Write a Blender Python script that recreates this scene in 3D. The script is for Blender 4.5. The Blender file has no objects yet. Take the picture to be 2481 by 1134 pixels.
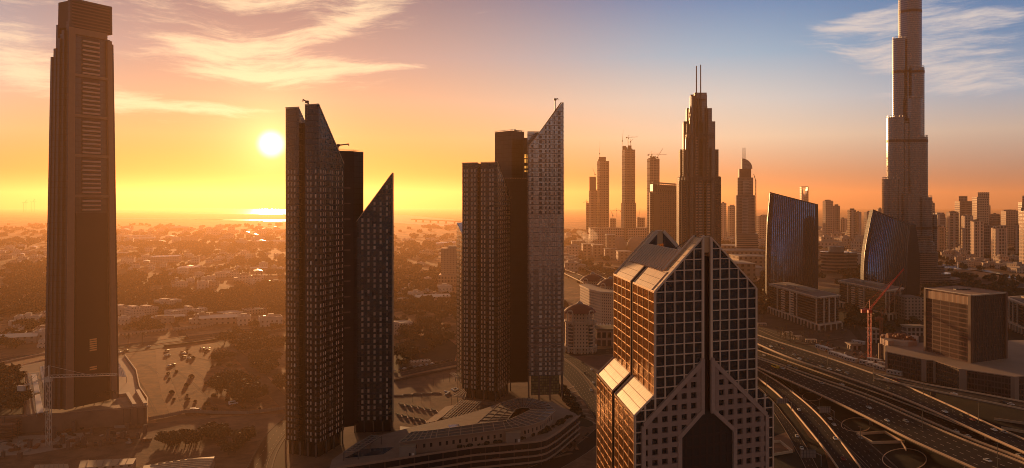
import bpy, math, random
from mathutils import Vector, Matrix
from math import sin, cos, pi, radians, sqrt, atan2, floor
random.seed(7)
S = bpy.context.scene
# ---------------------------------------------------------------- camera (level, the horizon lies above the middle of the frame)
W_, H_, F_, YH, CZ = 2481.0, 1134.0, 2000.0, 495.0, 160.0
cd = bpy.data.cameras.new("camera"); cam = bpy.data.objects.new("camera", cd)
S.collection.objects.link(cam); S.camera = cam
cam.location = (0, 0, CZ); cam.rotation_euler = (radians(90), 0, 0)
cd.sensor_fit = 'HORIZONTAL'; cd.sensor_width = 36.0; cd.lens = 36.0*F_/W_
cd.shift_x = 0.0; cd.shift_y = -(H_/2-YH)/W_
cd.clip_start = 1.0; cd.clip_end = 200000.0
# ---------------------------------------------------------------- colour management and renderer
S.view_settings.view_transform = 'Standard'; S.view_settings.look = 'None'
S.view_settings.exposure = 0.66
S.view_settings.gamma = 1.0
S.render.engine = 'CYCLES'
S.cycles.use_denoising = True; S.cycles.filter_width = 0.95
S.cycles.max_bounces = 6; S.cycles.volume_bounces = 1; S.cycles.diffuse_bounces = 2
S.cycles.glossy_bounces = 3; S.cycles.transmission_bounces = 2; S.cycles.transparent_max_bounces = 6
S.cycles.caustics_reflective = False; S.cycles.caustics_refractive = False
S.cycles.sample_clamp_indirect = 6.0
# ---------------------------------------------------------------- sun and sky
SUN_EL, SUN_AZ = radians(4.0), math.atan2(657-1240.5, F_)       # azimuth from +Y, negative = left
SD = Vector((sin(SUN_AZ)*cos(SUN_EL), cos(SUN_AZ)*cos(SUN_EL), sin(SUN_EL)))
sl = bpy.data.lights.new("sun", 'SUN'); so = bpy.data.objects.new("sun", sl)
S.collection.objects.link(so); so.location = (-300, 500, 900)
sl.energy = 5.0; sl.angle = radians(0.6); sl.color = (1.0, 0.50, 0.19)
so.rotation_euler = SD.to_track_quat('Z', 'Y').to_euler()

class NT:
    """small helper round a node tree"""
    def __init__(s, t): s.t = t; s.n = t.nodes; s.l = t.links
    def new(s, k, **kw):
        n = s.n.new(k)
        for a, v in kw.items(): setattr(n, a, v)
        return n
    def put(s, v, sock):
        if isinstance(v, bpy.types.NodeSocket): s.l.new(v, sock)
        elif v is not None:
            try: sock.default_value = v
            except Exception: sock.default_value = tuple(v)+(1.0,)
    def m(s, op, a, b=None, c=None, clamp=False):
        n = s.new('ShaderNodeMath', operation=op); n.use_clamp = clamp
        for i, v in enumerate((a, b, c)):
            if v is not None: s.put(v, n.inputs[i])
        return n.outputs[0]
    def v(s, op, a, b=None):
        n = s.new('ShaderNodeVectorMath', operation=op); s.put(a, n.inputs[0])
        if b is not None: s.put(b, n.inputs[1])
        return n.outputs['Value'] if op in ('DOT_PRODUCT', 'LENGTH') else n.outputs[0]
    def mix(s, f, a, b, bt='MIX'):
        n = s.new('ShaderNodeMix', data_type='RGBA', blend_type=bt)
        s.put(f, n.inputs[0])
        for v, i in ((a, 6), (b, 7)):
            s.put((tuple(v)+(1.0,))[:4] if not isinstance(v, bpy.types.NodeSocket) else v, n.inputs[i])
        return n.outputs[2]
    def ramp(s, f, stops, interp='LINEAR'):
        n = s.new('ShaderNodeValToRGB'); r = n.color_ramp; r.interpolation = interp
        while len(r.elements) < len(stops): r.elements.new(0.5)
        for e, (p, c) in zip(r.elements, stops): e.position = p; e.color = (tuple(c)+(1.0,))[:4]
        s.put(f, n.inputs[0]); return n.outputs[0]
    def noise(s, vec, scale, detail=4, rough=.55, dim='3D', dist=0):
        n = s.new('ShaderNodeTexNoise', noise_dimensions=dim)
        if vec is not None: s.put(vec, n.inputs['Vector'])
        n.inputs['Scale'].default_value = scale; n.inputs['Detail'].default_value = detail
        n.inputs['Roughness'].default_value = rough; n.inputs['Distortion'].default_value = dist
        return n.outputs[0]
    def smooth(s, x, a, b):
        n = s.new('ShaderNodeMapRange', interpolation_type='SMOOTHSTEP'); s.put(x, n.inputs[0])
        n.inputs[1].default_value = a; n.inputs[2].default_value = b
        return n.outputs[0]

def srgb(r, g, b):
    f = lambda c: (c/255/12.92) if c/255 <= .04045 else ((c/255+.055)/1.055)**2.4
    return (f(r), f(g), f(b))

wd = bpy.data.worlds.new("World"); S.world = wd; wd.use_nodes = True
T = NT(wd.node_tree); T.n.clear()
tc = T.new('ShaderNodeTexCoord').outputs['Generated']
D = T.v('NORMALIZE', tc)
sx = T.new('ShaderNodeSeparateXYZ'); T.put(D, sx.inputs[0]); dx, dy, dz = sx.outputs
el = T.m('MULTIPLY', T.m('ARCSINE', dz), 180/pi)               # elevation, degrees
az = T.m('MULTIPLY', T.m('ARCTAN2', dx, dy), 180/pi)           # azimuth from +Y, degrees, + to the right
sdot = T.v('DOT_PRODUCT', D, tuple(SD))
ang = T.m('MULTIPLY', T.m('ARCCOSINE', T.m('MINIMUM', sdot, 1.0)), 180/pi)   # degrees away from the sun
WG = 0.60
e01 = T.m('DIVIDE', T.m('MAXIMUM', el, 0.0), 40.0, clamp=True)
def st(*a): return [(e/40.0, srgb(*c)) for e, c in a]
NEARF = 0.42
far = T.ramp(e01, st((0, (96,86,78)), (2.0, (150,138,126)), (4.5, (196,186,172)), (7.0, (150,176,196)), (10, (100,146,184)), (14, (52,118,172)), (22, (84,86,98)), (40, (72,62,66))))
mid = T.ramp(e01, st((0, (120,92,70)), (2.0, (190,160,124)), (4.5, (238,226,194)), (7.0, (220,226,216)), (10, (150,198,220)), (14, (70,142,192)), (22, (96,92,100)), (40, (74,62,66))))
near = T.ramp(e01, st((0, (120,60,30)), (2.0, (170,100,50)), (3.0, (228,176,110)), (4.5, (246,226,170)), (7.0, (232,236,214)), (10, (190,212,220)), (14, (124,160,186)), (22, (120,104,98)), (40, (78,64,64))))
d_az = T.m('ABSOLUTE', T.m('SUBTRACT', az, math.degrees(SUN_AZ)))
d_az = T.m('MINIMUM', d_az, T.m('SUBTRACT', 360.0, d_az))
c1 = T.mix(T.smooth(d_az, 8, 30), near, mid)
c2 = T.mix(T.smooth(d_az, 24, 50), c1, far)
c2 = T.v("SCALE", c2); T.put(T.m("ADD", NEARF, T.m("MULTIPLY", T.smooth(ang, 5, 38), 1.0-NEARF)), c2.node.inputs["Scale"])
# the sky opposite the sun, darker and mauve
east = T.ramp(e01, st((0, (140,98,80)), (3, (164,132,116)), (8, (150,152,160)), (18, (112,112,130)), (40, (84,68,68))))
c3 = T.mix(T.smooth(d_az, 75, 140), c2, east)
sky = T.new('ShaderNodeTexSky', sky_type='NISHITA'); sky.sun_disc = False
sky.sun_elevation = SUN_EL; sky.sun_rotation = SUN_AZ; sky.air_density = 1.6; sky.dust_density = 3.0; sky.altitude = 100
nis = T.v('SCALE', sky.outputs[0]); nis.node.inputs['Scale'].default_value = 0.10
# thin cirrus: streaky noise kept to the places where the cloud banks hang (az, el, half width, half height, tilt, weight)
uvn = T.new('ShaderNodeCombineXYZ')
wob = T.noise(D, 6.0, 2, .5); wob = T.m('MULTIPLY', T.m('SUBTRACT', wob, .5), 3.0)
T.put(T.m('MULTIPLY', az, .085), uvn.inputs[0]); T.put(T.m('MULTIPLY', T.m('ADD', T.m('ADD', el, T.m('MULTIPLY', az, -.03)), wob), .60), uvn.inputs[1])
st1 = T.noise(uvn.outputs[0], 2.0, 10, .70, dist=.12)
CL = [(-18.3,9.6,7.2,1.7,-7,1.15),(-15.0,8.9,4.6,.75,4,1.2),(-13.4,11.4,4.2,.7,14,1.2),(-9.0,9.3,4.2,.26,3,.95),(-15.5,13.7,9,1.1,6,1.15),(-9.5,13.2,3.2,.8,12,.7),
      (-31.0,9.0,3.2,2.0,-22,.85),(-26.5,6.7,5.5,1.3,-10,.8),(-20.0,6.2,4.4,.5,-3,1.0),(-13,4.6,1.8,.12,0,.6),
      (23.5,11.6,4.6,.65,10,.85),(28.0,10.9,5.5,1.4,2,1.0),(24.6,8.9,4.0,1.2,-12,.7),(29.5,8.0,4.0,1.7,-6,.8),(27,6.9,5,.35,2,.5),(9,10,7,.5,8,.18),(-30.5,13.0,5,1.2,0,.35),(-8,12.0,6,.5,10,.35)]
dens = None
for (a0, e0, wa, we, tl, wgt) in CL:
    t = radians(tl); da = T.m('SUBTRACT', az, a0); de = T.m('SUBTRACT', el, e0)
    p = T.m('DIVIDE', T.m('ADD', T.m('MULTIPLY', da, cos(t)), T.m('MULTIPLY', de, sin(t))), wa)
    q = T.m('DIVIDE', T.m('SUBTRACT', T.m('MULTIPLY', de, cos(t)), T.m('MULTIPLY', da, sin(t))), we)
    g = T.m('MULTIPLY', T.m('EXPONENT', T.m('MULTIPLY', T.m('ADD', T.m('MULTIPLY', p, p), T.m('MULTIPLY', q, q)), -1.0)), wgt)
    dens = g if dens is None else T.m('ADD', dens, g)
cov = T.smooth(T.m('ADD', st1, T.m('MULTIPLY', T.m('MINIMUM', dens, 1.15), .34)), .62, 1.0)
cov = T.m('MULTIPLY', cov, T.m('MINIMUM', T.m('MULTIPLY', dens, 1.9), 1.0))
ccol = T.mix(T.smooth(ang, 6, 42), srgb(255,238,196), srgb(232,220,210))
c4 = T.mix(T.m('MULTIPLY', cov, .82), c3, ccol)
# glow and disc of the sun
g1 = T.m('MULTIPLY', T.m('EXPONENT', T.m('MULTIPLY', ang, -1/1.7)), 1.1)
g2 = T.m('MULTIPLY', T.m('EXPONENT', T.m('MULTIPLY', ang, -1/6.0)), .05)
gl1 = T.v('SCALE', (1.0, .82, .30)); T.put(g1, gl1.node.inputs['Scale'])
gl2 = T.v('SCALE', (1.0, .50, .05)); T.put(g2, gl2.node.inputs['Scale'])
disc = T.m('MULTIPLY', T.m('SUBTRACT', 1.0, T.smooth(ang, .0, 1.15)), 4.0)
gl3 = T.v('SCALE', (1.0, .92, .66)); T.put(disc, gl3.node.inputs['Scale'])
tot = T.v('ADD', T.v('ADD', c4, gl1), T.v('ADD', gl2, gl3))
tot = T.v('SCALE', tot); tot.node.inputs['Scale'].default_value = WG
low = T.smooth(el, 14, 34)
nis = T.v('MULTIPLY', nis, (1.0, .80, .66))
fin = T.mix(T.m('MULTIPLY', low, .40), tot, nis)
bg = T.new('ShaderNodeBackground'); T.put(fin, bg.inputs[0]); bg.inputs[1].default_value = 1.0
wo = T.new('ShaderNodeOutputWorld'); T.l.new(bg.outputs[0], wo.inputs[0])
wd.cycles.sampling_method = 'NONE'

# ---------------------------------------------------------------- pixel <-> place
def P(px, py, Y): return Vector(((px-W_/2)/F_*Y, Y, CZ-(py-YH)/F_*Y))
def G(px, py, z=0.0):
    Y = (CZ-z)*F_/(py-YH); return Vector(((px-W_/2)/F_*Y, Y, z))
def ZP(py, Y): return CZ-(py-YH)/F_*Y
def XP(px, Y): return (px-W_/2)/F_*Y
# ---------------------------------------------------------------- meshes
COL = S.collection
class MB:
    def __init__(s): s.v = []; s.f = []; s.uv = []; s.mi = []
    def face(s, pts, uv=None, mi=0):
        n = len(s.v); s.v += [tuple(p) for p in pts]; s.f.append(tuple(range(n, n+len(pts)))); s.uv.append(uv); s.mi.append(mi); return s
    def hexa(s, b, t, mi=0, bottom=False):
        """b, t: matching rings (counter-clockwise seen from above)"""
        n = len(b)
        for i in range(n):
            j = (i+1) % n; s.face([b[i], b[j], t[j], t[i]], mi=mi)
        s.face(list(t), mi=mi)
        if bottom: s.face(list(b)[::-1], mi=mi)
        return s
    def prism(s, poly, z0, z1, mi=0, bottom=False):
        zs0 = z0 if isinstance(z0, (list, tuple)) else [z0]*len(poly)
        zs1 = z1 if isinstance(z1, (list, tuple)) else [z1]*len(poly)
        a = sum(poly[i][0]*poly[(i+1) % len(poly)][1]-poly[(i+1) % len(poly)][0]*poly[i][1] for i in range(len(poly)))
        if a < 0: poly = poly[::-1]; zs0 = zs0[::-1]; zs1 = zs1[::-1]
        return s.hexa([(p[0], p[1], z) for p, z in zip(poly, zs0)], [(p[0], p[1], z) for p, z in zip(poly, zs1)], mi, bottom)
    def box(s, x0, x1, y0, y1, z0, z1, mi=0, bottom=True):
        return s.prism([(x0, y0), (x1, y0), (x1, y1), (x0, y1)], z0, z1, mi, bottom)
    def obox(s, o, u, v, w, mi=0):
        """corner o and three edge vectors, any orientation"""
        o, u, v, w = Vector(o), Vector(u), Vector(v), Vector(w)
        if u.cross(v).dot(w) < 0: u, v = v, u
        c = [o, o+u, o+u+v, o+v]; d = [p+w for p in c]
        return s.hexa(c, d, mi, True)
    def beam(s, p, q, w, h=None, up=(0, 0, 1), mi=0):
        p, q = Vector(p), Vector(q); h = h or w; d = q-p
        if d.length < 1e-6: return s
        d.normalize(); upv = Vector(up); a = d.cross(upv)
        if a.length < 1e-3: a = d.cross(Vector((1, 0, 0)))
        a.normalize(); b = a.cross(d)
        return s.obox(p-a*w/2-b*h/2, a*w, b*h, q-p, mi)
    def tube(s, p, q, r0, r1=None, n=8, mi=0):
        p, q = Vector(p), Vector(q); r1 = r0 if r1 is None else r1
        d = (q-p).normalized(); a = d.cross(Vector((0, 0, 1)))
        if a.length < 1e-3: a = Vector((1, 0, 0))
        a.normalize(); b = d.cross(a)
        rb = [p+(a*cos(2*pi*i/n)+b*sin(2*pi*i/n))*r0 for i in range(n)]
        rt = [q+(a*cos(2*pi*i/n)+b*sin(2*pi*i/n))*r1 for i in range(n)]
        return s.hexa(rb, rt, mi, True)
    def lathe(s, c, prof, n=24, mi=0, a0=0, a1=2*pi, sx=1, sy=1):
        c = Vector(c)
        for k in range(len(prof)-1):
            (r0, z0), (r1, z1) = prof[k], prof[k+1]
            for i in range(n):
                t0, t1 = a0+(a1-a0)*i/n, a0+(a1-a0)*(i+1)/n
                A = c+Vector((r0*cos(t0)*sx, r0*sin(t0)*sy, z0)); B = c+Vector((r0*cos(t1)*sx, r0*sin(t1)*sy, z0))
                Cc = c+Vector((r1*cos(t1)*sx, r1*sin(t1)*sy, z1)); Dd = c+Vector((r1*cos(t0)*sx, r1*sin(t0)*sy, z1))
                u0, u1 = max(r0, r1)*t0, max(r0, r1)*t1
                if r0 < 1e-4: s.face([A, Cc, Dd], [(u0, z0), (u1, z1), (u0, z1)], mi)
                elif r1 < 1e-4: s.face([A, B, Cc], [(u0, z0), (u1, z0), (u1, z1)], mi)
                else: s.face([A, B, Cc, Dd], [(u0, z0), (u1, z0), (u1, z1), (u0, z1)], mi)
        return s
    def build(s, name, mats, parent=None, smooth=False, local=False):
        me = bpy.data.meshes.new(name)
        off = Vector((0, 0, 0))
        if parent is not None and not local:
            q = parent
            while q is not None: off += q.location; q = q.parent
        me.from_pydata([(x-off.x, y-off.y, z-off.z) for x, y, z in s.v], [], s.f)
        ul = me.uv_layers.new(name="UVMap"); dat = []
        for f, u in zip(s.f, s.uv):
            if u is not None: dat += [c for p in u for c in p]; continue
            p = [Vector(s.v[i]) for i in f]; nrm = Vector((0, 0, 0))
            for i in range(len(p)): nrm += (p[i]-p[0]).cross(p[(i+1) % len(p)]-p[0])
            if nrm.length > 0: nrm.normalize()
            if abs(nrm.z) > .8 or (nrm.x**2+nrm.y**2) < 1e-9:
                for q in p: dat += [q.x, q.y]
            else:
                t = Vector((-nrm.y, nrm.x)).normalized()
                for q in p: dat += [q.x*t.x+q.y*t.y, q.z]
        ul.data.foreach_set('uv', dat)
        if not isinstance(mats, (list, tuple)): mats = [mats]
        for m in mats: me.materials.append(m)
        if len(mats) > 1: me.polygons.foreach_set('material_index', s.mi)
        if smooth: me.polygons.foreach_set('use_smooth', [True]*len(s.f))
        me.update()
        o = bpy.data.objects.new(name, me); COL.objects.link(o)
        if parent is not None: o.parent = parent
        return o
def tag(o, label=None, cat=None, group=None, kind=None):
    if label: o['label'] = label
    if cat: o['category'] = cat
    if group: o['group'] = group
    if kind: o['kind'] = kind
    return o
def thing(name, loc, label, cat, group=None, rz=0.0):
    o = bpy.data.objects.new(name, None); COL.objects.link(o); o.location = loc; o.rotation_euler = (0, 0, rz)
    o.empty_display_size = 1.0
    return tag(o, label, cat, group)
def struct(name, mb, m, parent=None, **k):
    o = mb.build(name, m, parent, **k)
    if parent is None: o['kind'] = 'structure'
    return o
def kids(o): return [c for c in ALLKIDS.get(o.name, ())]
ALLKIDS = {}
def reg(root):
    """remember the family of a thing once, so that copying it is quick"""
    def walk(o):
        ch = [c for c in bpy.data.objects if c.parent is o]; ALLKIDS[o.name] = ch
        for c in ch: walk(c)
    walk(root); return root
def copy_tree(o, loc=None, rz=None, label=None, group=None, scale=None, parent=None):
    c = o.copy(); COL.objects.link(c)
    if parent is not None: c.parent = parent
    for ch in ALLKIDS.get(o.name, ()): copy_tree(ch, parent=c)
    if loc is not None: c.location = loc
    if rz is not None: c.rotation_euler = (0, 0, rz)
    if scale is not None: c.scale = (scale,)*3 if not isinstance(scale, (tuple, list)) else scale
    if label: c['label'] = label
    if group: c['group'] = group
    return c
class Once:
    """hand out the prototype first, then copies of it"""
    def __init__(s, root): s.r = reg(root); s.used = False
    def put(s, loc, rz, label, group=None, scale=None):
        if not s.used:
            s.used = True; r = s.r; r.location = loc; r.rotation_euler = (0, 0, rz); r['label'] = label
            if group: r['group'] = group
            if scale is not None: r.scale = (scale,)*3 if not isinstance(scale, (tuple, list)) else scale
            return r
        return copy_tree(s.r, loc, rz, label, group, scale if scale is not None else (1, 1, 1))
# ---------------------------------------------------------------- materials
def mat(name, col, rough=.8, metal=0.0, nscale=None, namt=.25, bump=0.0, ior=None, coords='Object', det=4, em=None, spec=None):
    m = bpy.data.materials.new(name); m.use_nodes = True; t = NT(m.node_tree); b = t.n['Principled BSDF']
    b.inputs['Roughness'].default_value = rough; b.inputs['Metallic'].default_value = metal
    if ior: b.inputs['IOR'].default_value = ior
    if spec is not None: b.inputs['Specular IOR Level'].default_value = spec
    if nscale:
        v = t.new('ShaderNodeTexCoord').outputs[coords]
        n = t.noise(v, nscale, det, .6)
        c = t.mix(n, [max(0, x*(1-namt)) for x in col], [x*(1+namt) for x in col]); t.put(c, b.inputs['Base Color'])
        if bump:
            bp = t.new('ShaderNodeBump'); bp.inputs['Strength'].default_value = bump; t.put(n, bp.inputs['Height']); t.l.new(bp.outputs[0], b.inputs['Normal'])
    else: b.inputs['Base Color'].default_value = tuple(col)+(1,)
    if em:
        b.inputs['Emission Color'].default_value = tuple(em[:3])+(1,); b.inputs['Emission Strength'].default_value = em[3]
    return m
def uvsplit(t):
    s = t.new('ShaderNodeSeparateXYZ'); t.put(t.new('ShaderNodeTexCoord').outputs['UV'], s.inputs[0]); return s.outputs[0], s.outputs[1]
def band(t, x, per, off, w):
    """1 inside the stretch [0, w] of each period"""
    fr = t.m('FRACT', t.m('DIVIDE', t.m('ADD', x, off), per)); return t.m('LESS_THAN', fr, w)
def facade(name, wall, glass, fh=3.6, bw=3.6, ww=.6, wh=.55, grough=.15, wrough=.85, metal=.0, ior=1.7, off=(0, 0), pier=None, pierw=.25, piercol=None, vary=.6, nsc=.02, spand=None):
    """walls with rows of windows drawn from the UV map, which is in metres"""
    m = bpy.data.materials.new(name); m.use_nodes = True; t = NT(m.node_tree); b = t.n['Principled BSDF']
    u, v = uvsplit(t)
    mk = t.m('MULTIPLY', band(t, u, bw, off[0], ww), band(t, v, fh, off[1], wh))
    if pier: mk = t.m('MULTIPLY', mk, t.m('SUBTRACT', 1.0, band(t, u, pier, off[0], pierw)))
    cb = t.new('ShaderNodeCombineXYZ'); t.put(t.m('FLOOR', t.m('DIVIDE', t.m('ADD', u, off[0]), bw)), cb.inputs[0]); t.put(t.m('FLOOR', t.m('DIVIDE', t.m('ADD', v, off[1]), fh)), cb.inputs[1])
    wn = t.new('ShaderNodeTexWhiteNoise', noise_dimensions='3D'); t.put(cb.outputs[0], wn.inputs[0])
    g = t.mix(t.m('MULTIPLY', wn.outputs[0], vary), glass, [min(1, x*2.6+.03) for x in glass])
    n = t.noise(t.new('ShaderNodeTexCoord').outputs['Object'], nsc, 6, .65)
    w = t.mix(n, [x*.72 for x in wall], [x*1.22 for x in wall])
    if pier: w = t.mix(band(t, u, pier, off[0], pierw), w, piercol or [min(1, x*1.25) for x in wall])
    if spand: w = t.mix(t.m('MULTIPLY', band(t, v, fh, off[1], 1.0), t.m('SUBTRACT', 1.0, band(t, v, fh, off[1]+fh*.0, .86))), w, spand)
    t.put(t.mix(mk, w, g), b.inputs['Base Color'])
    t.put(t.m('ADD', t.m('MULTIPLY', mk, grough-wrough), wrough), b.inputs['Roughness'])
    if metal: t.put(t.m('MULTIPLY', mk, metal), b.inputs['Metallic'])
    b.inputs['IOR'].default_value = ior
    return m
def curtain(name, col, line, fh=3.8, bw=1.9, lw=.06, rough=.06, ior=2.2, warp=.35, wsc=.12, metal=0.0, hl=.08, tint=None, cell=.25):
    """dark reflecting glass skin: thin joints, every pane tilted a little so that reflections break up"""
    m = bpy.data.materials.new(name); m.use_nodes = True; t = NT(m.node_tree); b = t.n['Principled BSDF']
    u, v = uvsplit(t)
    ln = t.m('MAXIMUM', band(t, u, bw, 0, lw), band(t, v, fh, 0, hl))
    cb = t.new('ShaderNodeCombineXYZ'); t.put(t.m('FLOOR', t.m('DIVIDE', u, bw)), cb.inputs[0]); t.put(t.m('FLOOR', t.m('DIVIDE', v, fh)), cb.inputs[1])
    wn = t.new('ShaderNodeTexWhiteNoise', noise_dimensions='3D'); t.put(cb.outputs[0], wn.inputs[0])
    g = t.mix(wn.outputs[0], [x*(1-cell) for x in col], [x*(1+cell) for x in col])
    t.put(t.mix(ln, g, line), b.inputs['Base Color'])
    t.put(t.m('ADD', t.m('MULTIPLY', ln, .4), rough), b.inputs['Roughness'])
    b.inputs['IOR'].default_value = ior; b.inputs['Metallic'].default_value = metal
    if tint: b.inputs['Specular Tint'].default_value = tuple(tint)+(1,)
    n = t.noise(t.new('ShaderNodeTexCoord').outputs['Object'], wsc, 5, .7)
    s2 = t.v('SUBTRACT', wn.outputs['Color'], (.5, .5, .5)); s2 = t.v('SCALE', s2); s2.node.inputs['Scale'].default_value = warp*.05
    bp = t.new('ShaderNodeBump'); bp.inputs['Strength'].default_value = warp; bp.inputs['Distance'].default_value = .6; t.put(n, bp.inputs['Height'])
    t.l.new(t.v('NORMALIZE', t.v('ADD', bp.outputs[0], s2)), b.inputs['Normal'])
    return m
M = {}
M['concrete'] = mat('concrete', (.34,.25,.18), .85, nscale=.15, namt=.25, bump=.1)
M['concrete_dark'] = mat('concrete_dark', (.14,.085,.06), .9, nscale=.2, namt=.3, bump=.1)
M['concrete_warm'] = mat('concrete_warm', (.42,.28,.17), .85, nscale=.3, namt=.2)
M['stone'] = mat('stone', (.36,.24,.19), .6, nscale=.5, namt=.2)
M['white_paint'] = mat('white_paint', (.70,.64,.56), .5)
M['steel'] = mat('steel', (.35,.31,.28), .35, .8)
M['steel_dark'] = mat('steel_dark', (.07,.06,.055), .5, .5)
M['dark'] = mat('dark', (.022,.014,.011), .5)
M['black_glass'] = mat('black_glass', (.012,.011,.012), .08, ior=1.7)
M['trunk'] = mat('trunk', (.10,.065,.04), .95)
# ================================================================ near towers
def proj_area(q):
    s = [(F_*p[0]/p[1], F_*(p[2]-CZ)/p[1]) for p in q]
    return abs(sum(s[i][0]*s[(i+1) % len(s)][1]-s[(i+1) % len(s)][0]*s[i][1] for i in range(len(s))))/2
def in_view(q):
    p = q[0]; x = W_/2+F_*p[0]/p[1]; y = YH+F_*(CZ-p[2])/p[1]
    return -5 < x < W_+5 and -5 < y < H_+5
def panes(quads, name, m, parent, lim=100):
    """the panes that show largest one by one, the others as one part"""
    quads = sorted(quads, key=lambda q: -(proj_area(q)*(1 if in_view(q) else .01)))
    rp = random.Random(len(quads)); ms = list(m) if isinstance(m, (list, tuple)) else [m]
    pick = lambda: ms[0] if len(ms) == 1 or rp.random() < .72 else (ms[1] if rp.random() < .93 else ms[2])
    for q in quads[:lim]: MB().face(q).build(name, pick(), parent)
    if len(quads) > lim:
        r = MB()
        for q in quads[lim:]: r.face(q, mi=ms.index(pick()))
        o = r.build(name, ms, parent); o['kind'] = 'stuff'
def wgrid(p0, p1, z0, z1, cols, fh, wh, top=None, out=.06, z_off=.8, skip=None):
    """quads on the upright face p0->p1 (seen from outside with p0 on the left); cols = (start, end) in metres along it"""
    p0 = Vector((p0[0], p0[1], 0)); p1 = Vector((p1[0], p1[1], 0)); d = (p1-p0); L = d.length; d.normalize(); n = Vector((d.y, -d.x, 0))*out
    q = []
    k = 0; z = z0+z_off
    while z+wh < z1:
        for (a, b) in cols:
            if top and z+wh > min(top(a/L), top(b/L))-.4: continue
            if skip and skip(k, a): continue
            A = p0+d*a+n; B = p0+d*b+n
            q.append([(A.x, A.y, z), (B.x, B.y, z), (B.x, B.y, z+wh), (A.x, A.y, z+wh)])
        z += fh; k += 1
    return q
V2 = lambda px, Y: Vector((XP(px, Y), Y))
# ---------------------------------------------------------------- tapered brown tower, far left
def taper_tower():
    B, C = V2(160, 586), V2(287, 621)
    d = (C-B).normalized(); L = (C-B).length; nn = Vector((d.y, -d.x)); bk = -nn          # nn points out of the front
    bk = -nn
    dep = 19.0; Acen = B+d*L/2+bk*dep/2; z0, zt = 14.0, 306.0
    root = thing('office_tower', (Acen.x, Acen.y, 14), 'tapered brown stone office tower with a ladder of pale louvres up its recessed front', 'tower')
    def pt(a, o, z):           # a: metres along the front, o: metres in front of it
        s = 1.0-.185*(z-z0)/(zt-z0)
        p = B+d*a+nn*o; q = Acen+(p-Acen)*s
        return (q.x, q.y, z)
    def bx(mb, a0, a1, o0, o1, za, zb, mi=0):
        mb.hexa([pt(a0, o1, za), pt(a1, o1, za), pt(a1, o0, za), pt(a0, o0, za)], [pt(a0, o1, zb), pt(a1, o1, zb), pt(a1, o0, zb), pt(a0, o0, zb)], mi, True)
    brown = facade('brown_stone', (.075,.030,.017), (.035,.016,.010), fh=4.2, bw=3.0, ww=.94, wh=.93, grough=.5, wrough=.8, vary=.25)
    light = mat('tan_stone', (.33,.185,.115), .75, nscale=.3, namt=.15)
    inner = facade('recess_cladding', (.028,.010,.006), (.015,.006,.004), fh=4.2, bw=2.2, ww=.9, wh=.85, grough=.35, wrough=.7, vary=.4)
    b = MB(); bx(b, 1.2, L-1.2, -dep, -2.2, z0, 283); b.build('tower_core', inner, root)
    # two broad piers on the front, a narrower step outside each
    zf = lambda y: ZP(y, 600)
    for a0, a1, top in ((0, 5.6, 287), (L-5.2, L-.9, 282)):
        b = MB(); bx(b, a0, a1, -4, 0, z0, top); b.build('pier', light, root)
    b = MB(); bx(b, L-.9, L+1.6, -dep+2, -1.6, z0, 280); b.build('corner_step', brown, root)
    b = MB(); bx(b, 5.6, L-5.2, -3, 0, 282.5, 287); b.build('lintel', light, root)
    # crown: louvred box over the shaft
    b = MB(); bx(b, .6, L-.2, -dep+1, -1.0, 287, zt); b.build('crown', mat('crown_louvre_back', (.05,.028,.024), .7), root)
    b = MB()
    for i in range(8): bx(b, 2.2, L-2.2, -.9, -.5, 288+i*2.3, 288.9+i*2.3)
    b.build('crown_louvre', mat('crown_louvre', (.15,.08,.07), .6), root)
    b = MB(); bx(b, .2, 2.2, -3, -.4, 287, zt+.4); bx(b, L-2.2, L-.1, -3, -.4, 287, zt+.4); bx(b, 0, L, -3, -.3, zt, zt+2); b.build('crown_frame', brown, root)
    # grooved left flank made of stepped slabs
    for i, (o0, o1, a0, top) in enumerate(((-4.5, -.5, .5, 291), (-8.5, -4.7, -1.2, 285), (-12.5, -8.7, -2.6, 279), (-16.5, -12.7, -3.3, 272), (-dep-.5, -16.7, -4.0, 266))):
        b = MB(); bx(b, a0-.6, 4, o0, o1, z0, top); b.build('flank_slab', brown, root)
    b = MB(); bx(b, .2, L-2, -dep-1, -dep+2, z0, 290); b.build('back_slab', brown, root)
    # beams across the recess and the louvres in five fields
    rows = []; y = 97
    for (ya, yb, beam) in ((95, 183, 186), (196, 279, 283), (290, 374, 378), (385, 470, 475), (481, 512, None)):
        n = max(3, round((yb-ya)/10.4))
        for i in range(n): rows.append(ZP(ya+(i+.6)*(yb-ya)/n, 604))
        if beam:
            zb = ZP(beam, 604); b = MB(); bx(b, 5.6, L-5.2, -2.3, -.5, zb-1, zb+.9); b.build('floor_beam', light, root)
    a0, a1 = L*.315, L*.70
    for z in rows:
        b = MB(); bx(b, a0, a1, -2.3, -.7, z-.62, z+.55); b.build('louvre', mat_louvre, root)
    b = MB(); bx(b, a0-.3, a1+.3, -2.25, -2.1, ZP(514, 604), ZP(92, 604)); b.build('louvre_back', M['dark'], root)
    b = MB(); bx(b, 7.5, L-7, -2.3, -1.4, z0, ZP(516, 604)); b.build('lower_panel', mat('lower_panel', (.025,.010,.007), .55, nscale=.1, namt=.3), root)
    for (ya, yb) in ((823, 855), (890, 902)):
        for i in range(int((yb-ya)/5)):
            z = ZP(ya+i*5.2, 604); b = MB(); bx(b, L*.46, L*.60, -1.45, -1.3, z-.5, z+.5); b.build('lit_window', mat_litdim, root)
    return root
mat_louvre = mat('louvre_tan', (.68,.44,.30), .6, nscale=.8, namt=.15)
mat_litdim = mat('dim_lit_window', (.25,.10,.04), .4, em=(1,.4,.12,.05))
taper_tower()
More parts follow.
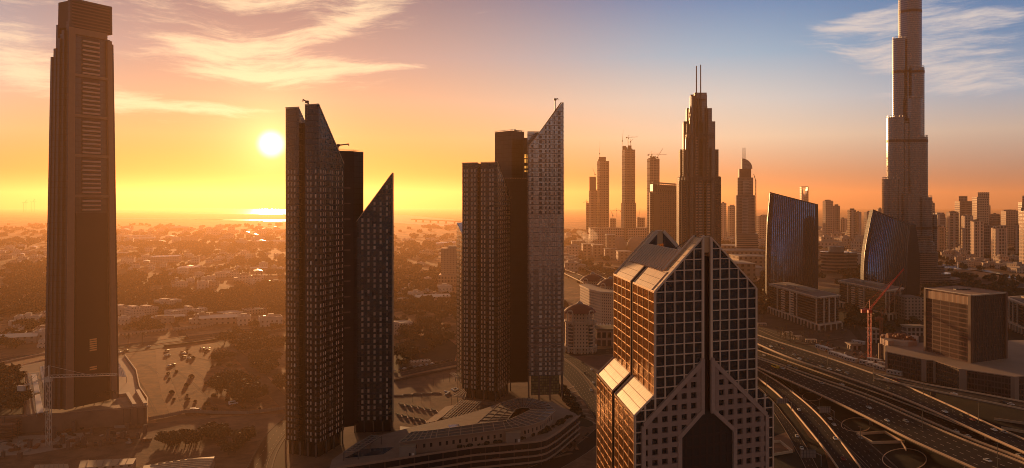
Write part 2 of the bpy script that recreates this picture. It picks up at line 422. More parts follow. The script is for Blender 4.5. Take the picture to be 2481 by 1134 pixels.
# ---------------------------------------------------------------- the two dark hotel and flat towers with sliced tops
cur = curtain('dark_curtain_glass', (.010,.007,.006), (.035,.02,.015), fh=3.8, bw=1.7, lw=.07, hl=.10, ior=1.5, warp=.7, wsc=.22, rough=.07)
cur2 = curtain('grey_curtain_glass', (.33,.305,.285), (.17,.14,.12), fh=3.8, bw=1.7, lw=.07, hl=.12, ior=1.6, metal=.75, warp=.28, wsc=.10, rough=.08)
curw = curtain('mirror_curtain_glass', (.02,.014,.012), (.05,.03,.022), fh=3.8, bw=1.7, lw=.07, hl=.10, ior=1.6, warp=1.0, wsc=.20, rough=.05)
core_m = curtain('core_cladding', (.016,.009,.008), (.022,.012,.010), fh=3.8, bw=3.4, lw=.04, rough=.5, ior=1.35, warp=.1)
pane_m = mat('window_blind', (.56,.40,.28), .35, nscale=.06, namt=.5); pane_dim = mat('window_blind_dim', (.20,.13,.09), .25, nscale=.06, namt=.5); pane_br = mat('window_blind_bright', (.80,.66,.5), .4); pane_dark = mat('window_dark', (.06,.045,.04), .15, ior=1.6)
pane_m2 = mat('window_blind_grey', (.58,.44,.33), .35, nscale=.05, namt=.5)
roof_m = mat('roof_gravel', (.22,.15,.10), .95, nscale=.5, namt=.3)
rim_m = mat('parapet_cap', (.50,.36,.22), .45, .4)
def cols(L, pat):
    out = []; x = pat[0]
    while x < L-pat[2]:
        for dx_, w in pat[3]:
            if x+dx_+w < L-.4: out.append((x+dx_, x+dx_+w))
        x += pat[1]
    return out
def rim(mb, pts, w=.5, h=.7):
    for a, b in zip(pts[:-1], pts[1:]): mb.beam(a, b, w, h)
def sliced_tower_one():
    Lp, N, R = V2(692, 529), V2(772, 520), V2(833, 552)
    Bk = Lp+(R-N)
    root = thing('tower_block', (N.x, N.y, 0), 'dark glass tower beside the low sun with sloping tops and a pointed right wing', 'tower')
    d = (N-Lp); u1, u2, u3 = .415, .56, .59
    zb, zt, zl = 9.0, 221.8, 187.0
    r = (R-N)
    def topz(k): return zt+(zl-zt)*k
    # left strip and main block, the dark joint between them
    a = Lp+d*u1
    MB().prism([Lp, a, a+r*.9, Bk-(r*.1)], zb, [zt-.4, zt-.4, 190, 190]).build('left_shaft', cur, root)
    b0 = Lp+d*u3
    MB().prism([b0, N, R, b0+r], zb, [zt+1, zt+1, zl, zl]).build('main_shaft', cur, root)
    MB().prism([a+r*.12, b0+r*.12, b0+r*.9, a+r*.9], zb, [212, 212, 189, 189]).build('recessed_joint', core_m, root)
    mb = MB(); e = .4
    rim(mb, [(Lp.x, Lp.y, zt), (a.x, a.y, zt)]); rim(mb, [(b0.x, b0.y, zt+1.3), (N.x, N.y, zt+1.3), (R.x, R.y, zl+.3)]); mb.build('parapet', rim_m, root)
    # windows
    q = wgrid(Lp, N, zb, zt-26, [(1.6,2.7),(4.0,5.1),(6.4,7.5)] + [(16.2,17.3),(18.6,19.7),(22.2,23.3)], 3.86, 2.3)
    q += wgrid(N, R, zb, zt, [(1.8,3.3),(5.4,6.6),(8.0,9.2),(14.0,15.2),(16.8,18.0),(22.6,23.8),(25.4,26.6),(30.6,31.8)], 3.86, 2.3, top=topz)
    # dark core slab behind
    c0, c1 = V2(812, 566), V2(858, 574); cd_ = Vector((9, 22))
    MB().prism([c0, c1, c1+cd_*.5, c0+cd_*.5], 6, ZP(366, 572)).build('service_core', core_m, root)
    mb = MB(); zc = ZP(366, 572)
    rim(mb, [(c0.x, c0.y, zc+.6), (c1.x, c1.y, zc+.6), (c1.x+4, c1.y+10, zc+.6)], .3, .3)
    for i in range(14):
        p = c0.lerp(c1, i/13); mb.beam((p.x, p.y, zc), (p.x, p.y, zc+1.4), .15)
    mb.build('railing', rim_m, root)
    fbm = mat('core_floor_band', (.10,.055,.04), .6)
    for y in range(455, 800, 38):
        z = ZP(y, 566); MB().beam((c0.x+1, c0.y-.25, z), (c1.x-1, c1.y-.25, z), .4, .9).build('floor_band', fbm, root)
    # lower link and the pointed wing
    l0, l1 = V2(856, 588), V2(884, 592)
    MB().prism([l0, l1, l1+Vector((3, 11)), l0+Vector((3, 11))], 6, ZP(514, 590)).build('link_block', core_m, root)
    w0, w1 = V2(858, 577), V2(951, 580); wd_ = Vector((-1.2, 13.0))
    zA, zB = ZP(545, 577), ZP(419, 580)
    MB().prism([w0, w1, w1+wd_, w0+wd_], 8, [zA, zB, zB, zA]).build('pointed_wing', curw, root)
    mb = MB(); rim(mb, [(w0.x, w0.y, zA+.2), (w1.x, w1.y, zB+.2)], .6, .5); rim(mb, [(w1.x+.35, w1.y, 8), (w1.x+.35, w1.y, zB)], .5, .9); mb.build('edge_trim', rim_m, root)
    LW = (w1-w0).length
    q += wgrid(w0, w1, 8, zB, [(5.0,6.4),(9.2,10.6),(13.4,14.8),(17.6,19.0),(22.0,23.4)], 3.86, 2.4, top=lambda k: zA+(zB-zA)*k, skip=lambda k, a: (k*7+int(a)) % 11 == 3 and k > 30)
    zc = 183; panes([w for w in q if w[0][2] <= zc], 'window', [pane_m, pane_dim, pane_br], root)
    panes([w for w in q if w[0][2] > zc], 'upper_window', pane_dark, root, 60)
    # columns at the foot and set back glass lobby
    MB().prism([Lp.lerp(N, .06)+r*.05, N+r*.04-d*.05, R-r*.05-d*.06, Bk+d*.06-r*.05], 0, zb).build('lobby', M['black_glass'], root)
    for k in (0, .22, .45, .68, .92):
        p = Lp+d*k; MB().box(p.x-.5, p.x+.5, p.y-.4, p.y+.6, 0, zb).build('column', M['concrete_dark'], root)
    for k in (.3, .6, .95):
        p = N+r*k; MB().box(p.x-.6, p.x+.4, p.y-.5, p.y+.5, 0, zb).build('column', M['concrete_dark'], root)
    MB().prism([w0+Vector((1, 1.5)), w1+Vector((-1.5, 1.5)), w1+wd_*.9, w0+wd_*.9], 0, 8).build('lobby', M['black_glass'], root)
    for k in (0, .25, .5, .75, 1):
        p = w0.lerp(w1, k*.96+.02); MB().box(p.x-.4, p.x+.4, p.y-.3, p.y+.5, 0, 8).build('column', M['concrete_dark'], root)
    return root
sliced_tower_one()
def sliced_tower_two():
    Lp, N, R = V2(1120, 682), V2(1205, 667), V2(1237, 707)
    root = thing('tower_block', (N.x, N.y, 0), 'dark glass tower in the middle with a tall pale grey pointed glass wing', 'tower')
    r = R-N; d = N-Lp; Bk = Lp+r; zb = 8.0; zt, zl = ZP(393, 667), ZP(482, 707)
    a, b = .44, .53
    A, B_ = Lp+d*a, Lp+d*b
    MB().prism([Lp, A, A+r, Bk], zb, [zt-.3, zt-.3, zt-1, zt-1]).build('left_shaft', cur, root)
    MB().prism([B_, N, R, B_+r], zb, [zt, zt, zl, zl]).build('main_shaft', cur, root)
    MB().prism([A+r*.1, B_+r*.1, B_+r*.9, A+r*.9], zb, zt-3.5).build('recessed_joint', core_m, root)
    mb = MB(); rim(mb, [(Lp.x, Lp.y, zt), (A.x, A.y, zt)]); rim(mb, [(B_.x, B_.y, zt+.3), (N.x, N.y, zt+.3), (R.x, R.y, zl+.3)], .35, .4); mb.build('parapet', rim_m, root)
    q = wgrid(Lp, N, zb, zt-2, [(1.6,2.8),(4.0,5.2),(8.6,9.8),(11.4,12.6),(17.8,19.0),(20.6,21.8),(25.6,26.8),(28.2,29.4)], 3.86, 2.4)
    q += wgrid(N, R, zb, zt, [(3,4.6),(8.5,10.1),(14,15.6),(21,22.6),(28,29.6),(35.5,37.1)], 3.86, 2.4, top=lambda k: zt+(zl-zt)*k)
    # small left wing
    s0, s1, s2 = V2(1106, 722), V2(1121, 694), V2(1128, 720)
    MB().prism([s0, s1, s1+r*.45, s0+r*.45], zb, [ZP(540, 716), ZP(570, 690), ZP(570, 690), ZP(540, 716)]).build('low_wing', cur, root)
    q += wgrid(s0, s1, zb, ZP(575, 700), [(6,9),(18,21)], 3.86, 2.4)
    # dark central mass: wide part, narrow part, glazed slit
    k0, k1, k2 = V2(1199, 742), V2(1240, 724), V2(1270, 738)
    z1 = ZP(319, 735)
    MB().prism([k0, k1, k2, V2(1262, 765), V2(1204, 768)], 40, z1).build('central_mass', core_m, root)
    g0, g1 = V2(1216, 712), V2(1282, 714)
    z2 = ZP(434, 713); MB().prism([g0, g1, g1+Vector((0, 20)), g0+Vector((0, 20))], 6, z2).build('central_base', core_m, root)
    h0, h1 = V2(1268, 722), V2(1281, 724)
    MB().prism([h0, h1, h1+Vector((0, 16)), h0+Vector((0, 16))], 40, ZP(334, 723)).build('slit_block', core_m, root)
    mb = MB(); rim(mb, [(g0.x, g0.y, z2+.9), (g1.x, g1.y, z2+.9)], .25, .25)
    rim(mb, [(k0.x, k0.y, z1+.8), (k1.x, k1.y, z1+.8), (k2.x, k2.y, z1+.8)], .3, .3)
    for i in range(17):
        p = g0.lerp(g1, i/16); mb.beam((p.x, p.y, z2), (p.x, p.y, z2+.9), .14)
    for i in range(13):
        p = k0.lerp(k1, i/12); mb.beam((p.x, p.y, z1), (p.x, p.y, z1+.9), .14); p = k1.lerp(k2, i/12); mb.beam((p.x, p.y, z1), (p.x, p.y, z1+.9), .14)
    mb.build('railing', rim_m, root)
    for (y, h) in ((378, 3), (390, 3), (405, 2.2), (382, 1), (415, 1.4)):
        z = ZP(y, 722); MB().box(h0.x+1, h0.x+2.6, h0.y-.15, h0.y-.05, z-h/2, z+h/2).build('lit_window', mat_amber, root)
    # pale wing
    w0, w1 = V2(1281, 672), V2(1364, 676); wv = Vector((2.0, 16.0)); zA, zB, z0 = ZP(355, 672), ZP(248, 676), 20.0
    MB().prism([w0, w1, w1+wv, w0+wv], z0, [zA, zB, zB, zA]).build('pointed_wing', cur2, root)
    # frame of the roof behind the slope, taller than the glass edge
    p0, p1 = V2(1296, 681), V2(1360, 684)
    mb = MB(); n = 9
    for i in range(n):
        t0, t1 = i/n, (i+1)/n; z_a = lambda t: ZP(338, 681)*(1-t)+ZP(249, 684)*t
        q0, q1 = p0.lerp(p1, t0), p0.lerp(p1, t1)
        mb.beam((q0.x, q0.y, z_a(t0)+.3), (q1.x, q1.y, z_a(t1)+.3), .5, .9)
        mb.beam((q0.x, q0.y, z_a(t0)-7), (q0.x, q0.y, z_a(t0)+.3), .35)
        mb.beam((q0.x, q0.y+2, z_a(t0)-2.2), (q1.x, q1.y+2, z_a(t1)-2.2), .4, 1.4)
    mb.build('roof_frame', mat('roof_frame_sun_red', (.22,.07,.035), .5), root)  # red light of the low sun put into the frame colour
    bx0, bx1 = V2(1278, 684), V2(1310, 686)
    MB().prism([bx0, bx1, bx1+Vector((0, 14)), bx0+Vector((0, 14))], z0, ZP(320, 684)).build('rear_block', cur2, root)
    mb = MB(); rim(mb, [(w0.x, w0.y-.1, zA+.2), (w1.x, w1.y-.1, zB+.2)], .4, .4); rim(mb, [(bx0.x, bx0.y, ZP(320, 684)+.5), (bx1.x, bx1.y, ZP(320, 684)+.5)], .4, .4)
    rim(mb, [(w1.x+.2, w1.y, z0), (w1.x+.2, w1.y, zB)], .4, .5); mb.build('edge_trim', rim_m, root)
    q2 = wgrid(w0, w1, z0, zB, [(2.2,3.8),(8.6,11.0),(13.4,14.8),(16.6,18.0),(20.6,21.6),(24.0,26.4)], 3.86, 2.3, top=lambda k: zA+(zB-zA)*k)
    zc = ZP(520, 674); panes(q+[w for w in q2 if w[0][2] <= zc], 'window', [pane_m2, pane_m, pane_br], root)
    panes([w for w in q2 if w[0][2] > zc], 'upper_window', pane_dark, root, 60)
    fbm = mat('wing_floor_band', (.24,.15,.11), .6)
    for z in (ZP(793, 672), ZP(836, 672)): MB().beam((w0.x+1, w0.y-.3, z), (w1.x-1, w1.y-.3, z), .5, 1.1).build('floor_band', fbm, root)
    # foot
    MB().prism([w0+Vector((2, 2)), w1+Vector((-3, 2)), w1+Vector((-3, 14)), w0+Vector((2, 14))], 4, z0).build('lobby_glass', facade('lobby_lit', (.05,.03,.02), (.16,.12,.05), fh=2.2, bw=1.6, ww=.86, wh=.82, vary=.5), root)
    for k in (.0, .3, .62, .98):
        p = w0.lerp(w1, k); MB().box(p.x-.6, p.x+.6, p.y-.3, p.y+.9, 0, z0).build('column', M['concrete_dark'], root)
        MB().box(p.x-.5, p.x+.5, p.y+13, p.y+14, 0, z0).build('column', M['concrete_dark'], root)
    MB().prism([Lp+d*.05+r*.06, N+r*.06-d*.04, R-d*.05-r*.04, Bk+d*.05], 0, zb).build('lobby', M['black_glass'], root)
    for k in (0, .3, .62, .95):
        p = Lp+d*k; MB().box(p.x-.5, p.x+.6, p.y-.4, p.y+.6, 0, zb).build('column', M['concrete_dark'], root)
    for k in (.25, .5, .75, 1):
        p = N+r*k; MB().box(p.x-.6, p.x+.4, p.y-.5, p.y+.5, 0, zb).build('column', M['concrete_dark'], root)
mat_amber = mat('amber_window', (.8,.4,.1), .4, em=(1,.45,.08,.5))
sliced_tower_two()
# small cranes for cleaning the glass, on the two roofs
def roof_crane(base, elbow, tip, label, w=.8):
    root = thing('maintenance_crane', base, label, 'crane')
    MB().beam(base, elbow, w, w).build('mast', M['steel_dark'], root)
    mb = MB().beam(elbow, tip, w*.9, w*1.0); mb.beam(tip, Vector(tip)-Vector((0, 0, 1.4)), .5); mb.build('jib', mat('jib_red_'+label[:6], (.20,.06,.035), .6), root)
    MB().obox(Vector(elbow)-Vector((1, 1, .8)), (2, 0, 0), (0, 2, 0), (0, 0, 1.6)).build('counterweight', M['steel_dark'], root)
roof_crane(P(752, 259, 524), P(744, 247, 524), P(734, 241, 524), 'small red maintenance crane leaning on the roof beside the low sun')
roof_crane(P(818, 364, 566), P(820, 352, 566), P(845, 349, 566), 'thin maintenance crane reaching right above the dark slab of the left dark tower')
roof_crane(P(1345, 266, 680), P(1345, 241, 680), P(1352, 239, 680), 'small maintenance crane standing on the sloping roof of the pale pointed wing')
roof_crane(P(1252, 321, 745), P(1248, 316, 745), P(1264, 317, 745), 'low maintenance crane folded on the flat dark roof left of the pale pointed wing', .7)

# ---------------------------------------------------------------- the gabled tower in front
def gabled_tower():
    Yb = 300.0
    B = Vector((.1728, 1))*Yb; C = Vector((.3112, 1.054))*Yb; A = Vector((.1544, 1.253))*Yb
    fd, ld = C-B, A-B; FL, LL = fd.length, ld.length
    root = thing('office_tower', (B.x+fd.x/2, B.y+fd.y/2, 0), 'gabled office tower in front, sunlit gold and dark glass under a pale square grid', 'tower')
    nf = Vector((fd.y, -fd.x)).normalized(); nl = Vector((-ld.y, ld.x)).normalized()
    if nl.x > 0: nl = -nl
    def FP(a, z, o=0.0, b=0.0): p = B+fd*a+ld*b+nf*o; return Vector((p.x, p.y, z))
    def LPt(b, z, o=0.0, a=0.0): p = B+ld*b+fd*a+nl*o; return Vector((p.x, p.y, z))
    ZE, ZA = 128.0, 147.6; s0, s1 = .462, .538           # eaves, peak, slot
    EX, ZW0, ZW1 = .192, 83.4, 90.4                      # lower shoulders
    glass = curtain('pane_glass_dark', (.011,.009,.009), (.02,.015,.012), fh=3.75, bw=3.8, lw=.0, hl=.0, ior=1.55, warp=1.0, wsc=.38, rough=.04, cell=.4)
    gold = curtain('pane_glass_sun_gold', (.34,.14,.04), (.2,.1,.05), fh=3.75, bw=1.9, lw=.0, hl=.0, ior=2.6, warp=.5, wsc=.3, rough=.14, metal=.55, tint=(1,.7,.4))  # sunset gold on the side faces is put into the glass colour
    rail = mat('pale_mullion', (.76,.53,.36), .5, nscale=.6, namt=.12)
    sun_rail = mat('sun_gold_mullion', (.85,.50,.24), .4, .2, nscale=.6, namt=.12)  # side copy of the pale mullion, the sun's gold put into its colour
    panel = curtain('roof_panel', (.68,.40,.19), (.30,.15,.07), fh=2.2, bw=2.4, lw=.06, hl=.07, ior=1.5, warp=.15, wsc=.2, rough=.5, cell=.08)
    slotm = mat('slot_cladding', (.045,.022,.015), .5)
    stone = mat('granite_grid', (.36,.225,.165), .55, nscale=.7, namt=.22)
    def top(a): return ZE+(ZA-ZE)*min(a, 1-a)/s0
    def body(a0, a1, b0, b1, tops, nm, mats, z0=0):
        ring = [FP(a0, 0, b=b0), FP(a1, 0, b=b0), FP(a1, 0, b=b1), FP(a0, 0, b=b1)]
        bt = [(p.x, p.y, z0) for p in ring]; tp = [(ring[0].x, ring[0].y, tops[0]), (ring[1].x, ring[1].y, tops[1]), (ring[2].x, ring[2].y, tops[1]), (ring[3].x, ring[3].y, tops[0])]
        mb = MB()
        for i in range(4):
            j = (i+1) % 4; mb.face([bt[i], bt[j], tp[j], tp[i]], mi=(0 if i == 0 or i == 2 else 1))
        mb.face(tp, mi=2); return mb.build(nm, mats, root)
    SL0, SL1 = .470, .530    # slot in the left face
    # front and rear gabled slices, whole height; the middle is lower behind the roof plant
    fr, bk0 = .13, .90
    dull = mat('gable_inner', (.10,.075,.065), .7)
    for (a0, a1) in ((0, s0), (s1, 1)):
        body(a0, a1, 0, fr, (top(a0), top(a1)), 'glass_body', [glass, gold, panel])
        body(a0, a1, bk0, 1, (top(a0)+.0, top(a1)), 'glass_body', [dull, gold, panel])
    for (b0, b1) in ((fr, SL0), (SL1, bk0)):
        body(0, .16, b0, b1, (ZE, top(.16)), 'eaves_body', [dull, gold, panel])
        body(.84, 1, b0, b1, (top(.84), ZE), 'eaves_body', [dull, gold, panel])
    body(.01, .99, SL0-.001, SL1+.001, (ZE-2, ZE-2), 'side_slot', [slotm, slotm, slotm])
    body(s0-.001, s1+.001, .035, .965, (ZA-7, ZA-7), 'front_slot', [slotm, slotm, slotm])
    body(.15, .85, .12, .91, (ZE-1, ZE-1), 'plant_floor', [slotm, slotm, roof_m], z0=100)
    # louvred slope between the gables
    mb = MB(); nL = 15
    for i in range(nL):
        b = fr+.03+(.84-fr)*i/(nL-1)
        mb.beam(FP(.155, top(.155)-.3, b=b), FP(.335, top(.335)-.3, b=b), 1.5, 1.4)
    mb.build('roof_louvre', mat('roof_louvre', (.60,.40,.26), .55), root)
    bt = FP
    MB().face([bt(.16, top(.16)-1.6, b=fr), bt(.16, top(.16)-1.6, b=.89), bt(.34, top(.34)-2, b=.89), bt(.34, top(.34)-2, b=fr)]).build('louvre_tray', M['dark'], root)
    mb = MB()
    mb.beam(FP(.34, top(.34)-.6, b=fr), FP(.34, top(.34)-.6, b=.79), .5, 1.0); mb.build('roof_beam', rail, root)
    # slim rails along the gable edges, both gables
    for b in (-.004, 1.0):
        for (a0, a1) in ((0, s0), (1, s1)):
            MB().beam(FP(a0, top(a0)+.15, b=b), FP(a1, top(a1)+.15, b=b), .5, .5).build('gable_edge', rail, root)
    for b in (fr, bk0):
        for (a0, a1) in ((.16, s0), (.84, s1)):
            MB().beam(FP(a0, top(a0)+.0, b=b), FP(a1, top(a1)+.0, b=b), .7, 1.6).build('gable_edge', rail, root)
    # caps on the slot
    for b in (.0, .90):
        MB().prism([FP(s0+.004, 0, b=b+.004).xy, FP(s1-.004, 0, b=b+.004).xy, FP(s1-.004, 0, b=b+.06).xy, FP(s0+.004, 0, b=b+.06).xy], ZA-5.6, ZA+.4).build('ridge_cap', mat('ridge_cap_%d' % (b*10), (.66,.38,.18), .5), root)
    # rear gable as seen from the front: pale frame with a dark heart
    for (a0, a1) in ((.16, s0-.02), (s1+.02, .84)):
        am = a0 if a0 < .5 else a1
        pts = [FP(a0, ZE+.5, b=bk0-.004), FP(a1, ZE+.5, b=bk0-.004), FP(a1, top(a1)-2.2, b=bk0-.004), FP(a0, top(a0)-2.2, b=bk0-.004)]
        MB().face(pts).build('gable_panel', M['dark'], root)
    # plant room on the roof and a fine rod
    MB().prism([FP(.47, 0, b=.50).xy, FP(.80, 0, b=.50).xy, FP(.80, 0, b=.84).xy, FP(.47, 0, b=.84).xy], ZE-1, ZE+9.5).build('plant_room', mat('plant_room', (.36,.25,.18), .7), root)
    MB().beam(FP(.5, ZE+11, b=.7), FP(.49, ZA+1.5, b=.1), .22).build('stay_rod', M['steel_dark'], root)
    # ---- front grid
    cw = s0/5
    def hz(z, a0, a1, w, mb, o=.0, dp=.5, h=None): mb.obox(FP(a0, z-(h or w)/2, o), FP(a1, 0, 0)-FP(a0, 0, 0), Vector((nf.x, nf.y, 0))*dp, (0, 0, h or w))
    def vt(a, z0, z1, w, mb, o=.0, dp=.55):
        if z1-z0 < .3: return
        mb.obox(FP(a-w/2/FL, z0, o), FP(a+w/2/FL, 0, 0)-FP(a-w/2/FL, 0, 0), Vector((nf.x, nf.y, 0))*dp, (0, 0, z1-z0))
    dg = lambda a: (101.8+(80.0-101.8)*(s0-a)/(s0+.113)) if a < .5 else (101.8+(79.0-101.8)*(a-s1)/(1.105-s1))   # height of the stone diagonal
    mb = MB(); rowz = [ZE-3.86*i for i in range(-4, 40)]
    rowz = [z for z in rowz if z > 6]
    for z in rowz:
        for side in (0, 1):
            lo, hi = (0, s0) if side == 0 else (s1, 1)
            if z > ZE:
                k = (z-ZE)/(ZA-ZE)*s0
                if side == 0: lo = k
                else: hi = 1-k
                if z > ZA-1: continue
            if z < ZW0: lo, hi = (-EX, s0) if side == 0 else (s1, 1+EX*.93)
            elif z < ZW1:
                k = EX*(ZW1-z)/(ZW1-ZW0)
                if side == 0: lo = -k
                else: hi = 1+k*.93
            if z < 101.8:        # stop at the diagonal
                if side == 0: e = s0-(101.8-z)/(101.8-80.0)*(s0+.113); hi = max(e, -.113); 
                else: e = s1+(101.8-z)/(101.8-79.0)*(1.105-s1); lo = min(e, 1.105)
                if hi-lo < .01: continue
            hz(z, lo, hi, .36, mb)
    for side in (0, 1):
        for i in range(0, 6):
            a = i*cw if side == 0 else s1+i*cw
            zt_ = top(a) if 0 <= a <= 1 else ZE
            vt(a, max(dg(a), 6), zt_, .38 if i not in (0, 5) else .7, mb, dp=.6)
        for i in (1, 2):
            a = -i*cw if side == 0 else 1+i*cw*.95
            t_ = ZW1-(ZW1-ZW0)*(i*cw)/EX
            vt(a, (dg(a) if (-.113 < a < 1.105) else 6), t_, .5, mb, dp=.6)
    mb.build('mullion_grid', rail, root)
    # ---- stone grid under the diagonals, arch between
    mb = MB(); SW = 1.75
    arch = lambda a: 83.0-(abs(a-.5)-.04)*FL*.82 if abs(a-.5) < .272 else -99      # underside of the portal gable
    aL, aR = -.113, 1.105
    stepz = 3.86
    for z in rowz:
        z2 = z-1.9
        for side in (0, 1):
            if side == 0: lo, hi = aL, s0
            else: lo, hi = s1, aR
            if z2 > 79.5:
                if side == 0: lo = max(lo, s0-(101.8-z2)/(101.8-80.0)*(s0+.113)); 
                else: hi = min(hi, s1+(101.8-z2)/(101.8-79.0)*(1.105-s1))
            k = .04+(83.0-z2)/(.82*FL) if z2 < 83 else 0
            k = min(k, .272) if z2 < 83 else 0
            if z2 < 83:
                if side == 0: hi = min(hi, .5-k)
                else: lo = max(lo, .5+k)
            if hi-lo > .01: hz(z2, lo, hi, SW, mb, dp=.9)
    for side in (0, 1):
        for i in range(-1, 7):
            a = (s0-i*cw+cw*.42) if side == 0 else (s1+i*cw-cw*.42)
            if a > s0+.001 and side == 0 or a < s1-.001 and side == 1: continue
            if a < aL or a > aR: continue
            lo = 2; A_ = arch(a); 
            if abs(a-.5) < .272: lo = A_
            vt(a, lo, dg(a)-.2, SW, mb, dp=.92)
    mb.build('stone_grid', stone, root)
    mb = MB()
    def diag(p, q, w=2.2, dp=1.15):
        p, q = Vector(p), Vector(q); e = Vector((0, 0, w))
        mb.obox(p-e*.5, q-p, Vector((nf.x, nf.y, 0))*dp, e)
    diag(FP(aL, dg(aL)), FP(s0, 101.8)); diag(FP(s1, 101.8), FP(aR, dg(aR)))
    vt(aL, 2, dg(aL), 1.5, mb, dp=1.1); vt(aR, 2, dg(aR), 1.5, mb, dp=1.1)
    vt(s0-.012, 82, 102.6, 1.5, mb, dp=1.1); vt(s1+.012, 82, 102.6, 1.5, mb, dp=1.1)
    diag(FP(.5-.272, arch(.5-.271)), FP(.46, 83.5), 2.0, 1.2); diag(FP(.54, 83.5), FP(.5+.272, arch(.5+.271)), 2.0, 1.2)
    vt(.5-.272, 2, arch(.5-.271)+1, 1.6, mb, dp=1.2); vt(.5+.272, 2, arch(.5+.271)+1, 1.6, mb, dp=1.2)
    mb.build('stone_border', mat('granite_border', (.46,.30,.22), .55, nscale=.7, namt=.2), root)
    vt_ = MB(); vt(s0-.004, 102, ZA-1, .9, vt_, dp=.7); vt(s1+.004, 102, ZA-1, .9, vt_, dp=.7); vt_.build('slot_frame', rail, root)
    # portal niche: flat dark face painted as the shade of a deep opening, darkened grid over it
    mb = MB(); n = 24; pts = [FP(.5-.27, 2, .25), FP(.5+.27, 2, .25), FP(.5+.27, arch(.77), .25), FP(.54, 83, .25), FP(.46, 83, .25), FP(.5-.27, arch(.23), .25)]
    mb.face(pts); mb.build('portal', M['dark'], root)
    mb = MB()
    for i in range(-3, 4):
        a = .5+i*.068; vt(a, 2, min(arch(a)-3, 80), .9, mb, o=.28, dp=.12)
    for z in rowz:
        k = min(.255, .02+(80-z)/(.82*FL)) if z < 78 else 0
        if k > .03: hz(z, .5-k, .5+k, .9, mb, o=.28, dp=.12)
    mb.build('portal_grid', mat('portal_grid', (.04,.02,.014), .6), root)
    # ---- left face: glass coloured sunlit gold, rails
    def body2(sgn, b0, b1, nm):
        ex = EX if sgn < 0 else EX*.93
        a_in, a_out = (0, -ex) if sgn < 0 else (1, 1+ex)
        ring_o = [FP(a_out, 0, b=b0), FP(a_out, 0, b=b1)]; ring_i = [FP(a_in, 0, b=b0), FP(a_in, 0, b=b1)]
        bo0, bo1, bi0, bi1 = ring_o[0], ring_o[1], ring_i[0], ring_i[1]
        f = lambda p, z: (p.x, p.y, z)
        mb = MB()
        fr_ = [f(bo0, 0), f(bi0, 0), f(bi0, ZW1), f(bo0, ZW0)]; bk_ = [f(bi1, 0), f(bo1, 0), f(bo1, ZW0), f(bi1, ZW1)]
        sd = [f(bo1, 0), f(bo0, 0), f(bo0, ZW0), f(bo1, ZW0)]; tp = [f(bo0, ZW0), f(bi0, ZW1), f(bi1, ZW1), f(bo1, ZW0)]
        if sgn > 0: fr_, bk_, sd, tp = [x[::-1] for x in (fr_, bk_, sd, tp)]
        mb.face(fr_, mi=0); mb.face(bk_, mi=0); mb.face(sd, mi=1); mb.face(tp, mi=2)
        mb.build(nm, [glass, gold, panel], root)
    for sg in (-1, 1):
        body2(sg, 0, SL0, 'shoulder'); body2(sg, SL1, 1, 'shoulder')
    sl_ = [FP(-EX*.8, 0, b=SL0-.001).xy, FP(0, 0, b=SL0-.001).xy, FP(0, 0, b=SL1+.001).xy, FP(-EX*.8, 0, b=SL1+.001).xy]
    MB().prism(sl_, 0, ZW0-3).build('shoulder_slot', slotm, root)
    mb = MB(); nl3 = Vector((nl.x, nl.y, 0))
    def lh(z, b0, b1, a, w=.22): mb.obox(LPt(b0, z-w/2, 0, a), LPt(b1, 0, 0)-LPt(b0, 0, 0), nl3*.14, (0, 0, w))
    def lv(b, z0, z1, a, w=.24): mb.obox(LPt(b-w/2/LL, z0, 0, a), LPt(b+w/2/LL, 0, 0)-LPt(b-w/2/LL, 0, 0), nl3*.16, (0, 0, z1-z0))
    for z in rowz:
        if ZW1-2 < z <= ZE: lh(z, 0, SL0, 0); lh(z, SL1, 1, 0)
        if z < ZW0: lh(z, 0, SL0, -EX); lh(z, SL1, 1, -EX)
    for (b0, b1) in ((0, SL0), (SL1, 1)):
        for i in range(5):
            b = b0+(b1-b0)*i/4; lv(b, ZW1-3, ZE, 0); lv(b, 2, ZW0, -EX)
    lh(ZE+.1, 0, SL0, 0, .8); lh(ZE+.1, SL1, 1, 0, .8); lh(ZW0+.1, 0, SL0, -EX, .7); lh(ZW0+.1, SL1, 1, -EX, .7)
    mb.build('side_mullion', sun_rail, root)
    mb = MB()
    for (b0, b1) in ((0, SL0), (SL1, 1)):
        for b in (b0+.003, b1-.003): MB().beam(FP(-EX, ZW0+.2, b=b), FP(0, ZW1+.2, b=b), .5, .5).build('roof_rail', rail, root)
    for b in (fr*.5, SL0-.003, SL1+.003, .97): MB().beam(FP(0, ZE+.15, b=b), FP(.155, top(.155)+.15, b=b), .35, .35).build('roof_rail', rail, root)
    # single panes of the front that show largest
    q = []
    e = .03
    for side in (0, 1):
        for i in range(5):
            a0 = (i*cw if side == 0 else s1+i*cw)+.35/FL; a1 = a0+cw-.7/FL
            for z in rowz:
                zb_, zt_ = z+.25, z+3.86-.25
                if min(top(a0), top(a1)) < zt_ or min(dg(a0), dg(a1)) > zb_-30 and max(dg(a0), dg(a1)) > zb_: continue
                q.append([FP(a0, zb_, e), FP(a1, zb_, e), FP(a1, zt_, e), FP(a0, zt_, e)])
    panes(q, 'window_pane', glass, root)
gabled_tower()
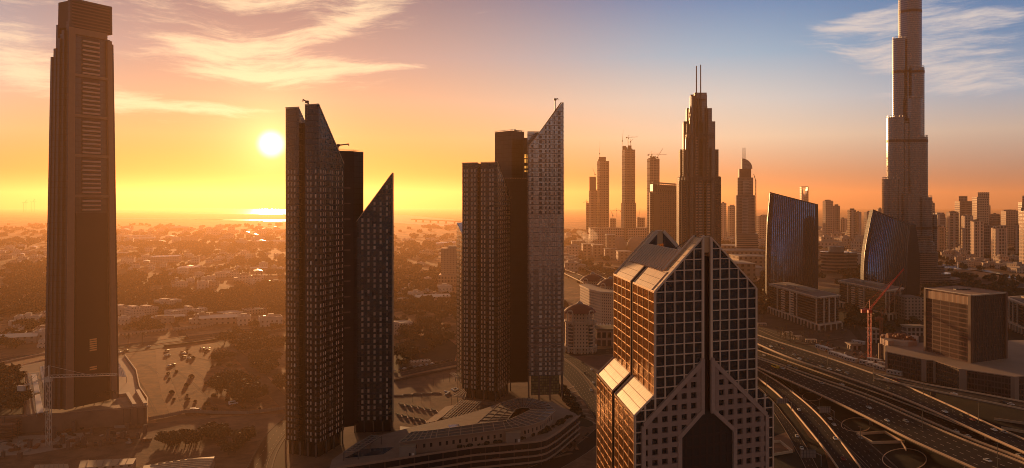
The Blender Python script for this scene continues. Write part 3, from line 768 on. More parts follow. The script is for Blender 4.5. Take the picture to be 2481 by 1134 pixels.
# ================================================================ ground, water, roads
from mathutils import noise as mn
def ground_mat():
    m = bpy.data.materials.new('ground_soil'); m.use_nodes = True; t = NT(m.node_tree); b = t.n['Principled BSDF']
    v = t.new('ShaderNodeTexCoord').outputs['Object']
    big = t.noise(v, .0016, 5, .6); mid_ = t.noise(v, .012, 8, .68); fine = t.noise(v, .16, 8, .72)
    c = t.mix(t.smooth(mid_, .40, .62), (.15,.075,.035), (.52,.27,.13))
    c = t.mix(t.m('MULTIPLY', t.smooth(big, .48, .60), .7), c, (.075,.055,.025))
    c = t.mix(t.m('MULTIPLY', t.smooth(fine, .40, .72), .55), c, (.60,.34,.18))
    vo = t.new('ShaderNodeTexVoronoi', distance='MANHATTAN'); vo.inputs['Scale'].default_value = .022; t.put(v, vo.inputs['Vector'])
    c = t.mix(t.m('MULTIPLY', t.m('GREATER_THAN', t.new('ShaderNodeSeparateColor').outputs[0], 2.0), .0), c, c)
    sc = t.new('ShaderNodeSeparateColor'); t.put(vo.outputs['Color'], sc.inputs[0])
    c = t.mix(t.m('MULTIPLY', t.m('GREATER_THAN', sc.outputs[0], .62), .45), c, (.10,.062,.036))
    t.put(c, b.inputs['Base Color']); b.inputs['Roughness'].default_value = .95; b.inputs['Specular IOR Level'].default_value = .15
    bp = t.new('ShaderNodeBump'); bp.inputs['Strength'].default_value = .5; bp.inputs['Distance'].default_value = 1.5; t.put(fine, bp.inputs['Height']); t.l.new(bp.outputs[0], b.inputs['Normal'])
    return m
g = MB(); g.face([(-23500,-550,0),(23500,-550,0),(23500,30500,0),(-23500,30500,0)]); struct('ground', g, ground_mat())
def lotmat(name, a, b_, s=.08, s2=.9, r=.95):
    m = bpy.data.materials.new(name); m.use_nodes = True; t = NT(m.node_tree); b = t.n['Principled BSDF']
    v = t.new('ShaderNodeTexCoord').outputs['Object']; n1 = t.noise(v, s, 7, .65, dist=.6); n2 = t.noise(v, s2, 4, .6)
    c = t.mix(t.smooth(n1, .35, .65), a, b_); n3 = t.noise(v, s*.35, 8, .75, dist=1.5); c = t.mix(t.m('MULTIPLY', n2, .5), c, [x*.55 for x in a]); c = t.mix(t.m('MULTIPLY', t.smooth(n3, .48, .60), .55), c, [x*.5 for x in b_])
    t.put(c, b.inputs['Base Color']); b.inputs['Roughness'].default_value = r; b.inputs['Specular IOR Level'].default_value = .2
    bp = t.new('ShaderNodeBump'); bp.inputs['Strength'].default_value = .4; bp.inputs['Distance'].default_value = .4; t.put(n2, bp.inputs['Height']); t.l.new(bp.outputs[0], b.inputs['Normal'])
    return m
def sheet(name, pts, m, z=.06):
    mb = MB(); P3 = [G(x, y, z) for x, y in pts]
    a = sum(P3[i].x*P3[(i+1) % len(P3)].y-P3[(i+1) % len(P3)].x*P3[i].y for i in range(len(P3)))
    if a < 0: P3 = P3[::-1]
    mb.face(P3); return struct(name, mb, m)
sandy = lotmat('pale_sand', (.38,.165,.065), (.16,.07,.03))
sandy2 = lotmat('packed_sand', (.42,.20,.09), (.32,.15,.07), .05)
asph = lotmat('old_asphalt', (.06,.042,.033), (.045,.032,.026), .1, 1.5, .8)
grassm = lotmat('dry_grass', (.045,.042,.018), (.075,.055,.028), .1)
darkveg = lotmat('dark_planting', (.018,.016,.009), (.045,.032,.018), .06)
paving = lotmat('tan_paving', (.30,.165,.09), (.22,.12,.07), .04, .6)
redpav = lotmat('red_paving', (.17,.075,.055), (.11,.055,.042), .06, .7, .8)
watm = mat('open_water', (.10,.09,.08), .28, ior=1.6, nscale=.02, namt=.2, bump=.05)
# water of the far creek
def far_sheet(name, pts, m, z=.8): return sheet(name, pts, m, z)
far_sheet('creek_water', [(230,508),(330,506),(520,505),(692,507),(980,521),(1100,532),(1125,548),(1050,547),(955,538),(692,519),(500,519),(400,517),(280,516)], watm)
for q in ([(280,528.5),(420,529.5),(540,530),(540,532.5),(420,531),(280,530)], [(470,530.5),(692,532),(692,536),(610,535),(480,533)], [(955,529),(1010,530),(1060,535),(1110,545),(1110,550),(1040,546),(955,540)]):
    far_sheet('inlet_water', q, watm, .9)
sheet('sand_lot', [(400,838),(540,822),(600,892),(655,968),(692,990),(692,1002),(450,1008),(430,960),(405,890)], sandy, .05)
sheet('sand_lot', [(287,842),(380,840),(388,920),(412,1003),(360,1020),(355,960),(330,900),(300,860)], sandy, .05)
sheet('dirt_track', [(376,841),(394,839),(406,900),(424,955),(448,996),(436,1006),(412,1004),(392,960),(380,900)], sandy2, .09)
sheet('building_site', [(-60,1042),(362,1026),(520,1012),(692,998),(692,1040),(600,1134),(-80,1150)], lotmat('site_soil', (.30,.17,.10), (.16,.09,.055), .06, .5), .04)
sheet('hardstand', [(-60,1062),(200,1048),(215,1075),(70,1102),(-60,1106)], mat('site_concrete', (.34,.25,.19), .9, nscale=.2, namt=.3), .10)
sheet('green_lawn', [(286,655),(330,640),(345,662),(310,700),(286,705)], grassm, .1)
sheet('green_lawn', [(955,838),(1060,800),(1110,840),(1100,880),(955,905)], darkveg, .08)
sheet('lawn_strip', [(958,832),(1010,824),(1020,838),(958,850)], grassm, .12)
# flat streets of the left and middle
roadm = None
def roadmat(name, lanes, dash=9.0, gap=.4, edge=True, col=(.034,.022,.016), line=(.42,.32,.24), wide=.009):
    """asphalt with painted lines; u runs 0..1 across, v in metres along"""
    m = bpy.data.materials.new(name); m.use_nodes = True; t = NT(m.node_tree); b = t.n['Principled BSDF']
    u, v = uvsplit(t)
    n1 = t.noise(t.new('ShaderNodeTexCoord').outputs['Object'], .12, 6, .6)
    wear = t.new('ShaderNodeMath', operation='PINGPONG'); t.put(t.m('MULTIPLY', u, float(lanes)), wear.inputs[0]); wear.inputs[1].default_value = .25
    c = t.mix(n1, [x*.75 for x in col], [x*1.35 for x in col])
    c = t.mix(t.m('MULTIPLY', wear.outputs[0], .9), c, [x*.7 for x in col])
    fr = t.m('FRACT', t.m('ADD', t.m('MULTIPLY', u, float(lanes)), .5)); dl = t.m('LESS_THAN', t.m('ABSOLUTE', t.m('SUBTRACT', fr, .5)), wide*lanes)
    inner = t.m('MULTIPLY', t.m('GREATER_THAN', u, .5/lanes), t.m('LESS_THAN', u, 1-.5/lanes))
    mk = t.m('MULTIPLY', t.m('MULTIPLY', dl, inner), band(t, v, dash, 0, gap))
    if edge:
        e = t.m('ABSOLUTE', t.m('SUBTRACT', u, .5)); mk = t.m('MAXIMUM', mk, t.m('MULTIPLY', t.m('GREATER_THAN', e, .462), t.m('LESS_THAN', e, .462+wide*1.0)))
    t.put(t.mix(mk, c, line), b.inputs['Base Color']); b.inputs['Roughness'].default_value = .9; b.inputs['Specular IOR Level'].default_value = .12
    return m
def resample(pts, n):
    d = [0]
    for a, b in zip(pts[:-1], pts[1:]): d.append(d[-1]+(b-a).length)
    out = []
    for i in range(n):
        s = d[-1]*i/(n-1); k = 0
        while k < len(d)-2 and d[k+1] < s: k += 1
        f = (s-d[k])/max(1e-9, d[k+1]-d[k]); out.append(pts[k].lerp(pts[k+1], min(max(f, 0), 1)))
    return out
def smooth_pts(pts, it=2):
    for _ in range(it):
        q = [pts[0]]
        for a, b in zip(pts[:-1], pts[1:]): q += [a.lerp(b, .25), a.lerp(b, .75)]
        q.append(pts[-1]); pts = q
    return pts
def road_edges(A, B, z, n=60, zf=None, ext=0):
    def f(L):
        q = [G(x, y, (z if zf is None else zf(x))) for x, y in L]
        if ext:
            if ext > 0: q.insert(0, q[0]+Vector(((q[0]-q[1]).x, (q[0]-q[1]).y, 0)).normalized()*ext*.6)
            ex_ = abs(ext); q.append(q[-1]+Vector(((q[-1]-q[-2]).x, (q[-1]-q[-2]).y, 0)).normalized()*ex_)
        return resample(smooth_pts(q), n)
    return f(A), f(B)
ROADS = {}
def flat_road(name, A, B, m, z=.12, n=40, key=None, kerb=True):
    a, b = road_edges(A, B, z, n)
    # put a on the side so that the sheet faces up
    mb = MB(); v = 0
    for i in range(n-1):
        L = ((a[i+1]+b[i+1])/2-(a[i]+b[i])/2).length
        q = [a[i], b[i], b[i+1], a[i+1]]; uv = [(0, v), (1, v), (1, v+L), (0, v+L)]
        if (q[1]-q[0]).cross(q[2]-q[0]).z < 0: q = q[::-1]; uv = uv[::-1]
        mb.face(q, uv); v += L
    o = struct(name, mb, m)
    if kerb:
        for e in (a, b):
            k = MB()
            for p, q in zip(e[:-1], e[1:]): k.beam(p+Vector((0, 0, .0)), q+Vector((0, 0, .0)), .35, .3)
            k.build('kerb', kerbm, o)
    if key: ROADS[key] = (a, b)
    return o
kerbm = mat('kerb_stone', (.26,.17,.11), .9)
r2 = roadmat('two_lane_asphalt', 2, col=(.05,.034,.026)); r3 = roadmat('three_lane_asphalt', 3); r4 = roadmat('four_lane_asphalt', 4); r5 = roadmat('five_lane_asphalt', 5); r0 = roadmat('plain_asphalt', 1, edge=False)
flat_road('street', [(-20,872),(120,852),(290,836),(480,812),(692,786)], [(-20,880),(120,861),(290,845),(480,820),(692,793)], r2, key='s1')
flat_road('street', [(120,864),(290,849),(480,823),(692,796)], [(120,872),(290,857),(480,831),(692,803)], r2, key='s2')
flat_road('street', [(955,746),(1040,734),(1110,730),(1160,728)], [(955,757),(1040,744),(1110,738),(1160,736)], r3, key='s3')
flat_road('street', [(955,712),(1000,716),(1060,728),(1110,738)], [(955,716),(1000,721),(1050,732),(1100,742)], r2)
flat_road('dirt_road', [(516,824),(575,872),(625,930),(692,1000)], [(546,822),(605,868),(650,915),(692,960)], lotmat('dark_dirt', (.17,.10,.06), (.13,.075,.045)), kerb=False)
flat_road('street', [(590,1150),(625,1080),(655,1040),(692,1008)], [(655,1150),(668,1100),(690,1060),(715,1030)], r3, key='s4')
flat_road('street', [(700,1150),(690,1100),(700,1060)], [(640,1150),(655,1100),(690,1050)], r0, z=.1)
flat_road('street', [(60,560),(20,600),(-20,650)], [(75,562),(38,602),(5,650)], r0)
flat_road('street', [(470,560),(520,600),(580,660),(640,740),(680,800)], [(480,560),(532,600),(596,660),(660,740),(692,780)], r0)
flat_road('street', [(392,745),(410,780),(440,825)], [(405,742),(428,780),(460,820)], r0)
flat_road('street', [(1040,560),(1052,585),(1066,600)], [(1046,560),(1064,585),(1082,600)], r0)
# crossing in the middle distance, right of the middle tower
sheet('crossing_paving', [(1365,850),(1450,846),(1500,852),(1500,905),(1450,930),(1415,900),(1365,880)], redpav, .07)
flat_road('avenue', [(1352,862),(1400,893),(1440,950),(1475,1020)], [(1330,874),(1360,905),(1410,962),(1450,1030)], r5, z=.16, key='av1')
flat_road('avenue', [(1385,862),(1425,885),(1470,930)], [(1366,866),(1412,902),(1455,955)], r4, z=.2, key='av2')
flat_road('avenue', [(1352,848),(1420,848),(1500,842)], [(1352,866),(1425,862),(1500,858)], r3, z=.24)
sheet('striped_paving', [(1355,925),(1385,950),(1425,1000),(1447,1030),(1447,1060),(1410,1010),(1380,985),(1348,965)], paving, .1)
# bright lots and plaza round the foot of the two dark towers
sheet('plaza_paving', [(940,925),(1120,888),(1360,880),(1400,960),(1447,1050),(1470,1160),(600,1160),(692,1040),(940,1010)], paving, .03)
flat_road('forecourt_road', [(1447,1035),(1400,1078),(1340,1110),(1240,1150)], [(1475,1050),(1440,1085),(1400,1112),(1330,1150)], r0, z=.12)
flat_road('street', [(955,905),(1040,886),(1125,870)], [(955,916),(1040,897),(1125,880)], r2, z=.1, key='s5')
# ground of the right
sheet('verge', [(1832,700),(2140,700),(2500,780),(2700,900),(2700,1300),(1832,1300)], darkveg, .05)
sheet('courtyard_paving', [(1835,745),(1870,735),(2060,800),(2110,860),(1990,850),(1900,815),(1835,790)], lotmat('grey_paving', (.13,.085,.06), (.09,.06,.042), .05), .09)
sheet('courtyard_paving', [(2040,745),(2240,760),(2240,850),(2120,870),(2080,800)], lotmat('dark_paving', (.08,.052,.038), (.055,.037,.028), .05), .09)
sheet('building_site', [(1975,838),(2120,860),(2150,900),(2260,935),(2150,925),(2050,885),(1985,860)], lotmat('site_soil_dark', (.22,.13,.08), (.12,.07,.05), .08), .12)
sheet('lake_water', [(2255,648),(2320,651),(2400,662),(2470,680),(2500,690),(2500,686),(2430,662),(2360,648),(2262,638)], mat('lake_water', (.035,.085,.075), .25, nscale=.01, namt=.2), .3)
sheet('sand_mound', [(2318,655),(2360,654),(2420,664),(2455,680),(2440,690),(2380,688),(2325,676)], lotmat('red_sand', (.28,.12,.06), (.22,.10,.05), .01), .3)
sheet('parking_lot', [(2428,680),(2500,690),(2700,720),(2700,760),(2440,720)], asph, .2)
sheet('grove_floor', [(2235,670),(2330,678),(2440,692),(2600,730),(2600,790),(2235,740)], darkveg, .15)
# ---------------------------------------------------------------- raised highways
parm = mat('parapet_concrete', (.72,.47,.27), .7, nscale=.3, namt=.18)
undm = mat('deck_concrete', (.24,.145,.09), .85, nscale=.2, namt=.25)
def Z2(L): return [(1820+x/2.343, 650+y/2.343) for x, y in L]
def deck(name, A, B, z, m, n=70, th=1.5, key=None, piers=(), sides=(1, 1), zend=None, label=None):
    zf = (lambda x: z) if zend is None else (lambda x: z+(zend-z)*min(max((x-1820)/661, 0), 1))
    a, b = road_edges(A, B, z, n, zf, ext=(-220 if key == 'H1b' else 220 if name in ('highway', 'slip_road') else 60))
    mb = MB(); v = 0
    for i in range(n-1):
        L = ((a[i+1]+b[i+1])/2-(a[i]+b[i])/2).length
        q = [a[i], b[i], b[i+1], a[i+1]]; uv = [(0, v), (1, v), (1, v+L), (0, v+L)]
        if (q[1]-q[0]).cross(q[2]-q[0]).z < 0: q = q[::-1]; uv = uv[::-1]
        mb.face(q, uv); v += L
    o = struct(name, mb, m)
    lo = MB(); dn = Vector((0, 0, -th))
    for i in range(n-1):
        e = Vector((0, 0, -.02)); ins = .22
        a0, a1 = a[i]+e, a[i+1]+e; b0, b1 = b[i]+e, b[i+1]+e
        c0, c1 = a0.lerp(b0, ins)+dn*1.4, a1.lerp(b1, ins)+dn*1.4; d0, d1 = b0.lerp(a0, ins)+dn*1.4, b1.lerp(a1, ins)+dn*1.4
        a0d, a1d, b0d, b1d = a0+dn*.55, a1+dn*.55, b0+dn*.55, b1+dn*.55
        for q in ([a0, a0d, a1d, a1], [b0, b1, b1d, b0d], [a0d, c0, c1, a1d], [b0d, b1d, d1, d0], [c0, d0, d1, c1]): lo.face(q)
    lo.build('deck_slab', undm, o)
    for e, s_, oth in ((a, sides[0], b), (b, sides[1], a)):
        if not s_: continue
        k = MB()
        for i in range(n-1):
            k.beam(e[i]+Vector((0, 0, .5)), e[i+1]+Vector((0, 0, .5)), .6, 1.15)
        k.build('parapet', parm, o)
    for f in piers:
        i = int(f*(n-1)); c = (a[i]+b[i])/2; w = (b[i]-a[i]); L = w.length; w.normalize()
        for s_ in ((-.22, .22) if L > 16 else (0,)):
            p = c+w*L*s_
            pr = MB().tube((p.x, p.y, 0), (p.x, p.y, p.z-th*2.2), 1.3, 1.3, 10); pr.build('pier', undm, o)
        MB().beam(Vector((c.x, c.y, c.z-th*1.9))-w*L*.34, Vector((c.x, c.y, c.z-th*1.9))+w*L*.34, 2.4, 1.8).build('pier_cap', undm, o)
    if key: ROADS[key] = (a, b)
    return o
deck('highway', Z2([(-80,330),(0,366),(45,385),(200,435),(450,515),(700,603),(860,662),(1000,725),(1200,815),(1350,890),(1549,975),(1750,1060)]),
     Z2([(-80,380),(0,415),(30,428),(200,505),(450,590),(640,655),(850,735),(1050,820),(1250,915),(1549,1048),(1750,1140)]), 15, roadmat('flyover_asphalt', 4), key='H1', piers=(.1,.25,.38,.52,.66,.8), zend=12)
deck('slip_road', Z2([(690,598),(820,622),(1000,663),(1250,705),(1549,762),(1750,800)]), Z2([(700,628),(850,658),(1000,690),(1250,742),(1549,803),(1750,850)]), 14.6, r2, key='H1b', piers=(.15,.5,.78), zend=13.6)
deck('highway', Z2([(-80,415),(0,452),(30,465),(250,545),(430,610),(700,705),(1000,818),(1300,938),(1549,1040),(1750,1130)]),
     Z2([(-80,470),(0,492),(150,541),(320,603),(660,718),(1000,868),(1250,974),(1549,1084),(1750,1180)]), 8, roadmat('inner_asphalt', 4), key='H2', piers=(.2,.42,.6,.8))
deck('highway', Z2([(-80,475),(0,503),(30,512),(200,570),(320,622),(660,737),(1000,890),(1250,996),(1549,1108),(1750,1200)]),
     Z2([(-80,515),(0,548),(30,562),(250,655),(500,770),(700,870),(900,975),(1100,1065),(1270,1140),(1450,1220)]), 8, roadmat('outer_asphalt', 5), key='H3', piers=(.2,.36,.5,.64,.78))
deck('slip_road', Z2([(-40,545),(0,562),(30,575),(150,645),(280,740),(400,850),(500,975),(580,1080),(650,1180)]),
     Z2([(-40,590),(0,603),(60,640),(180,740),(280,860),(370,970),(440,1060),(520,1180)]), 4.0, roadmat('slip_asphalt', 3), key='R1', piers=(), zend=3)
flat_road('slip_road', Z2([(-20,620),(60,690),(140,770),(190,840),(240,900),(300,990),(350,1080),(400,1180)]), Z2([(-20,655),(60,730),(110,790),(150,850),(200,930),(250,1020),(290,1090),(330,1180)]), r3, z=.3, key='R2')
flat_road('slip_road', Z2([(-20,700),(60,760),(70,830),(30,900),(-60,960)]), Z2([(-20,670),(90,740),(115,830),(80,920),(-60,1000)]), r2, z=.26)
flat_road('underpass_road', Z2([(130,600),(270,715),(400,800),(500,870),(620,950),(740,1050),(860,1160)]), Z2([(60,620),(230,760),(360,850),(450,930),(560,1030),(690,1180)]), r4, z=.3, key='R3')
flat_road('underpass_road', Z2([(420,880),(520,985),(620,1080),(720,1180)]), Z2([(400,895),(490,1000),(570,1090),(640,1180)]), r2, z=.34)
flat_road('underpass_road', Z2([(300,640),(600,740),(900,820),(1200,905),(1549,990)]), Z2([(300,665),(600,765),(900,848),(1200,935),(1549,1025)]), r3, z=.3, kerb=True)
flat_road('frontage_road', Z2([(30,330),(200,400),(330,420),(520,395)]), Z2([(30,345),(190,416),(340,436),(520,405)]), r2, z=.3)
sheet('sand_verge', Z2([(215,790),(260,860),(330,960),(410,1010),(440,1134),(520,1170),(440,1040),(330,900),(250,800)]), lotmat('orange_sand', (.32,.15,.07), (.26,.12,.06), .06), .2)
sheet('sand_verge', Z2([(115,960),(210,925),(250,1040),(130,1060)]), lotmat('orange_sand_b', (.36,.18,.09), (.30,.15,.08), .06), .2)
sheet('lawn', Z2([(115,1060),(240,1048),(280,1150),(115,1150)]), darkveg, .22)
# curved kerbs of the planted loops
def loop_kerb(cx, cy, rx, ry, a0=0, a1=360, n=28, z=.25):
    mb = MB(); pts = [G(1820+(cx+rx*cos(radians(a0+(a1-a0)*i/n)))/2.343, 650+(cy+ry*sin(radians(a0+(a1-a0)*i/n)))/2.343, z) for i in range(n+1)]
    for p, q in zip(pts[:-1], pts[1:]): mb.beam(p, q, .5, .4)
    struct('kerb', mb, parm)
loop_kerb(345, 728, 55, 25); loop_kerb(600, 890, 88, 42, 150, 360); loop_kerb(600, 905, 70, 22, 0, 180); loop_kerb(870, 1085, 125, 62); loop_kerb(600, 880, 85, 30, 180, 300)
for L in ([(600,940),(760,930),(860,985)], [(600,940),(690,990),(870,985)], [(850,985),(880,1030)], [(1380,855),(1549,880)], [(1420,905),(1549,930)], [(118,1060),(235,1040),(165,985)], [(118,985),(165,985)]):
    mb = MB()
    for p, q in zip(L[:-1], L[1:]): mb.beam(G(*Z2([p])[0], .9), G(*Z2([q])[0], .9), .7, 1.8)
    struct('retaining_wall', mb, parm)
# sloping soil embankment of the left: long low viaduct behind the tapered tower
v = deck('viaduct', [(-60,893),(0,880),(60,867),(125,853)], [(-60,920),(0,901),(60,884),(125,868)], 9, sandy2, n=12, th=1.6, piers=(.3,.6,.9))
# ================================================================ buildings of the middle distance
def W(px, Y): return Vector((XP(px, Y), Y))
def par(N, L, R): return [N, R, L+(R-N), L]      # ground ring from near, left and right corners
def band_off(ring, d):
    c = sum(ring, Vector((0, 0)))/len(ring); return [c+(p-c)*(1+d/(p-c).length) for p in ring]
dark_louvre = facade('dark_banded_glass', (.035,.018,.012), (.012,.008,.007), fh=3.4, bw=400, ww=1.1, wh=.62, grough=.2, wrough=.5, vary=.0)
pale = mat('pale_cladding', (.66,.46,.31), .7, nscale=.4, namt=.15)
roofdk = mat('roof_membrane', (.17,.12,.095), .9, nscale=.08, namt=.4)
def pier_line(root, p, q, fr, z0, z1, w=2.0, dp=1.2, m=pale, name='pier'):
    d = (q-p); L = d.length; d = d.normalized(); n = Vector((d.y, -d.x))
    for f in fr:
        c = p+d*L*f; MB().obox((c.x-d.x*w/2, c.y-d.y*w/2, z0), (d.x*w, d.y*w, 0), (n.x*dp, n.y*dp, 0), (0, 0, z1-z0)).build(name, m, root)
def office_block(N, L, R, H, label, fr_l, fr_r, pod=9.0, strip_l=(), courtyard=True):
    ring = par(N, L, R); c = sum(ring, Vector((0, 0)))/4
    root = thing('office_block', (c.x, c.y, 0), label, 'office building')
    MB().prism(ring, pod-1, H-3).build('glazed_body', dark_louvre, root)
    rl, ll = (R-N), (L-N)
    pier_line(root, L, N, fr_l, pod, H-1.5); pier_line(root, N, R, fr_r, pod, H-1.5)
    # punched stair strips between pairs of piers
    for f0, f1 in strip_l:
        d = (N-L); p = L+d*f0; q = L+d*f1; n = Vector((d.y, -d.x)).normalized()
        mb = MB()
        k = pod+1
        while k < H-4:
            mb.obox((p.x+n.x*.2, p.y+n.y*.2, k), (q.x-p.x, q.y-p.y, 0), (n.x*.7, n.y*.7, 0), (0, 0, 1.6)); k += 3.4
        o = mb.build('window_band', pale, root); o['kind'] = 'stuff'
    # eaves slab, its underside brackets, roof with a sunk middle
    e = band_off(ring, 4.0)
    MB().prism(e, H-1.2, H, bottom=True).build('eaves_slab', pale, root)
    inn = band_off(ring, -3.0); MB().prism(inn, H, H+.25).build('roof', roofdk, root)
    mb = MB()
    e2 = band_off(ring, 1.4)
    for (p, q) in ((e2[3], e2[0]), (e2[0], e2[1])):
        n_ = int((q-p).length/5.2)
        for i in range(n_+1):
            s = p.lerp(q, i/n_); mb.box(s.x-.7, s.x+.7, s.y-.7, s.y+.7, H-3.2, H-1.25)
    o = mb.build('eaves_bracket', pale, root); o['kind'] = 'stuff'
    for (f0, f1, g0, g1, hh) in ((.25,.55,.3,.7,3.2), (.62,.8,.35,.6,2.2)):
        qd = [N+ll*f0+rl*g0, N+ll*f0+rl*g1, N+ll*f1+rl*g1, N+ll*f1+rl*g0]; MB().prism(qd, H+.2, H+hh).build('roof_plant', M['concrete'], root)
    # colonnade
    co = band_off(ring, 7.0)
    MB().prism(co, pod-1.6, pod, bottom=True).build('podium_roof', pale, root)
    MB().prism(band_off(ring, 1.0), 0, pod-1.5).build('podium_wall', M['dark'], root)
    for (p, q) in ((co[3], co[0]), (co[0], co[1])):
        n_ = max(3, int((q-p).length/11))
        for i in range(n_+1):
            s = p.lerp(q, .01+.98*i/n_); MB().box(s.x-.8, s.x+.8, s.y-.8, s.y+.8, 0, pod-1.5).build('column', pale, root)
    return root
office_block(W(1982, 1042), W(1866, 1215), W(2032, 1068), 43, 'pale and dark office block with overhanging roof just right of the gabled tower', (.18,.46,.60,.98), (.25,.5,.80), strip_l=((.27,.35),(.46,.54)))
office_block(W(2150, 1140), W(2034, 1290), W(2186, 1180), 41, 'pale and dark office block standing behind the red crane jib', (.20,.55,.98), (.1,.45,.8), strip_l=((.28,.36),(.44,.52)))
office_block(W(2485, 1010), W(2440, 1085), W(2560, 1040), 38, 'pale and dark office block cut by the right edge, behind the brown block', (.15,.35,.6,.98), (.3,.7))
# brown cube and its long podium
def brown_block():
    N, L, R = W(2354, 727), W(2240, 789), W(2438, 751); ring = par(N, L, R); c = sum(ring, Vector((0, 0)))/4
    root = thing('office_block', (c.x, c.y, 20), 'large brown office block with gridded faces and a flat tan roof near the right edge', 'office building')
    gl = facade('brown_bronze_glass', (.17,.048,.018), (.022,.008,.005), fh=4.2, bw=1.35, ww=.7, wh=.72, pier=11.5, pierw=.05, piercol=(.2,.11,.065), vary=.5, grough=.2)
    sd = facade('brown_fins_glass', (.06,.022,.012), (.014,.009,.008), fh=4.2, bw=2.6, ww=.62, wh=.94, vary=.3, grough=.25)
    H = 79.5
    mb = MB(); z0 = 20
    b = [(p.x, p.y, z0) for p in ring]; t_ = [(p.x, p.y, H) for p in ring]
    for i in range(4):
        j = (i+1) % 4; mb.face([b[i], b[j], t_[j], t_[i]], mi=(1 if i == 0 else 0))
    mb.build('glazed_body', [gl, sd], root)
    MB().prism(band_off(ring, -.3), H-.5, H+.4).build('roof', mat('tan_roof', (.42,.21,.11), .9, nscale=.1, namt=.15), root)
    d = (N-L).normalized(); n = Vector((d.y, -d.x)); r = (R-N).normalized(); rn = Vector((r.y, -r.x))
    edge = mat('brown_edge_stone', (.19,.095,.055), .7)
    mb = MB().obox((N.x-d.x*3.6, N.y-d.y*3.6, z0), tuple(d*3.6)+(0,), tuple(n*.9)+(0,), (0, 0, H-z0)); mb.build('corner_pier', edge, root)
    mb = MB().obox((L.x, L.y, z0), tuple(d*2.8)+(0,), tuple(n*.9)+(0,), (0, 0, H-z0)); mb.build('corner_pier', edge, root)
    mb = MB().obox((N.x, N.y, z0), tuple(r*1.2)+(0,), tuple(rn*.9)+(0,), (0, 0, H-z0)); mb.build('corner_pier', edge, root)
    mb = MB().obox((R.x-r.x*2.2, R.y-r.y*2.2, z0), tuple(r*2.2)+(0,), tuple(rn*1.4)+(0,), (0, 0, H+.6-z0)); mb.build('corner_pier', edge, root)
    mb = MB().obox((L.x+d.x*2.8, L.y+d.y*2.8, H-8.5), tuple(d*((N-L).length-6.4))+(0,), tuple(n*.5)+(0,), (0, 0, 7.2)); mb.build('top_screen', facade('orange_screen', (.40,.17,.06), (.27,.11,.04), fh=20, bw=1.6, ww=.5, wh=1.2, grough=.5), root)
    wp = mat('roof_edge_white', (.66,.5,.34), .5)
    mb = MB()
    for k in range(26):
        s = R.lerp(N, (k+.3)/26); mb.box(s.x-.55, s.x+.55, s.y-.9, s.y+.2, H-.4, H+.9)
    o = mb.build('roof_light', wp, root); o['kind'] = 'stuff'
    MB().beam((L.x, L.y, H+.5), (N.x, N.y, H+.5), .8, .7).build('roof_edge', wp, root)
    bk = L+(R-N); MB().beam((L.x, L.y, H+.5), (bk.x, bk.y, H+.5), .6, .6).build('roof_edge', edge, root); MB().beam((bk.x, bk.y, H+.5), (R.x, R.y, H+.5), .6, .6).build('roof_edge', edge, root)
    c2 = N.lerp(bk, .52)
    for k in range(5): MB().box(c2.x-8+k*3.2, c2.x-6+k*3.2, c2.y-1+k*.6, c2.y+4, H+.3, H+1.3).build('roof_vent', M['steel_dark'], root)
    # podium as its own building
    pr = [W(2148, 786), W(2243, 745), W(2262, 742), W(2330, 703), W(2460, 671), W(2600, 700), W(2600, 860), W(2470, 850), W(2150, 830)]
    c = sum(pr, Vector((0, 0)))/len(pr)
    root = thing('podium_building', (c.x, c.y, 0), 'long low brown building with a wide flat roof under the large brown block', 'office building')
    mb = MB(); mb.prism(pr, 0, 19.2); mb.build('glazed_body', facade('podium_bronze', (.085,.042,.026), (.022,.012,.010), fh=4.6, bw=2.6, ww=.78, wh=.74, vary=.5, grough=.25), root)
    MB().prism(band_off(pr, .8), 19.2, 20, bottom=True).build('roof_slab', mat('podium_roof', (.40,.26,.17), .85, nscale=.06, namt=.2), root)
    st = mat('podium_pier_stone', (.33,.21,.14), .7)
    for (a, b_, f, w) in ((0,1,0.01,2.2),(0,1,.97,5),(2,3,.05,3),(3,4,.03,6),(4,5,.01,5),(3,4,.96,3)):
        p, q = pr[a], pr[b_]; pier_line(root, p, q, (f,), 0, 19.6, w, 1.0, st)
brown_block()
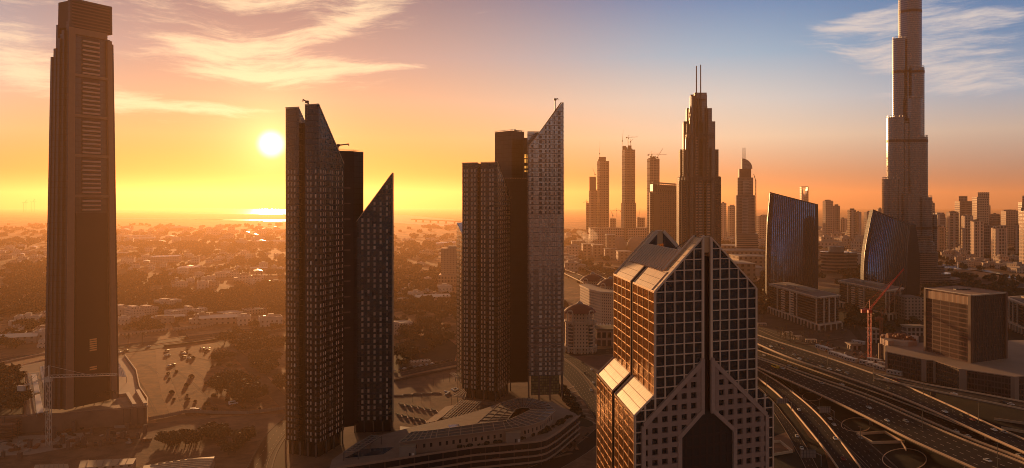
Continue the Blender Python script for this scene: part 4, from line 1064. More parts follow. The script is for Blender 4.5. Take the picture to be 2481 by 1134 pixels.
# ---------------------------------------------------------------- two curved dark glass towers
def blade(name_label, ybase, Y, prof, top, bulge, fins, face_m, side_m, finm, lean=0, depth=30):
    """prof: (y, x left, x corner, x right) from the ground up; top: ((x,y) left, corner, right)"""
    nu, nv = 24, 22
    def at_y(y):
        for a, b in zip(prof[:-1], prof[1:]):
            if a[0] >= y >= b[0]:
                f = (a[0]-y)/(a[0]-b[0]); f = f; return [a[i]+(b[i]-a[i])*f for i in (1, 2, 3)]
        return list(prof[-1][1:]) if y < prof[-1][0] else list(prof[0][1:])
    def topy(u): return top[0]+(top[1]-top[0])*u
    def front(u, v):
        yt = topy(u); y = ybase+(yt-ybase)*v; l, c, r = at_y(y); px = l+(c-l)*u
        Yy = Y-bulge*sin(pi*min(1, .08+u*.84))+bulge*.2+(u*18)+16*v*v; return P(px, y, Yy)
    f = [[front(i/nu, j/nv) for j in range(nv+1)] for i in range(nu+1)]
    root = thing('glass_tower', (f[nu//2][0].x, Y, 0), name_label, 'tower')
    mb = MB()
    for i in range(nu):
        for j in range(nv):
            mb.face([f[i][j], f[i+1][j], f[i+1][j+1], f[i][j+1]], [(i*2.6, f[i][j].z), (i*2.6+2.6, f[i+1][j].z), (i*2.6+2.6, f[i+1][j+1].z), (i*2.6, f[i][j+1].z)])
    mb.build('curved_glass', face_m, root, smooth=False)
    # side and back
    mb = MB(); sd = []
    for j in range(nv+1):
        p = f[nu][j]; y = YH+F_*(CZ-p.z)/p.y; l, c, r = at_y(y); q = P(r, y, p.y+depth); q.z = p.z; q.x = XP(r, q.y); 
        b = Vector((f[0][j].x+depth*.25, f[0][j].y+depth, f[0][j].z)); sd.append((p, q, b, f[0][j]))
    for j in range(nv):
        for k in range(3):
            a0, a1 = sd[j][k], sd[j][k+1]; c0, c1 = sd[j+1][k], sd[j+1][k+1]; mb.face([a0, a1, c1, c0], mi=0)
    mb.face([f[i][nv] for i in range(nu+1)]+[sd[nv][1], sd[nv][2]])
    mb.build('side_glass', side_m, root)
    for i in range(0, nu, fins):
        mb = MB()
        for j in range(nv):
            mb.beam(f[i][j]+Vector((0, -.5, 0)), f[i][j+1]+Vector((0, -.5, 0)), .4, .5, up=(1, 0, 0))
        mb.build('fin', finm, root)
    mb = MB()
    for i in range(nu): mb.beam(f[i][nv]+Vector((0, -.3, .6)), f[i+1][nv]+Vector((0, -.3, .6)), 1.0, 1.4)
    mb.build('top_edge', M['steel_dark'], root)
    return root
bg1 = curtain('blue_black_glass', (.10,.165,.26), (.008,.008,.010), fh=4.2, bw=2.6, lw=.42, hl=.05, ior=1.6, metal=.85, warp=.5, wsc=.05, rough=.06, cell=.35)
finm = mat('steel_fin', (.05,.045,.045), .35, .5)
sideg = curtain('side_dark_glass', (.010,.009,.009), (.02,.014,.012), fh=4.2, bw=3, ior=1.3, warp=.1, wsc=.05, rough=.7)
blade('dark blue ribbed glass tower with a slanted top, left of the leaning one', 722, 1410, [(722,1857,1974,1982),(620,1857,1974,1983),(540,1859,1975,1983),(495,1863,1974,1982),(460,1866,1973,1981)], (467, 495), 26, 1, bg1, sideg, finm)
blade('dark ribbed glass tower that curves to a leaning point like a blade', 722, 1400, [(722,2093,2196,2228),(660,2092,2197,2229),(620,2094,2199,2228),(590,2098,2201,2225),(560,2104,2204,2221),(535,2109,2207,2217),(505,2116,2209,2212)], (509, 546), 30, 1, bg1, sideg, finm)
# ---------------------------------------------------------------- supertall of clustered round tubes
def supertall():
    Y0 = 1740; root = thing('skyscraper', (XP(2205, Y0), Y0, 0), 'soaring stepped skyscraper of silvery round tubes running out of the top of the photo', 'skyscraper')
    skin = facade('steel_skin', (.080,.068,.066), (.042,.044,.050), fh=4.3, bw=2.4, ww=.72, wh=.66, grough=.16, wrough=.34, metal=.35, ior=2.0, vary=.25)
    bandm = mat('plant_band', (.05,.026,.018), .5, .3)
    lobes = [(2205,26,-130,1742),(2178,14.5,95,1728),(2219,19,166,1726),(2170,20,286,1714),(2229,17.5,333,1716),(2157,19,434,1702),(2240,17,479,1704),(2213,20,240,1718),(2190,16,300,1722),(2249,14,592,1694),(2200,32,470,1716),(2158,22,560,1690),(2225,32,585,1694),(2262,8,520,1760)]
    for (cx, rp, yt, Y) in lobes:
        r = rp/F_*Y; zt = ZP(yt, Y) if yt > -100 else 612; x = XP(cx, Y)
        MB().lathe((x, Y, 0), [(r, 0), (r, zt)], 28).build('tube', skin, root, smooth=False)
        mb = MB().lathe((x, Y, 0), [(r, zt-.1), (r*.96, zt+.8), (r*.8, zt+.9), (0, zt+.9)], 20); mb.build('tube_roof', M['steel'], root)
        for yb in (30, 175, 342, 552):
            zb = ZP(yb, Y)
            if zb < zt-2 and zb > 0: MB().lathe((x, Y, 0), [(r+.3, zb-3), (r+.3, zb+2.5)], 24).build('plant_band', bandm, root)
        if yt > 0:
            mb = MB()
            for k in range(12):
                a = 2*pi*k/12; mb.beam((x+r*.95*cos(a), Y+r*.95*sin(a), zt), (x+r*.95*cos(a), Y+r*.95*sin(a), zt+4), .5)
            mb.lathe((x, Y, 0), [(r*.97, zt+3.4), (r*.97, zt+4.2)], 20); o = mb.build('roof_screen', M['steel'], root)
    # terraced foot
    for k, (rp, z1) in enumerate(((34, 96), (42, 62), (52, 34), (62, 20), (78, 10))):
        r = rp/F_*1700
        MB().lathe((XP(2222+k*4, 1700), 1700, 0), [(r, 0), (r, z1), (0, z1)], 36).build('terrace', facade('terrace_skin_%d' % k, (.22,.13,.085), (.03,.02,.018), fh=4, bw=3, ww=.9, wh=.5), root)
    return root
supertall()
# ---------------------------------------------------------------- stepped tower with two masts
def ibox(x0, x1, Y, dp, z0, z1, k=.25):
    f = 1+dp/Y*(1-k); return MB().prism([(x0, Y), (x1, Y), (x1*f, Y+dp), (x0*f, Y+dp)], z0, z1)
def stepped_tower():
    Y0 = 1300; root = thing('skyscraper', (XP(1695, Y0), Y0, 0), 'stepped stone and glass skyscraper with two thin masts behind the gabled tower', 'skyscraper')
    balc = facade('balcony_stack', (.60,.40,.25), (.014,.009,.007), fh=4.4, bw=8, ww=.95, wh=.52, grough=.3, vary=.2)
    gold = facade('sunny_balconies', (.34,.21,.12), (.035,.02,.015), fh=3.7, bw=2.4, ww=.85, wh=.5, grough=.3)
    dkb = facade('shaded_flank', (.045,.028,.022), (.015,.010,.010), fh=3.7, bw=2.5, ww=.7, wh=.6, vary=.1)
    glz = curtain('upper_glass', (.055,.05,.048), (.07,.055,.045), fh=3.7, bw=1.6, ior=1.8, warp=.3, wsc=.06, lw=.12, hl=.12, rough=.1)
    pierd = mat('dark_pier', (.075,.052,.045), .5)
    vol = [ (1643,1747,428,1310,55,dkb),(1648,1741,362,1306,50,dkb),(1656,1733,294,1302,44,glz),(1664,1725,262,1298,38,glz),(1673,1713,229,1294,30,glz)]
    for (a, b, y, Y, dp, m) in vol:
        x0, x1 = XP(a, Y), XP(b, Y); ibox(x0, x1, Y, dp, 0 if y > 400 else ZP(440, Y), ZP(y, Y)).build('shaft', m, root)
    # vertical bays standing proud
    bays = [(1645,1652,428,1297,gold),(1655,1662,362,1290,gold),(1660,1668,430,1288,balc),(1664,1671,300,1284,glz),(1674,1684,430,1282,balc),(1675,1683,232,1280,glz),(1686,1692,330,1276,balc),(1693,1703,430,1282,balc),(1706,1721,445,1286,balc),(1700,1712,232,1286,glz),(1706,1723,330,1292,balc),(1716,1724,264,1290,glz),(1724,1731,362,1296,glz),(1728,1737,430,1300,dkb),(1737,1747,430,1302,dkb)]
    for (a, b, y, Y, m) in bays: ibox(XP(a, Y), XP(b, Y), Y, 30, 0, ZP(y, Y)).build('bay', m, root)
    for (a, y, Y) in ((1653,432,1288),(1672.5,262,1276),(1685,229,1274),(1692.5,240,1273),(1704.5,300,1278),(1724,362,1284),(1712.5,262,1280),(1663,330,1282)):
        ibox(XP(a-1.3, Y), XP(a+1.3, Y), Y, 30, 0, ZP(y, Y)+3).build('pier', pierd, root)
    # lattice band and screens
    for (ya, yb, x0p, x1p) in ((322,336,1656,1730),(428,438,1646,1744),(266,292,1668,1676),(266,292,1684,1704)):
        mb = MB(); n = max(2, int((x1p-x0p)/7)); Y = 1272.5
        for i in range(n):
            a, b = x0p+(x1p-x0p)*i/n, x0p+(x1p-x0p)*(i+1)/n
            mb.beam(P(a, yb, Y), P(b, ya, Y), .9); mb.beam(P(a, ya, Y), P(b, yb, Y), .9); mb.beam(P(a, ya, Y), P(a, yb, Y), .8)
        mb.beam(P(x0p, ya, Y), P(x1p, ya, Y), .9); mb.beam(P(x0p, yb, Y), P(x1p, yb, Y), .9)
        mb.build('lattice', pierd, root)
    for (px, yt) in ((1687.3,160),(1697.6,157)):
        MB().tube(P(px, 262, 1273), P(px, yt, 1273), 1.0, .75, 8).build('mast', M['steel_dark'], root)
    MB().obox(P(1684, 240, 1275), (18, 0, 0), (0, 10, 0), (0, 0, 10)).build('crown', glz, root)
stepped_tower()
def sail_tower():
    Y = 2350; root = thing('skyscraper', (XP(1807, Y), Y, 0), 'slender tower with a curved sail top and twin masts, wrapped in scaffolding', 'skyscraper')
    a_ = facade('scaffold_floors', (.27,.19,.15), (.04,.03,.028), fh=4.4, bw=3.4, ww=.6, wh=.5, vary=.6, nsc=.03)
    b_ = facade('pale_grid', (.36,.29,.25), (.05,.04,.04), fh=4.2, bw=3.2, ww=.62, wh=.62)
    c_ = mat('burnt_cladding', (.12,.075,.055), .7, nscale=.05, namt=.5)
    for (x0, x1, yt, yb, dy, m, nm) in ((1781,1831,566,600,-20,facade('podium_rings', (.34,.23,.17), (.04,.03,.025), fh=6, bw=60, ww=1, wh=.5), 'podium'),(1784,1829,473,600,0,a_,'shaft'),(1788,1826,430,480,4,a_,'shaft'),(1793,1822,409,435,8,c_,'crown_base'),(1797,1812,480,566,-6,b_,'pale_bay'),(1799,1815,438,470,-2,b_,'pale_bay')):
        ibox(XP(x0, Y), XP(x1, Y), Y+dy, 50-dy, ZP(yb, Y) if yb < 595 else 0, ZP(yt, Y)).build(nm, m, root)
    pts = [(1798,409)]+[(1798+25*sin(radians(t)), 384+25*(1-cos(radians(t)))) for t in range(0, 91, 9)]
    mb = MB(); fr = [P(x, y, Y+10) for x, y in pts]; bk = [p+Vector((p.x*22/Y*.8, 22, 0)) for p in fr]
    fr = fr[::-1]; bk = bk[::-1]
    mb.face(fr); mb.face(bk[::-1])
    for i in range(len(fr)):
        j = (i+1) % len(fr); mb.face([fr[j], fr[i], bk[i], bk[j]])
    mb.build('sail_top', curtain('sail_glass', (.16,.14,.13), (.25,.2,.16), fh=4, bw=3, ior=1.8, warp=.2, rough=.2), root)
    for px in (1800.2, 1805): MB().tube(P(px, 388, Y+9), P(px, 358, Y+9), 1.3, 1.0, 6).build('mast', M['steel_dark'], root)
    mb = MB(); 
    for s in (-1, 1): mb.beam(P(1831+s*.9, 600, Y-8), P(1831+s*.9, 436, Y-8), .9)
    k = 440
    while k < 600: mb.beam(P(1830, k, Y-8), P(1832, k+3, Y-8), .8); k += 3.4
    mb.beam(P(1826, 422, Y-8), P(1832, 440, Y-8), 1.4)
    mb.build('hoist_mast', mat('hoist_orange', (.36,.17,.08), .6), root)
sail_tower()
def slant_hotel():
    Y = 1900; root = thing('hotel_building', (XP(1610, Y), Y, 0), 'broad brown slab building with a slanted latticed crown left of the stepped tower', 'hotel')
    fc = facade('brown_grid', (.23,.115,.055), (.030,.016,.012), fh=4.6, bw=5.6, ww=.52, wh=.58, vary=.2)
    x0, xc, x1 = XP(1576, Y), XP(1592, Y), XP(1644, Y)
    ibox(XP(1581, Y), x1, Y, 45, 0, ZP(462, Y)).build('slab', fc, root)
    ibox(XP(1576, Y), XP(1581.5, Y), Y+6, 34, 0, ZP(466, Y)).build('end_wing', facade('balcony_end', (.30,.17,.09), (.04,.02,.015), fh=4.6, bw=12, ww=.9, wh=.5), root)
    ibox(XP(1583, Y), XP(1596, Y), Y-3, 3, 0, ZP(470, Y)).build('solid_bay', mat('brown_render', (.24,.125,.06), .8), root)
    mb = MB(); ya, yb = 443, 448
    Ys = Y-2
    MB().prism([(XP(1582,Ys),Ys+1),(x1,Ys+1),(x1,Ys+40),(XP(1582,Ys),Ys+40)], ZP(463, Ys), [ZP(446,Ys), ZP(450,Ys), ZP(450,Ys), ZP(446,Ys)]).build('crown', mat('crown_dark', (.10,.05,.035), .6), root)
    mb.beam(P(1580, ya-1, Ys), P(1645, yb-1, Ys), 2.2, 3); n = 11
    for i in range(n):
        a, b = 1593+(1644-1593)*i/n, 1593+(1644-1593)*(i+1)/n
        mb.beam(P(a, 463, Ys), P(b, ya+3, Ys), .8); mb.beam(P(a, ya+3, Ys), P(b, 463, Ys), .8); mb.beam(P(a, ya, Ys), P(a, 464, Ys), .8)
    mb.build('crown_lattice', mat('lattice_tan', (.36,.22,.13), .6), root)
slant_hotel()
# round banded office, office beyond the dark tower, gridded white block
def round_office():
    root = thing('office_building', (XP(2030, 1950), 1950, 0), 'low rounded brown office building with many curved balcony bands', 'office building')
    m = facade('curved_bands', (.40,.22,.12), (.05,.028,.02), fh=7.5, bw=60, ww=1.1, wh=.55)
    MB().lathe((XP(2022, 1950), 1950, 0), [(30, 0), (32, 48), (0, 48)], 30).build('rounded_wing', m, root)
    MB().box(XP(2030, 1950), XP(2068, 1950), 1930, 1990, 0, 46).build('straight_wing', m, root)
    MB().lathe((XP(2028, 1950), 1955, 0), [(17, 46), (17, 60), (0, 60)], 20).build('roof_drum', M['concrete'], root)
round_office()
def simple_tower(name, x0, x1, yt, Y, m, label, cat='tower', dp=None, group=None, parts=(), z0=0, yaw=None, roof=None):
    dp = dp or (x1-x0)/F_*Y*.8
    root = thing(name, (XP((x0+x1)/2, Y), Y, z0), label, cat, group)
    MB().box(XP(x0, Y), XP(x1, Y), Y, Y+dp, z0, ZP(yt, Y)).build('shaft', m, root)
    for (a, b, yb, d0, mm, nm) in parts:
        MB().box(XP(a, Y), XP(b, Y), Y+d0, Y+dp*.9, ZP(yt, Y)-.5 if yb < yt else z0, ZP(yb, Y)).build(nm, mm, root)
    if roof: MB().box(XP(x0, Y)+2, XP(x1, Y)-2, Y+2, Y+dp-2, ZP(yt, Y), ZP(yt, Y)+.4).build('roof', roof, root)
    return root
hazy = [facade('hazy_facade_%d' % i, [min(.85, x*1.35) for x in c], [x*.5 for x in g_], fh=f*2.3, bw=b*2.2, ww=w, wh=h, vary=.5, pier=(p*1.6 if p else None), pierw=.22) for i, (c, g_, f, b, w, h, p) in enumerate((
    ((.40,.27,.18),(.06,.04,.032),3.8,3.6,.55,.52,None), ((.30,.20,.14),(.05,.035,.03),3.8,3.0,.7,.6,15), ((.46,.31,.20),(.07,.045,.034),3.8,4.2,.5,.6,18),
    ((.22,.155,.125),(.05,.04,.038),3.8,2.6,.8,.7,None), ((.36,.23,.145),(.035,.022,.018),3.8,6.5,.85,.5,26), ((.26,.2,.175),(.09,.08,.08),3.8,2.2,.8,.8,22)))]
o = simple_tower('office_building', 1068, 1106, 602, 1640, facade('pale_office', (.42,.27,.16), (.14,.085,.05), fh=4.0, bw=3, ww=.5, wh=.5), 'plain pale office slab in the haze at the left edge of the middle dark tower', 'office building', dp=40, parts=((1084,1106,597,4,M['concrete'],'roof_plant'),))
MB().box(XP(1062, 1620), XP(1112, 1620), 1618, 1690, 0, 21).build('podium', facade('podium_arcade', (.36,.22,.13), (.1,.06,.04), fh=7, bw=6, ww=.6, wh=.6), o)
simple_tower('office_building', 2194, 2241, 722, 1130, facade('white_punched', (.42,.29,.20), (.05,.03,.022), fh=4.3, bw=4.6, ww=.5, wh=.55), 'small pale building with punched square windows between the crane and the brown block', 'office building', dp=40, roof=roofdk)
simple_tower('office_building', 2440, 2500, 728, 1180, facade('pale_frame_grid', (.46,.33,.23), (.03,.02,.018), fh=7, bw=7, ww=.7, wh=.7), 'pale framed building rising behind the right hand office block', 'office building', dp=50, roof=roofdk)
# ---------------------------------------------------------------- round cornered flats with red roofs
def domed_flats(px, Y, w, label, hf=1.0, ell=True):
    r = w/F_*Y/2; x = XP(px, Y); yc = Y+r
    root = thing('apartment_building', (x, yc, 0), label, 'apartment building', 'cream flats with red domed roofs')
    wall = cream_m; H = 40*hf
    ring = [(x+r*.94*cos(radians(a))*1.0, yc+r*.94*sin(radians(a))) for a in range(-90+22, 270+22, 45)]
    MB().prism(ring, 0, H-6).build('wall', wall, root)
    MB().prism([(x+(p[0]-x)*.82, yc+(p[1]-yc)*.82) for p in ring], H-6, H+4).build('top_storey', wall, root)
    MB().prism([(x+(p[0]-x)*1.06, yc+(p[1]-yc)*1.06) for p in ring], H-7.2, H-5.6, bottom=True).build('cornice', cream_trim, root)
    mb = MB(); prof = [(r*1.0, H+3), (r*.97, H+4.2), (r*.75, H+7.6), (r*.45, H+10.4), (r*.2, H+11.6)]
    mb.lathe((x, yc, 0), prof, 32); mb.lathe((x, yc, 0), [(r*.8, H+3.1), (r*1.0, H+3)], 32); rf = mb.build('roof', red_roof, root, smooth=False)
    MB().lathe((x, yc, 0), [(r*.2, H+11.4), (r*.2, H+12.4), (r*.12, H+13.8), (0, H+15)], 16).build('lantern', M['steel'], rf)
    for a in (-130, -50, 40, 140):
        c, s_ = cos(radians(a)), sin(radians(a)); t = Vector((-s_, c)); o_ = Vector((x+c*r*.99, yc+s_*r*.99))
        mb = MB(); R_ = r*.20; pr = None
        for k in range(9):
            th = pi*k/8; q = Vector((o_.x+t.x*R_*cos(th), o_.y+t.y*R_*cos(th), H+2.2+R_*sin(th)*1.2))
            if pr is not None: mb.beam(pr, q, 1.0, 1.0, up=(c, s_, 0))
            pr = q
        for sg in (-1, 1): mb.beam((o_.x+t.x*R_*sg, o_.y+t.y*R_*sg, H+2.2), (o_.x+t.x*R_*sg, o_.y+t.y*R_*sg, H-9), 1.0)
        mb.face([(o_.x+t.x*R_, o_.y+t.y*R_, H+5), (o_.x-c*r*.35, o_.y-s_*r*.35, H+7.2), (o_.x-t.x*R_, o_.y-t.y*R_, H+5)])
        mb.build('arch', cream_trim, root)
        # balconies under the arch
        for k in range(int((H-12)/3.7)):
            z = 5+k*3.7; b = MB(); w_ = R_*1.5; q = o_-t*w_/2; b.obox((q.x-c*.12*r, q.y-s_*.12*r, z), (t.x*w_, t.y*w_, 0), (c*r*.14, s_*r*.14, 0), (0, 0, 1.1)); b.build('balcony', cream_trim, root)
            b = MB(); b.obox((q.x-c*.10*r, q.y-s_*.10*r, z+1.1), (t.x*w_, t.y*w_, 0), (c*r*.055, s_*r*.055, 0), (0, 0, 2.0)); b.build('balcony_recess', M['dark'], root)
    mb = MB()
    for k in range(16):
        a = 2*pi*k/16; mb.tube((x+r*cos(a), yc+r*sin(a), 0), (x+r*cos(a), yc+r*sin(a), 6), .8, .8, 6)
    o = mb.build('arcade_column', cream_trim, root); o['kind'] = 'stuff'
    MB().lathe((x, yc, 0), [(r*1.04, 6), (r*1.04, 7.2), (r*.8, 7.2)], 24).build('arcade_roof', cream_trim, root)
cream_m = facade('cream_flats', (.58,.38,.23), (.07,.04,.028), fh=3.7, bw=3.1, ww=.36, wh=.42, vary=.4)
cream_trim = mat('cream_trim', (.60,.42,.27), .7)
red_roof = mat('red_tile', (.17,.042,.026), .75, nscale=.8, namt=.3)
domed_flats(1408, 880, 82, 'cream round cornered flats with a red domed roof, the nearest, beside the middle dark tower')
domed_flats(1439, 1190, 62, 'cream round cornered flats with a red domed roof, the middle one, beyond the nearest', 1.15)
domed_flats(1482, 1120, 62, 'cream round cornered flats with a red domed roof, half hidden by the gabled tower', 1.15)
def long_flats():
    pts = [(1410,735),(1425,745),(1450,752),(1478,752)]
    a = [W(1405, 1180), W(1428, 1120), W(1455, 1085), W(1484, 1075)]; b = [p+Vector((14, 22)) for p in a]
    c = a[1]; root = thing('apartment_building', (c.x, c.y, 0), 'curved cream wing of flats joining two red domed buildings', 'apartment building', 'cream flats with red domed roofs')
    MB().prism(a+b[::-1], 0, 44).build('wall', cream_m, root)
    MB().prism([p+Vector((-1, -1)) for p in a]+[p+Vector((1, 1)) for p in b[::-1]], 44, 45.4, bottom=True).build('cornice', cream_trim, root)
long_flats()
# ================================================================ far skyline
ROW = 'towers of the far right skyline'
def far_tower(x0, x1, yt, Y, mi, label, caps=(), group=ROW, name='tower_block', split=None, lo=None, cat='tower'):
    """caps: (x0, x1, ytop) of upper storeys; split: pixel x of the corner between the sunny left flank and the front"""
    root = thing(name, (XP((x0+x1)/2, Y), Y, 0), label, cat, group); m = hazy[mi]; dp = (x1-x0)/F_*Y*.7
    if split:
        a, n, r = W(x0, Y+dp*.8), W(split, Y), W(x1, Y+dp*.25); ring = par(n, a, r)
    else: ring = [W(x0, Y), W(x1, Y), W(x1, Y)+Vector((0, dp)), W(x0, Y)+Vector((0, dp))]
    MB().prism(ring, 0, ZP(yt, Y)).build('shaft', m, root)
    c = sum(ring, Vector((0, 0)))/4
    for (a, b, y) in caps:
        f0, f1 = (a-x0)/(x1-x0), (b-x0)/(x1-x0)
        p = [W(a, Y+dp*.15), W(b, Y+dp*.15), W(b, Y+dp*.75), W(a, Y+dp*.75)]
        MB().prism(p, ZP(yt, Y)-1, ZP(y, Y)).build('crown', m, root)
    MB().prism([c+(p-c)*.9 for p in ring], ZP(yt, Y), ZP(yt, Y)+1.2).build('roof', M['concrete'], root)
    MB().box(c.x-4, c.x+3, c.y-4, c.y+3, ZP(yt, Y)+1, ZP(yt, Y)+5.5).build('roof_plant', M['concrete_dark'], root)
    return root
FT = [(2259,2292,550,2620,1,'stout pale block with an arcaded top storey, closest to the clustered supertall',((2262,2290,547),)),
 (2266,2290,519,3050,5,'grey gridded tower behind the arcaded block beside the supertall',((2270,2288,515),)),
 (2293,2323,515,2780,4,'tall ribbed tower with a flat cap left of the twin shouldered tower',((2300,2318,512),)),
 (2313,2357,488,3350,3,'wide shouldered tower with a square raised top',((2323,2344,475),)),
 (2329,2358,523,2560,2,'ribbed tower standing in front of the wide shouldered tower',((2333,2352,520),)),
 (2355,2397,478,3000,0,'tallest flat topped tower of the far right skyline, with a grey box crown',((2369,2397,466),)),
 (2351,2384,536,2340,2,'sunlit ribbed tower in front of the tallest flat topped one',((2354,2364,532),(2368,2381,537))),
 (2384,2399,546,2520,3,'narrow dark tower right of the sunlit ribbed one',()),
 (2397,2424,520,3250,3,'dim square tower in the gap of the far right skyline',((2402,2420,518),)),
 (2425,2470,511,3300,0,'broad dim tower with a stepped roof near the right edge',((2432,2462,508),)),
 (2401,2441,553,2210,2,'cream tower with a stepped ribbed crown, second from the right edge',((2405,2414,549),(2420,2438,546))),
 (2461,2470,546,2520,1,'slim tower squeezed left of the large cream one at the right edge',()),
 (2469,2510,510,2030,2,'large cream tower cut by the right edge of the photo',((2474,2505,504),)),
 (2467,2500,490,3200,3,'dark stepped tower behind the right edge of the photo',((2477,2495,474),)),
 (2254,2265,492,2750,5,'thin teal grey tower touching the right side of the supertall',()),
 (1993,2019,487,3300,0,'rounded brown tower, left one of two close together right of the first blue glass tower',((1998,2013,484),)),
 (2019,2035,499,3320,1,'rounded brown tower, right one of two close together right of the first blue glass tower',((2022,2031,495),)),
 (2053,2074,509,3100,4,'dark tower with a stepped top between the two curved glass towers',((2059,2070,505),)),
 (2074,2087,514,3600,5,'pale slim tower between the two curved glass towers',()),
 (2094,2114,514,3400,1,'brown tower just left of the leaning blade tower',()),
 (2036,2053,530,3500,2,'low pale block between brown towers and a dark stepped one',()),
 (1830,1859,524,3700,0,'low hazy block right of the sail topped tower',((1846,1858,520),)),
 (1747,1760,492,3500,2,'slim hazy tower right against the stepped skyscraper',()),
 (1763,1783,500,3500,0,'hazy tower with a notched roof between the stepped skyscraper and the sail tower',((1768,1779,496),)),
 (2128,2140,506,3600,5,'small tower with roof rods left of the supertall',()),
 (2285,2300,530,3900,5,'faint grey tower in the background of the far right skyline',()),
 (2344,2356,540,3500,1,'faint brown slab between two ribbed towers',()),
 (2384,2400,498,4300,5,'pale distant tower behind the narrow dark one',())]
for i, t in enumerate(FT):
    x0, x1, yt, Y, mi, lb, caps = t
    far_tower(x0, x1, yt, Y, mi, lb, caps, split=(x0+(x1-x0)*.28 if (x1-x0) > 18 else None))
# tower with a bite out of its top
def pincer():
    Y = 4400; root = thing('tower_block', (XP(1950, Y), Y, 0), 'distant slim tower with a curved bite out of its top', 'tower', ROW)
    x0, x1 = XP(1942, Y), XP(1959, Y); n = 10; zt = ZP(453, Y); zd = ZP(474, Y); mb = MB()
    fr = [(x0, 0), (x1, 0), (x1, zt)]+[(x1-(x1-x0)*(.1+.8*k/n), zt-(zt-zd)*sin(pi*k/n)**.7 if 0 < k < n else zt) for k in range(n+1)]+[(x0, zt)]
    F = [(x, Y, z) for x, z in fr]; B_ = [(x, Y+30, z) for x, z in fr]
    mb.face(F); mb.face(B_[::-1])
    for i in range(len(F)):
        j = (i+1) % len(F); mb.face([F[j], F[i], B_[i], B_[j]])
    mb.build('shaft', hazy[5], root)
    MB().beam((x0, Y+4, zt), (x1, Y+4, zt), 5, 5).build('bridge', M['concrete'], root)
pincer()
# ---------------------------------------------------------------- towers under construction with their cranes
def tower_crane(x, yb, ymast, jl, jr, Y, label, rise=0, group=None, m=None, th=1.0, base=None, luff=None, name='tower_crane'):
    """x: mast pixel; yb, ymast: foot and head; jl, jr: ends of the jib in pixels; luff: (x, y) tip of a raised jib"""
    m = m or crane_m; pb, pt = P(x, yb, Y), P(x, ymast, Y)
    if base is not None: pb.z = base
    root = thing(name, pb, label, 'crane', group)
    L = (pt-pb).length; w = .9*th
    mb = MB()
    for sx_ in (-1, 1):
        for sy in (-1, 1): mb.beam(pb+Vector((sx_*w, sy*w, 0)), pt+Vector((sx_*w, sy*w, 0)), .22*th)
    n = max(3, int(L/(3.2*th)))
    for i in range(n):
        z0, z1 = L*i/n, L*(i+1)/n; s = 1 if i % 2 else -1
        mb.beam(pb+Vector((-w*s, -w, z0)), pb+Vector((w*s, -w, z1)), .16*th); mb.beam(pb+Vector((-w, -w*s, z0)), pb+Vector((-w, w*s, z1)), .16*th)
        mb.beam(pb+Vector((w, w*s, z0)), pb+Vector((w, -w*s, z1)), .16*th)
    mb.build('mast', m, root)
    MB().obox(pt+Vector((-w*1.4, -w*1.4, 0)), (w*2.8, 0, 0), (0, w*2.8, 0), (0, 0, 2.2*th)).build('cab', m, root)
    def truss(a, b, nm, h=1.3):
        d = b-a; k = max(3, int(d.length/(3.0*th))); mb = MB(); e = Vector((0, 0, h*th)); wv = Vector((0, .6*th, 0))
        mb.beam(a+wv, b+wv, .2*th); mb.beam(a-wv, b-wv, .2*th); mb.beam(a+e, b+e*.6, .2*th)
        for i in range(k):
            p, q = a+d*i/k, a+d*(i+1)/k; mb.beam(p-wv, (p+q)/2+e*.85, .14*th); mb.beam((p+q)/2+e*.85, q-wv, .14*th); mb.beam(p+wv, q-wv, .12*th)
        return mb.build(nm, m, root)
    top = pt+Vector((0, 0, 2*th))
    if luff:
        tip = P(luff[0], luff[1], Y); truss(top, tip, 'jib', 1.5); cj = P(x+(x-luff[0])*.18, ymast, Y)+Vector((0, 0, 2*th)); truss(top, cj, 'counter_jib')
        MB().obox(cj-Vector((1.5*th, 1*th, 2*th)), (3*th, 0, 0), (0, 2*th, 0), (0, 0, 2.4*th)).build('counterweight', m, root)
        ap = top+Vector((0, 0, 7*th)); MB().beam(top, ap, .4*th).build('apex', m, root); MB().beam(ap, tip.lerp(top, .12), .12*th).build('tie', m, root); MB().beam(ap, cj, .12*th).build('tie', m, root)
    else:
        a, b = P(jl[0], jl[1], Y), P(jr[0], jr[1], Y); far_, near_ = (a, b) if (a-top).length > (b-top).length else (b, a)
        truss(top, far_, 'jib'); truss(top, near_, 'counter_jib', .8); ap = top+Vector((0, 0, 6*th)); MB().beam(top, ap, .5*th).build('apex', m, root)
        MB().beam(ap, top.lerp(far_, .65), .13*th).build('tie', m, root); MB().beam(ap, near_, .13*th).build('tie', m, root)
        MB().obox(near_-Vector((1.6*th, .9*th, 1.8*th)), (3.2*th, 0, 0), (0, 1.8*th, 0), (0, 0, 2.6*th)).build('counterweight', m, root)
    return root
crane_m = mat('crane_dark_steel', (.11,.065,.045), .6)
CON = 'unfinished towers in the centre right distance'
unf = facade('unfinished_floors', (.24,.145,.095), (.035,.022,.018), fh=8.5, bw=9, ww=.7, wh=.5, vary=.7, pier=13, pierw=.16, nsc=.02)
unf2 = facade('unfinished_sunny', (.38,.24,.15), (.06,.035,.025), fh=8.5, bw=8, ww=.6, wh=.5, vary=.6, nsc=.02)
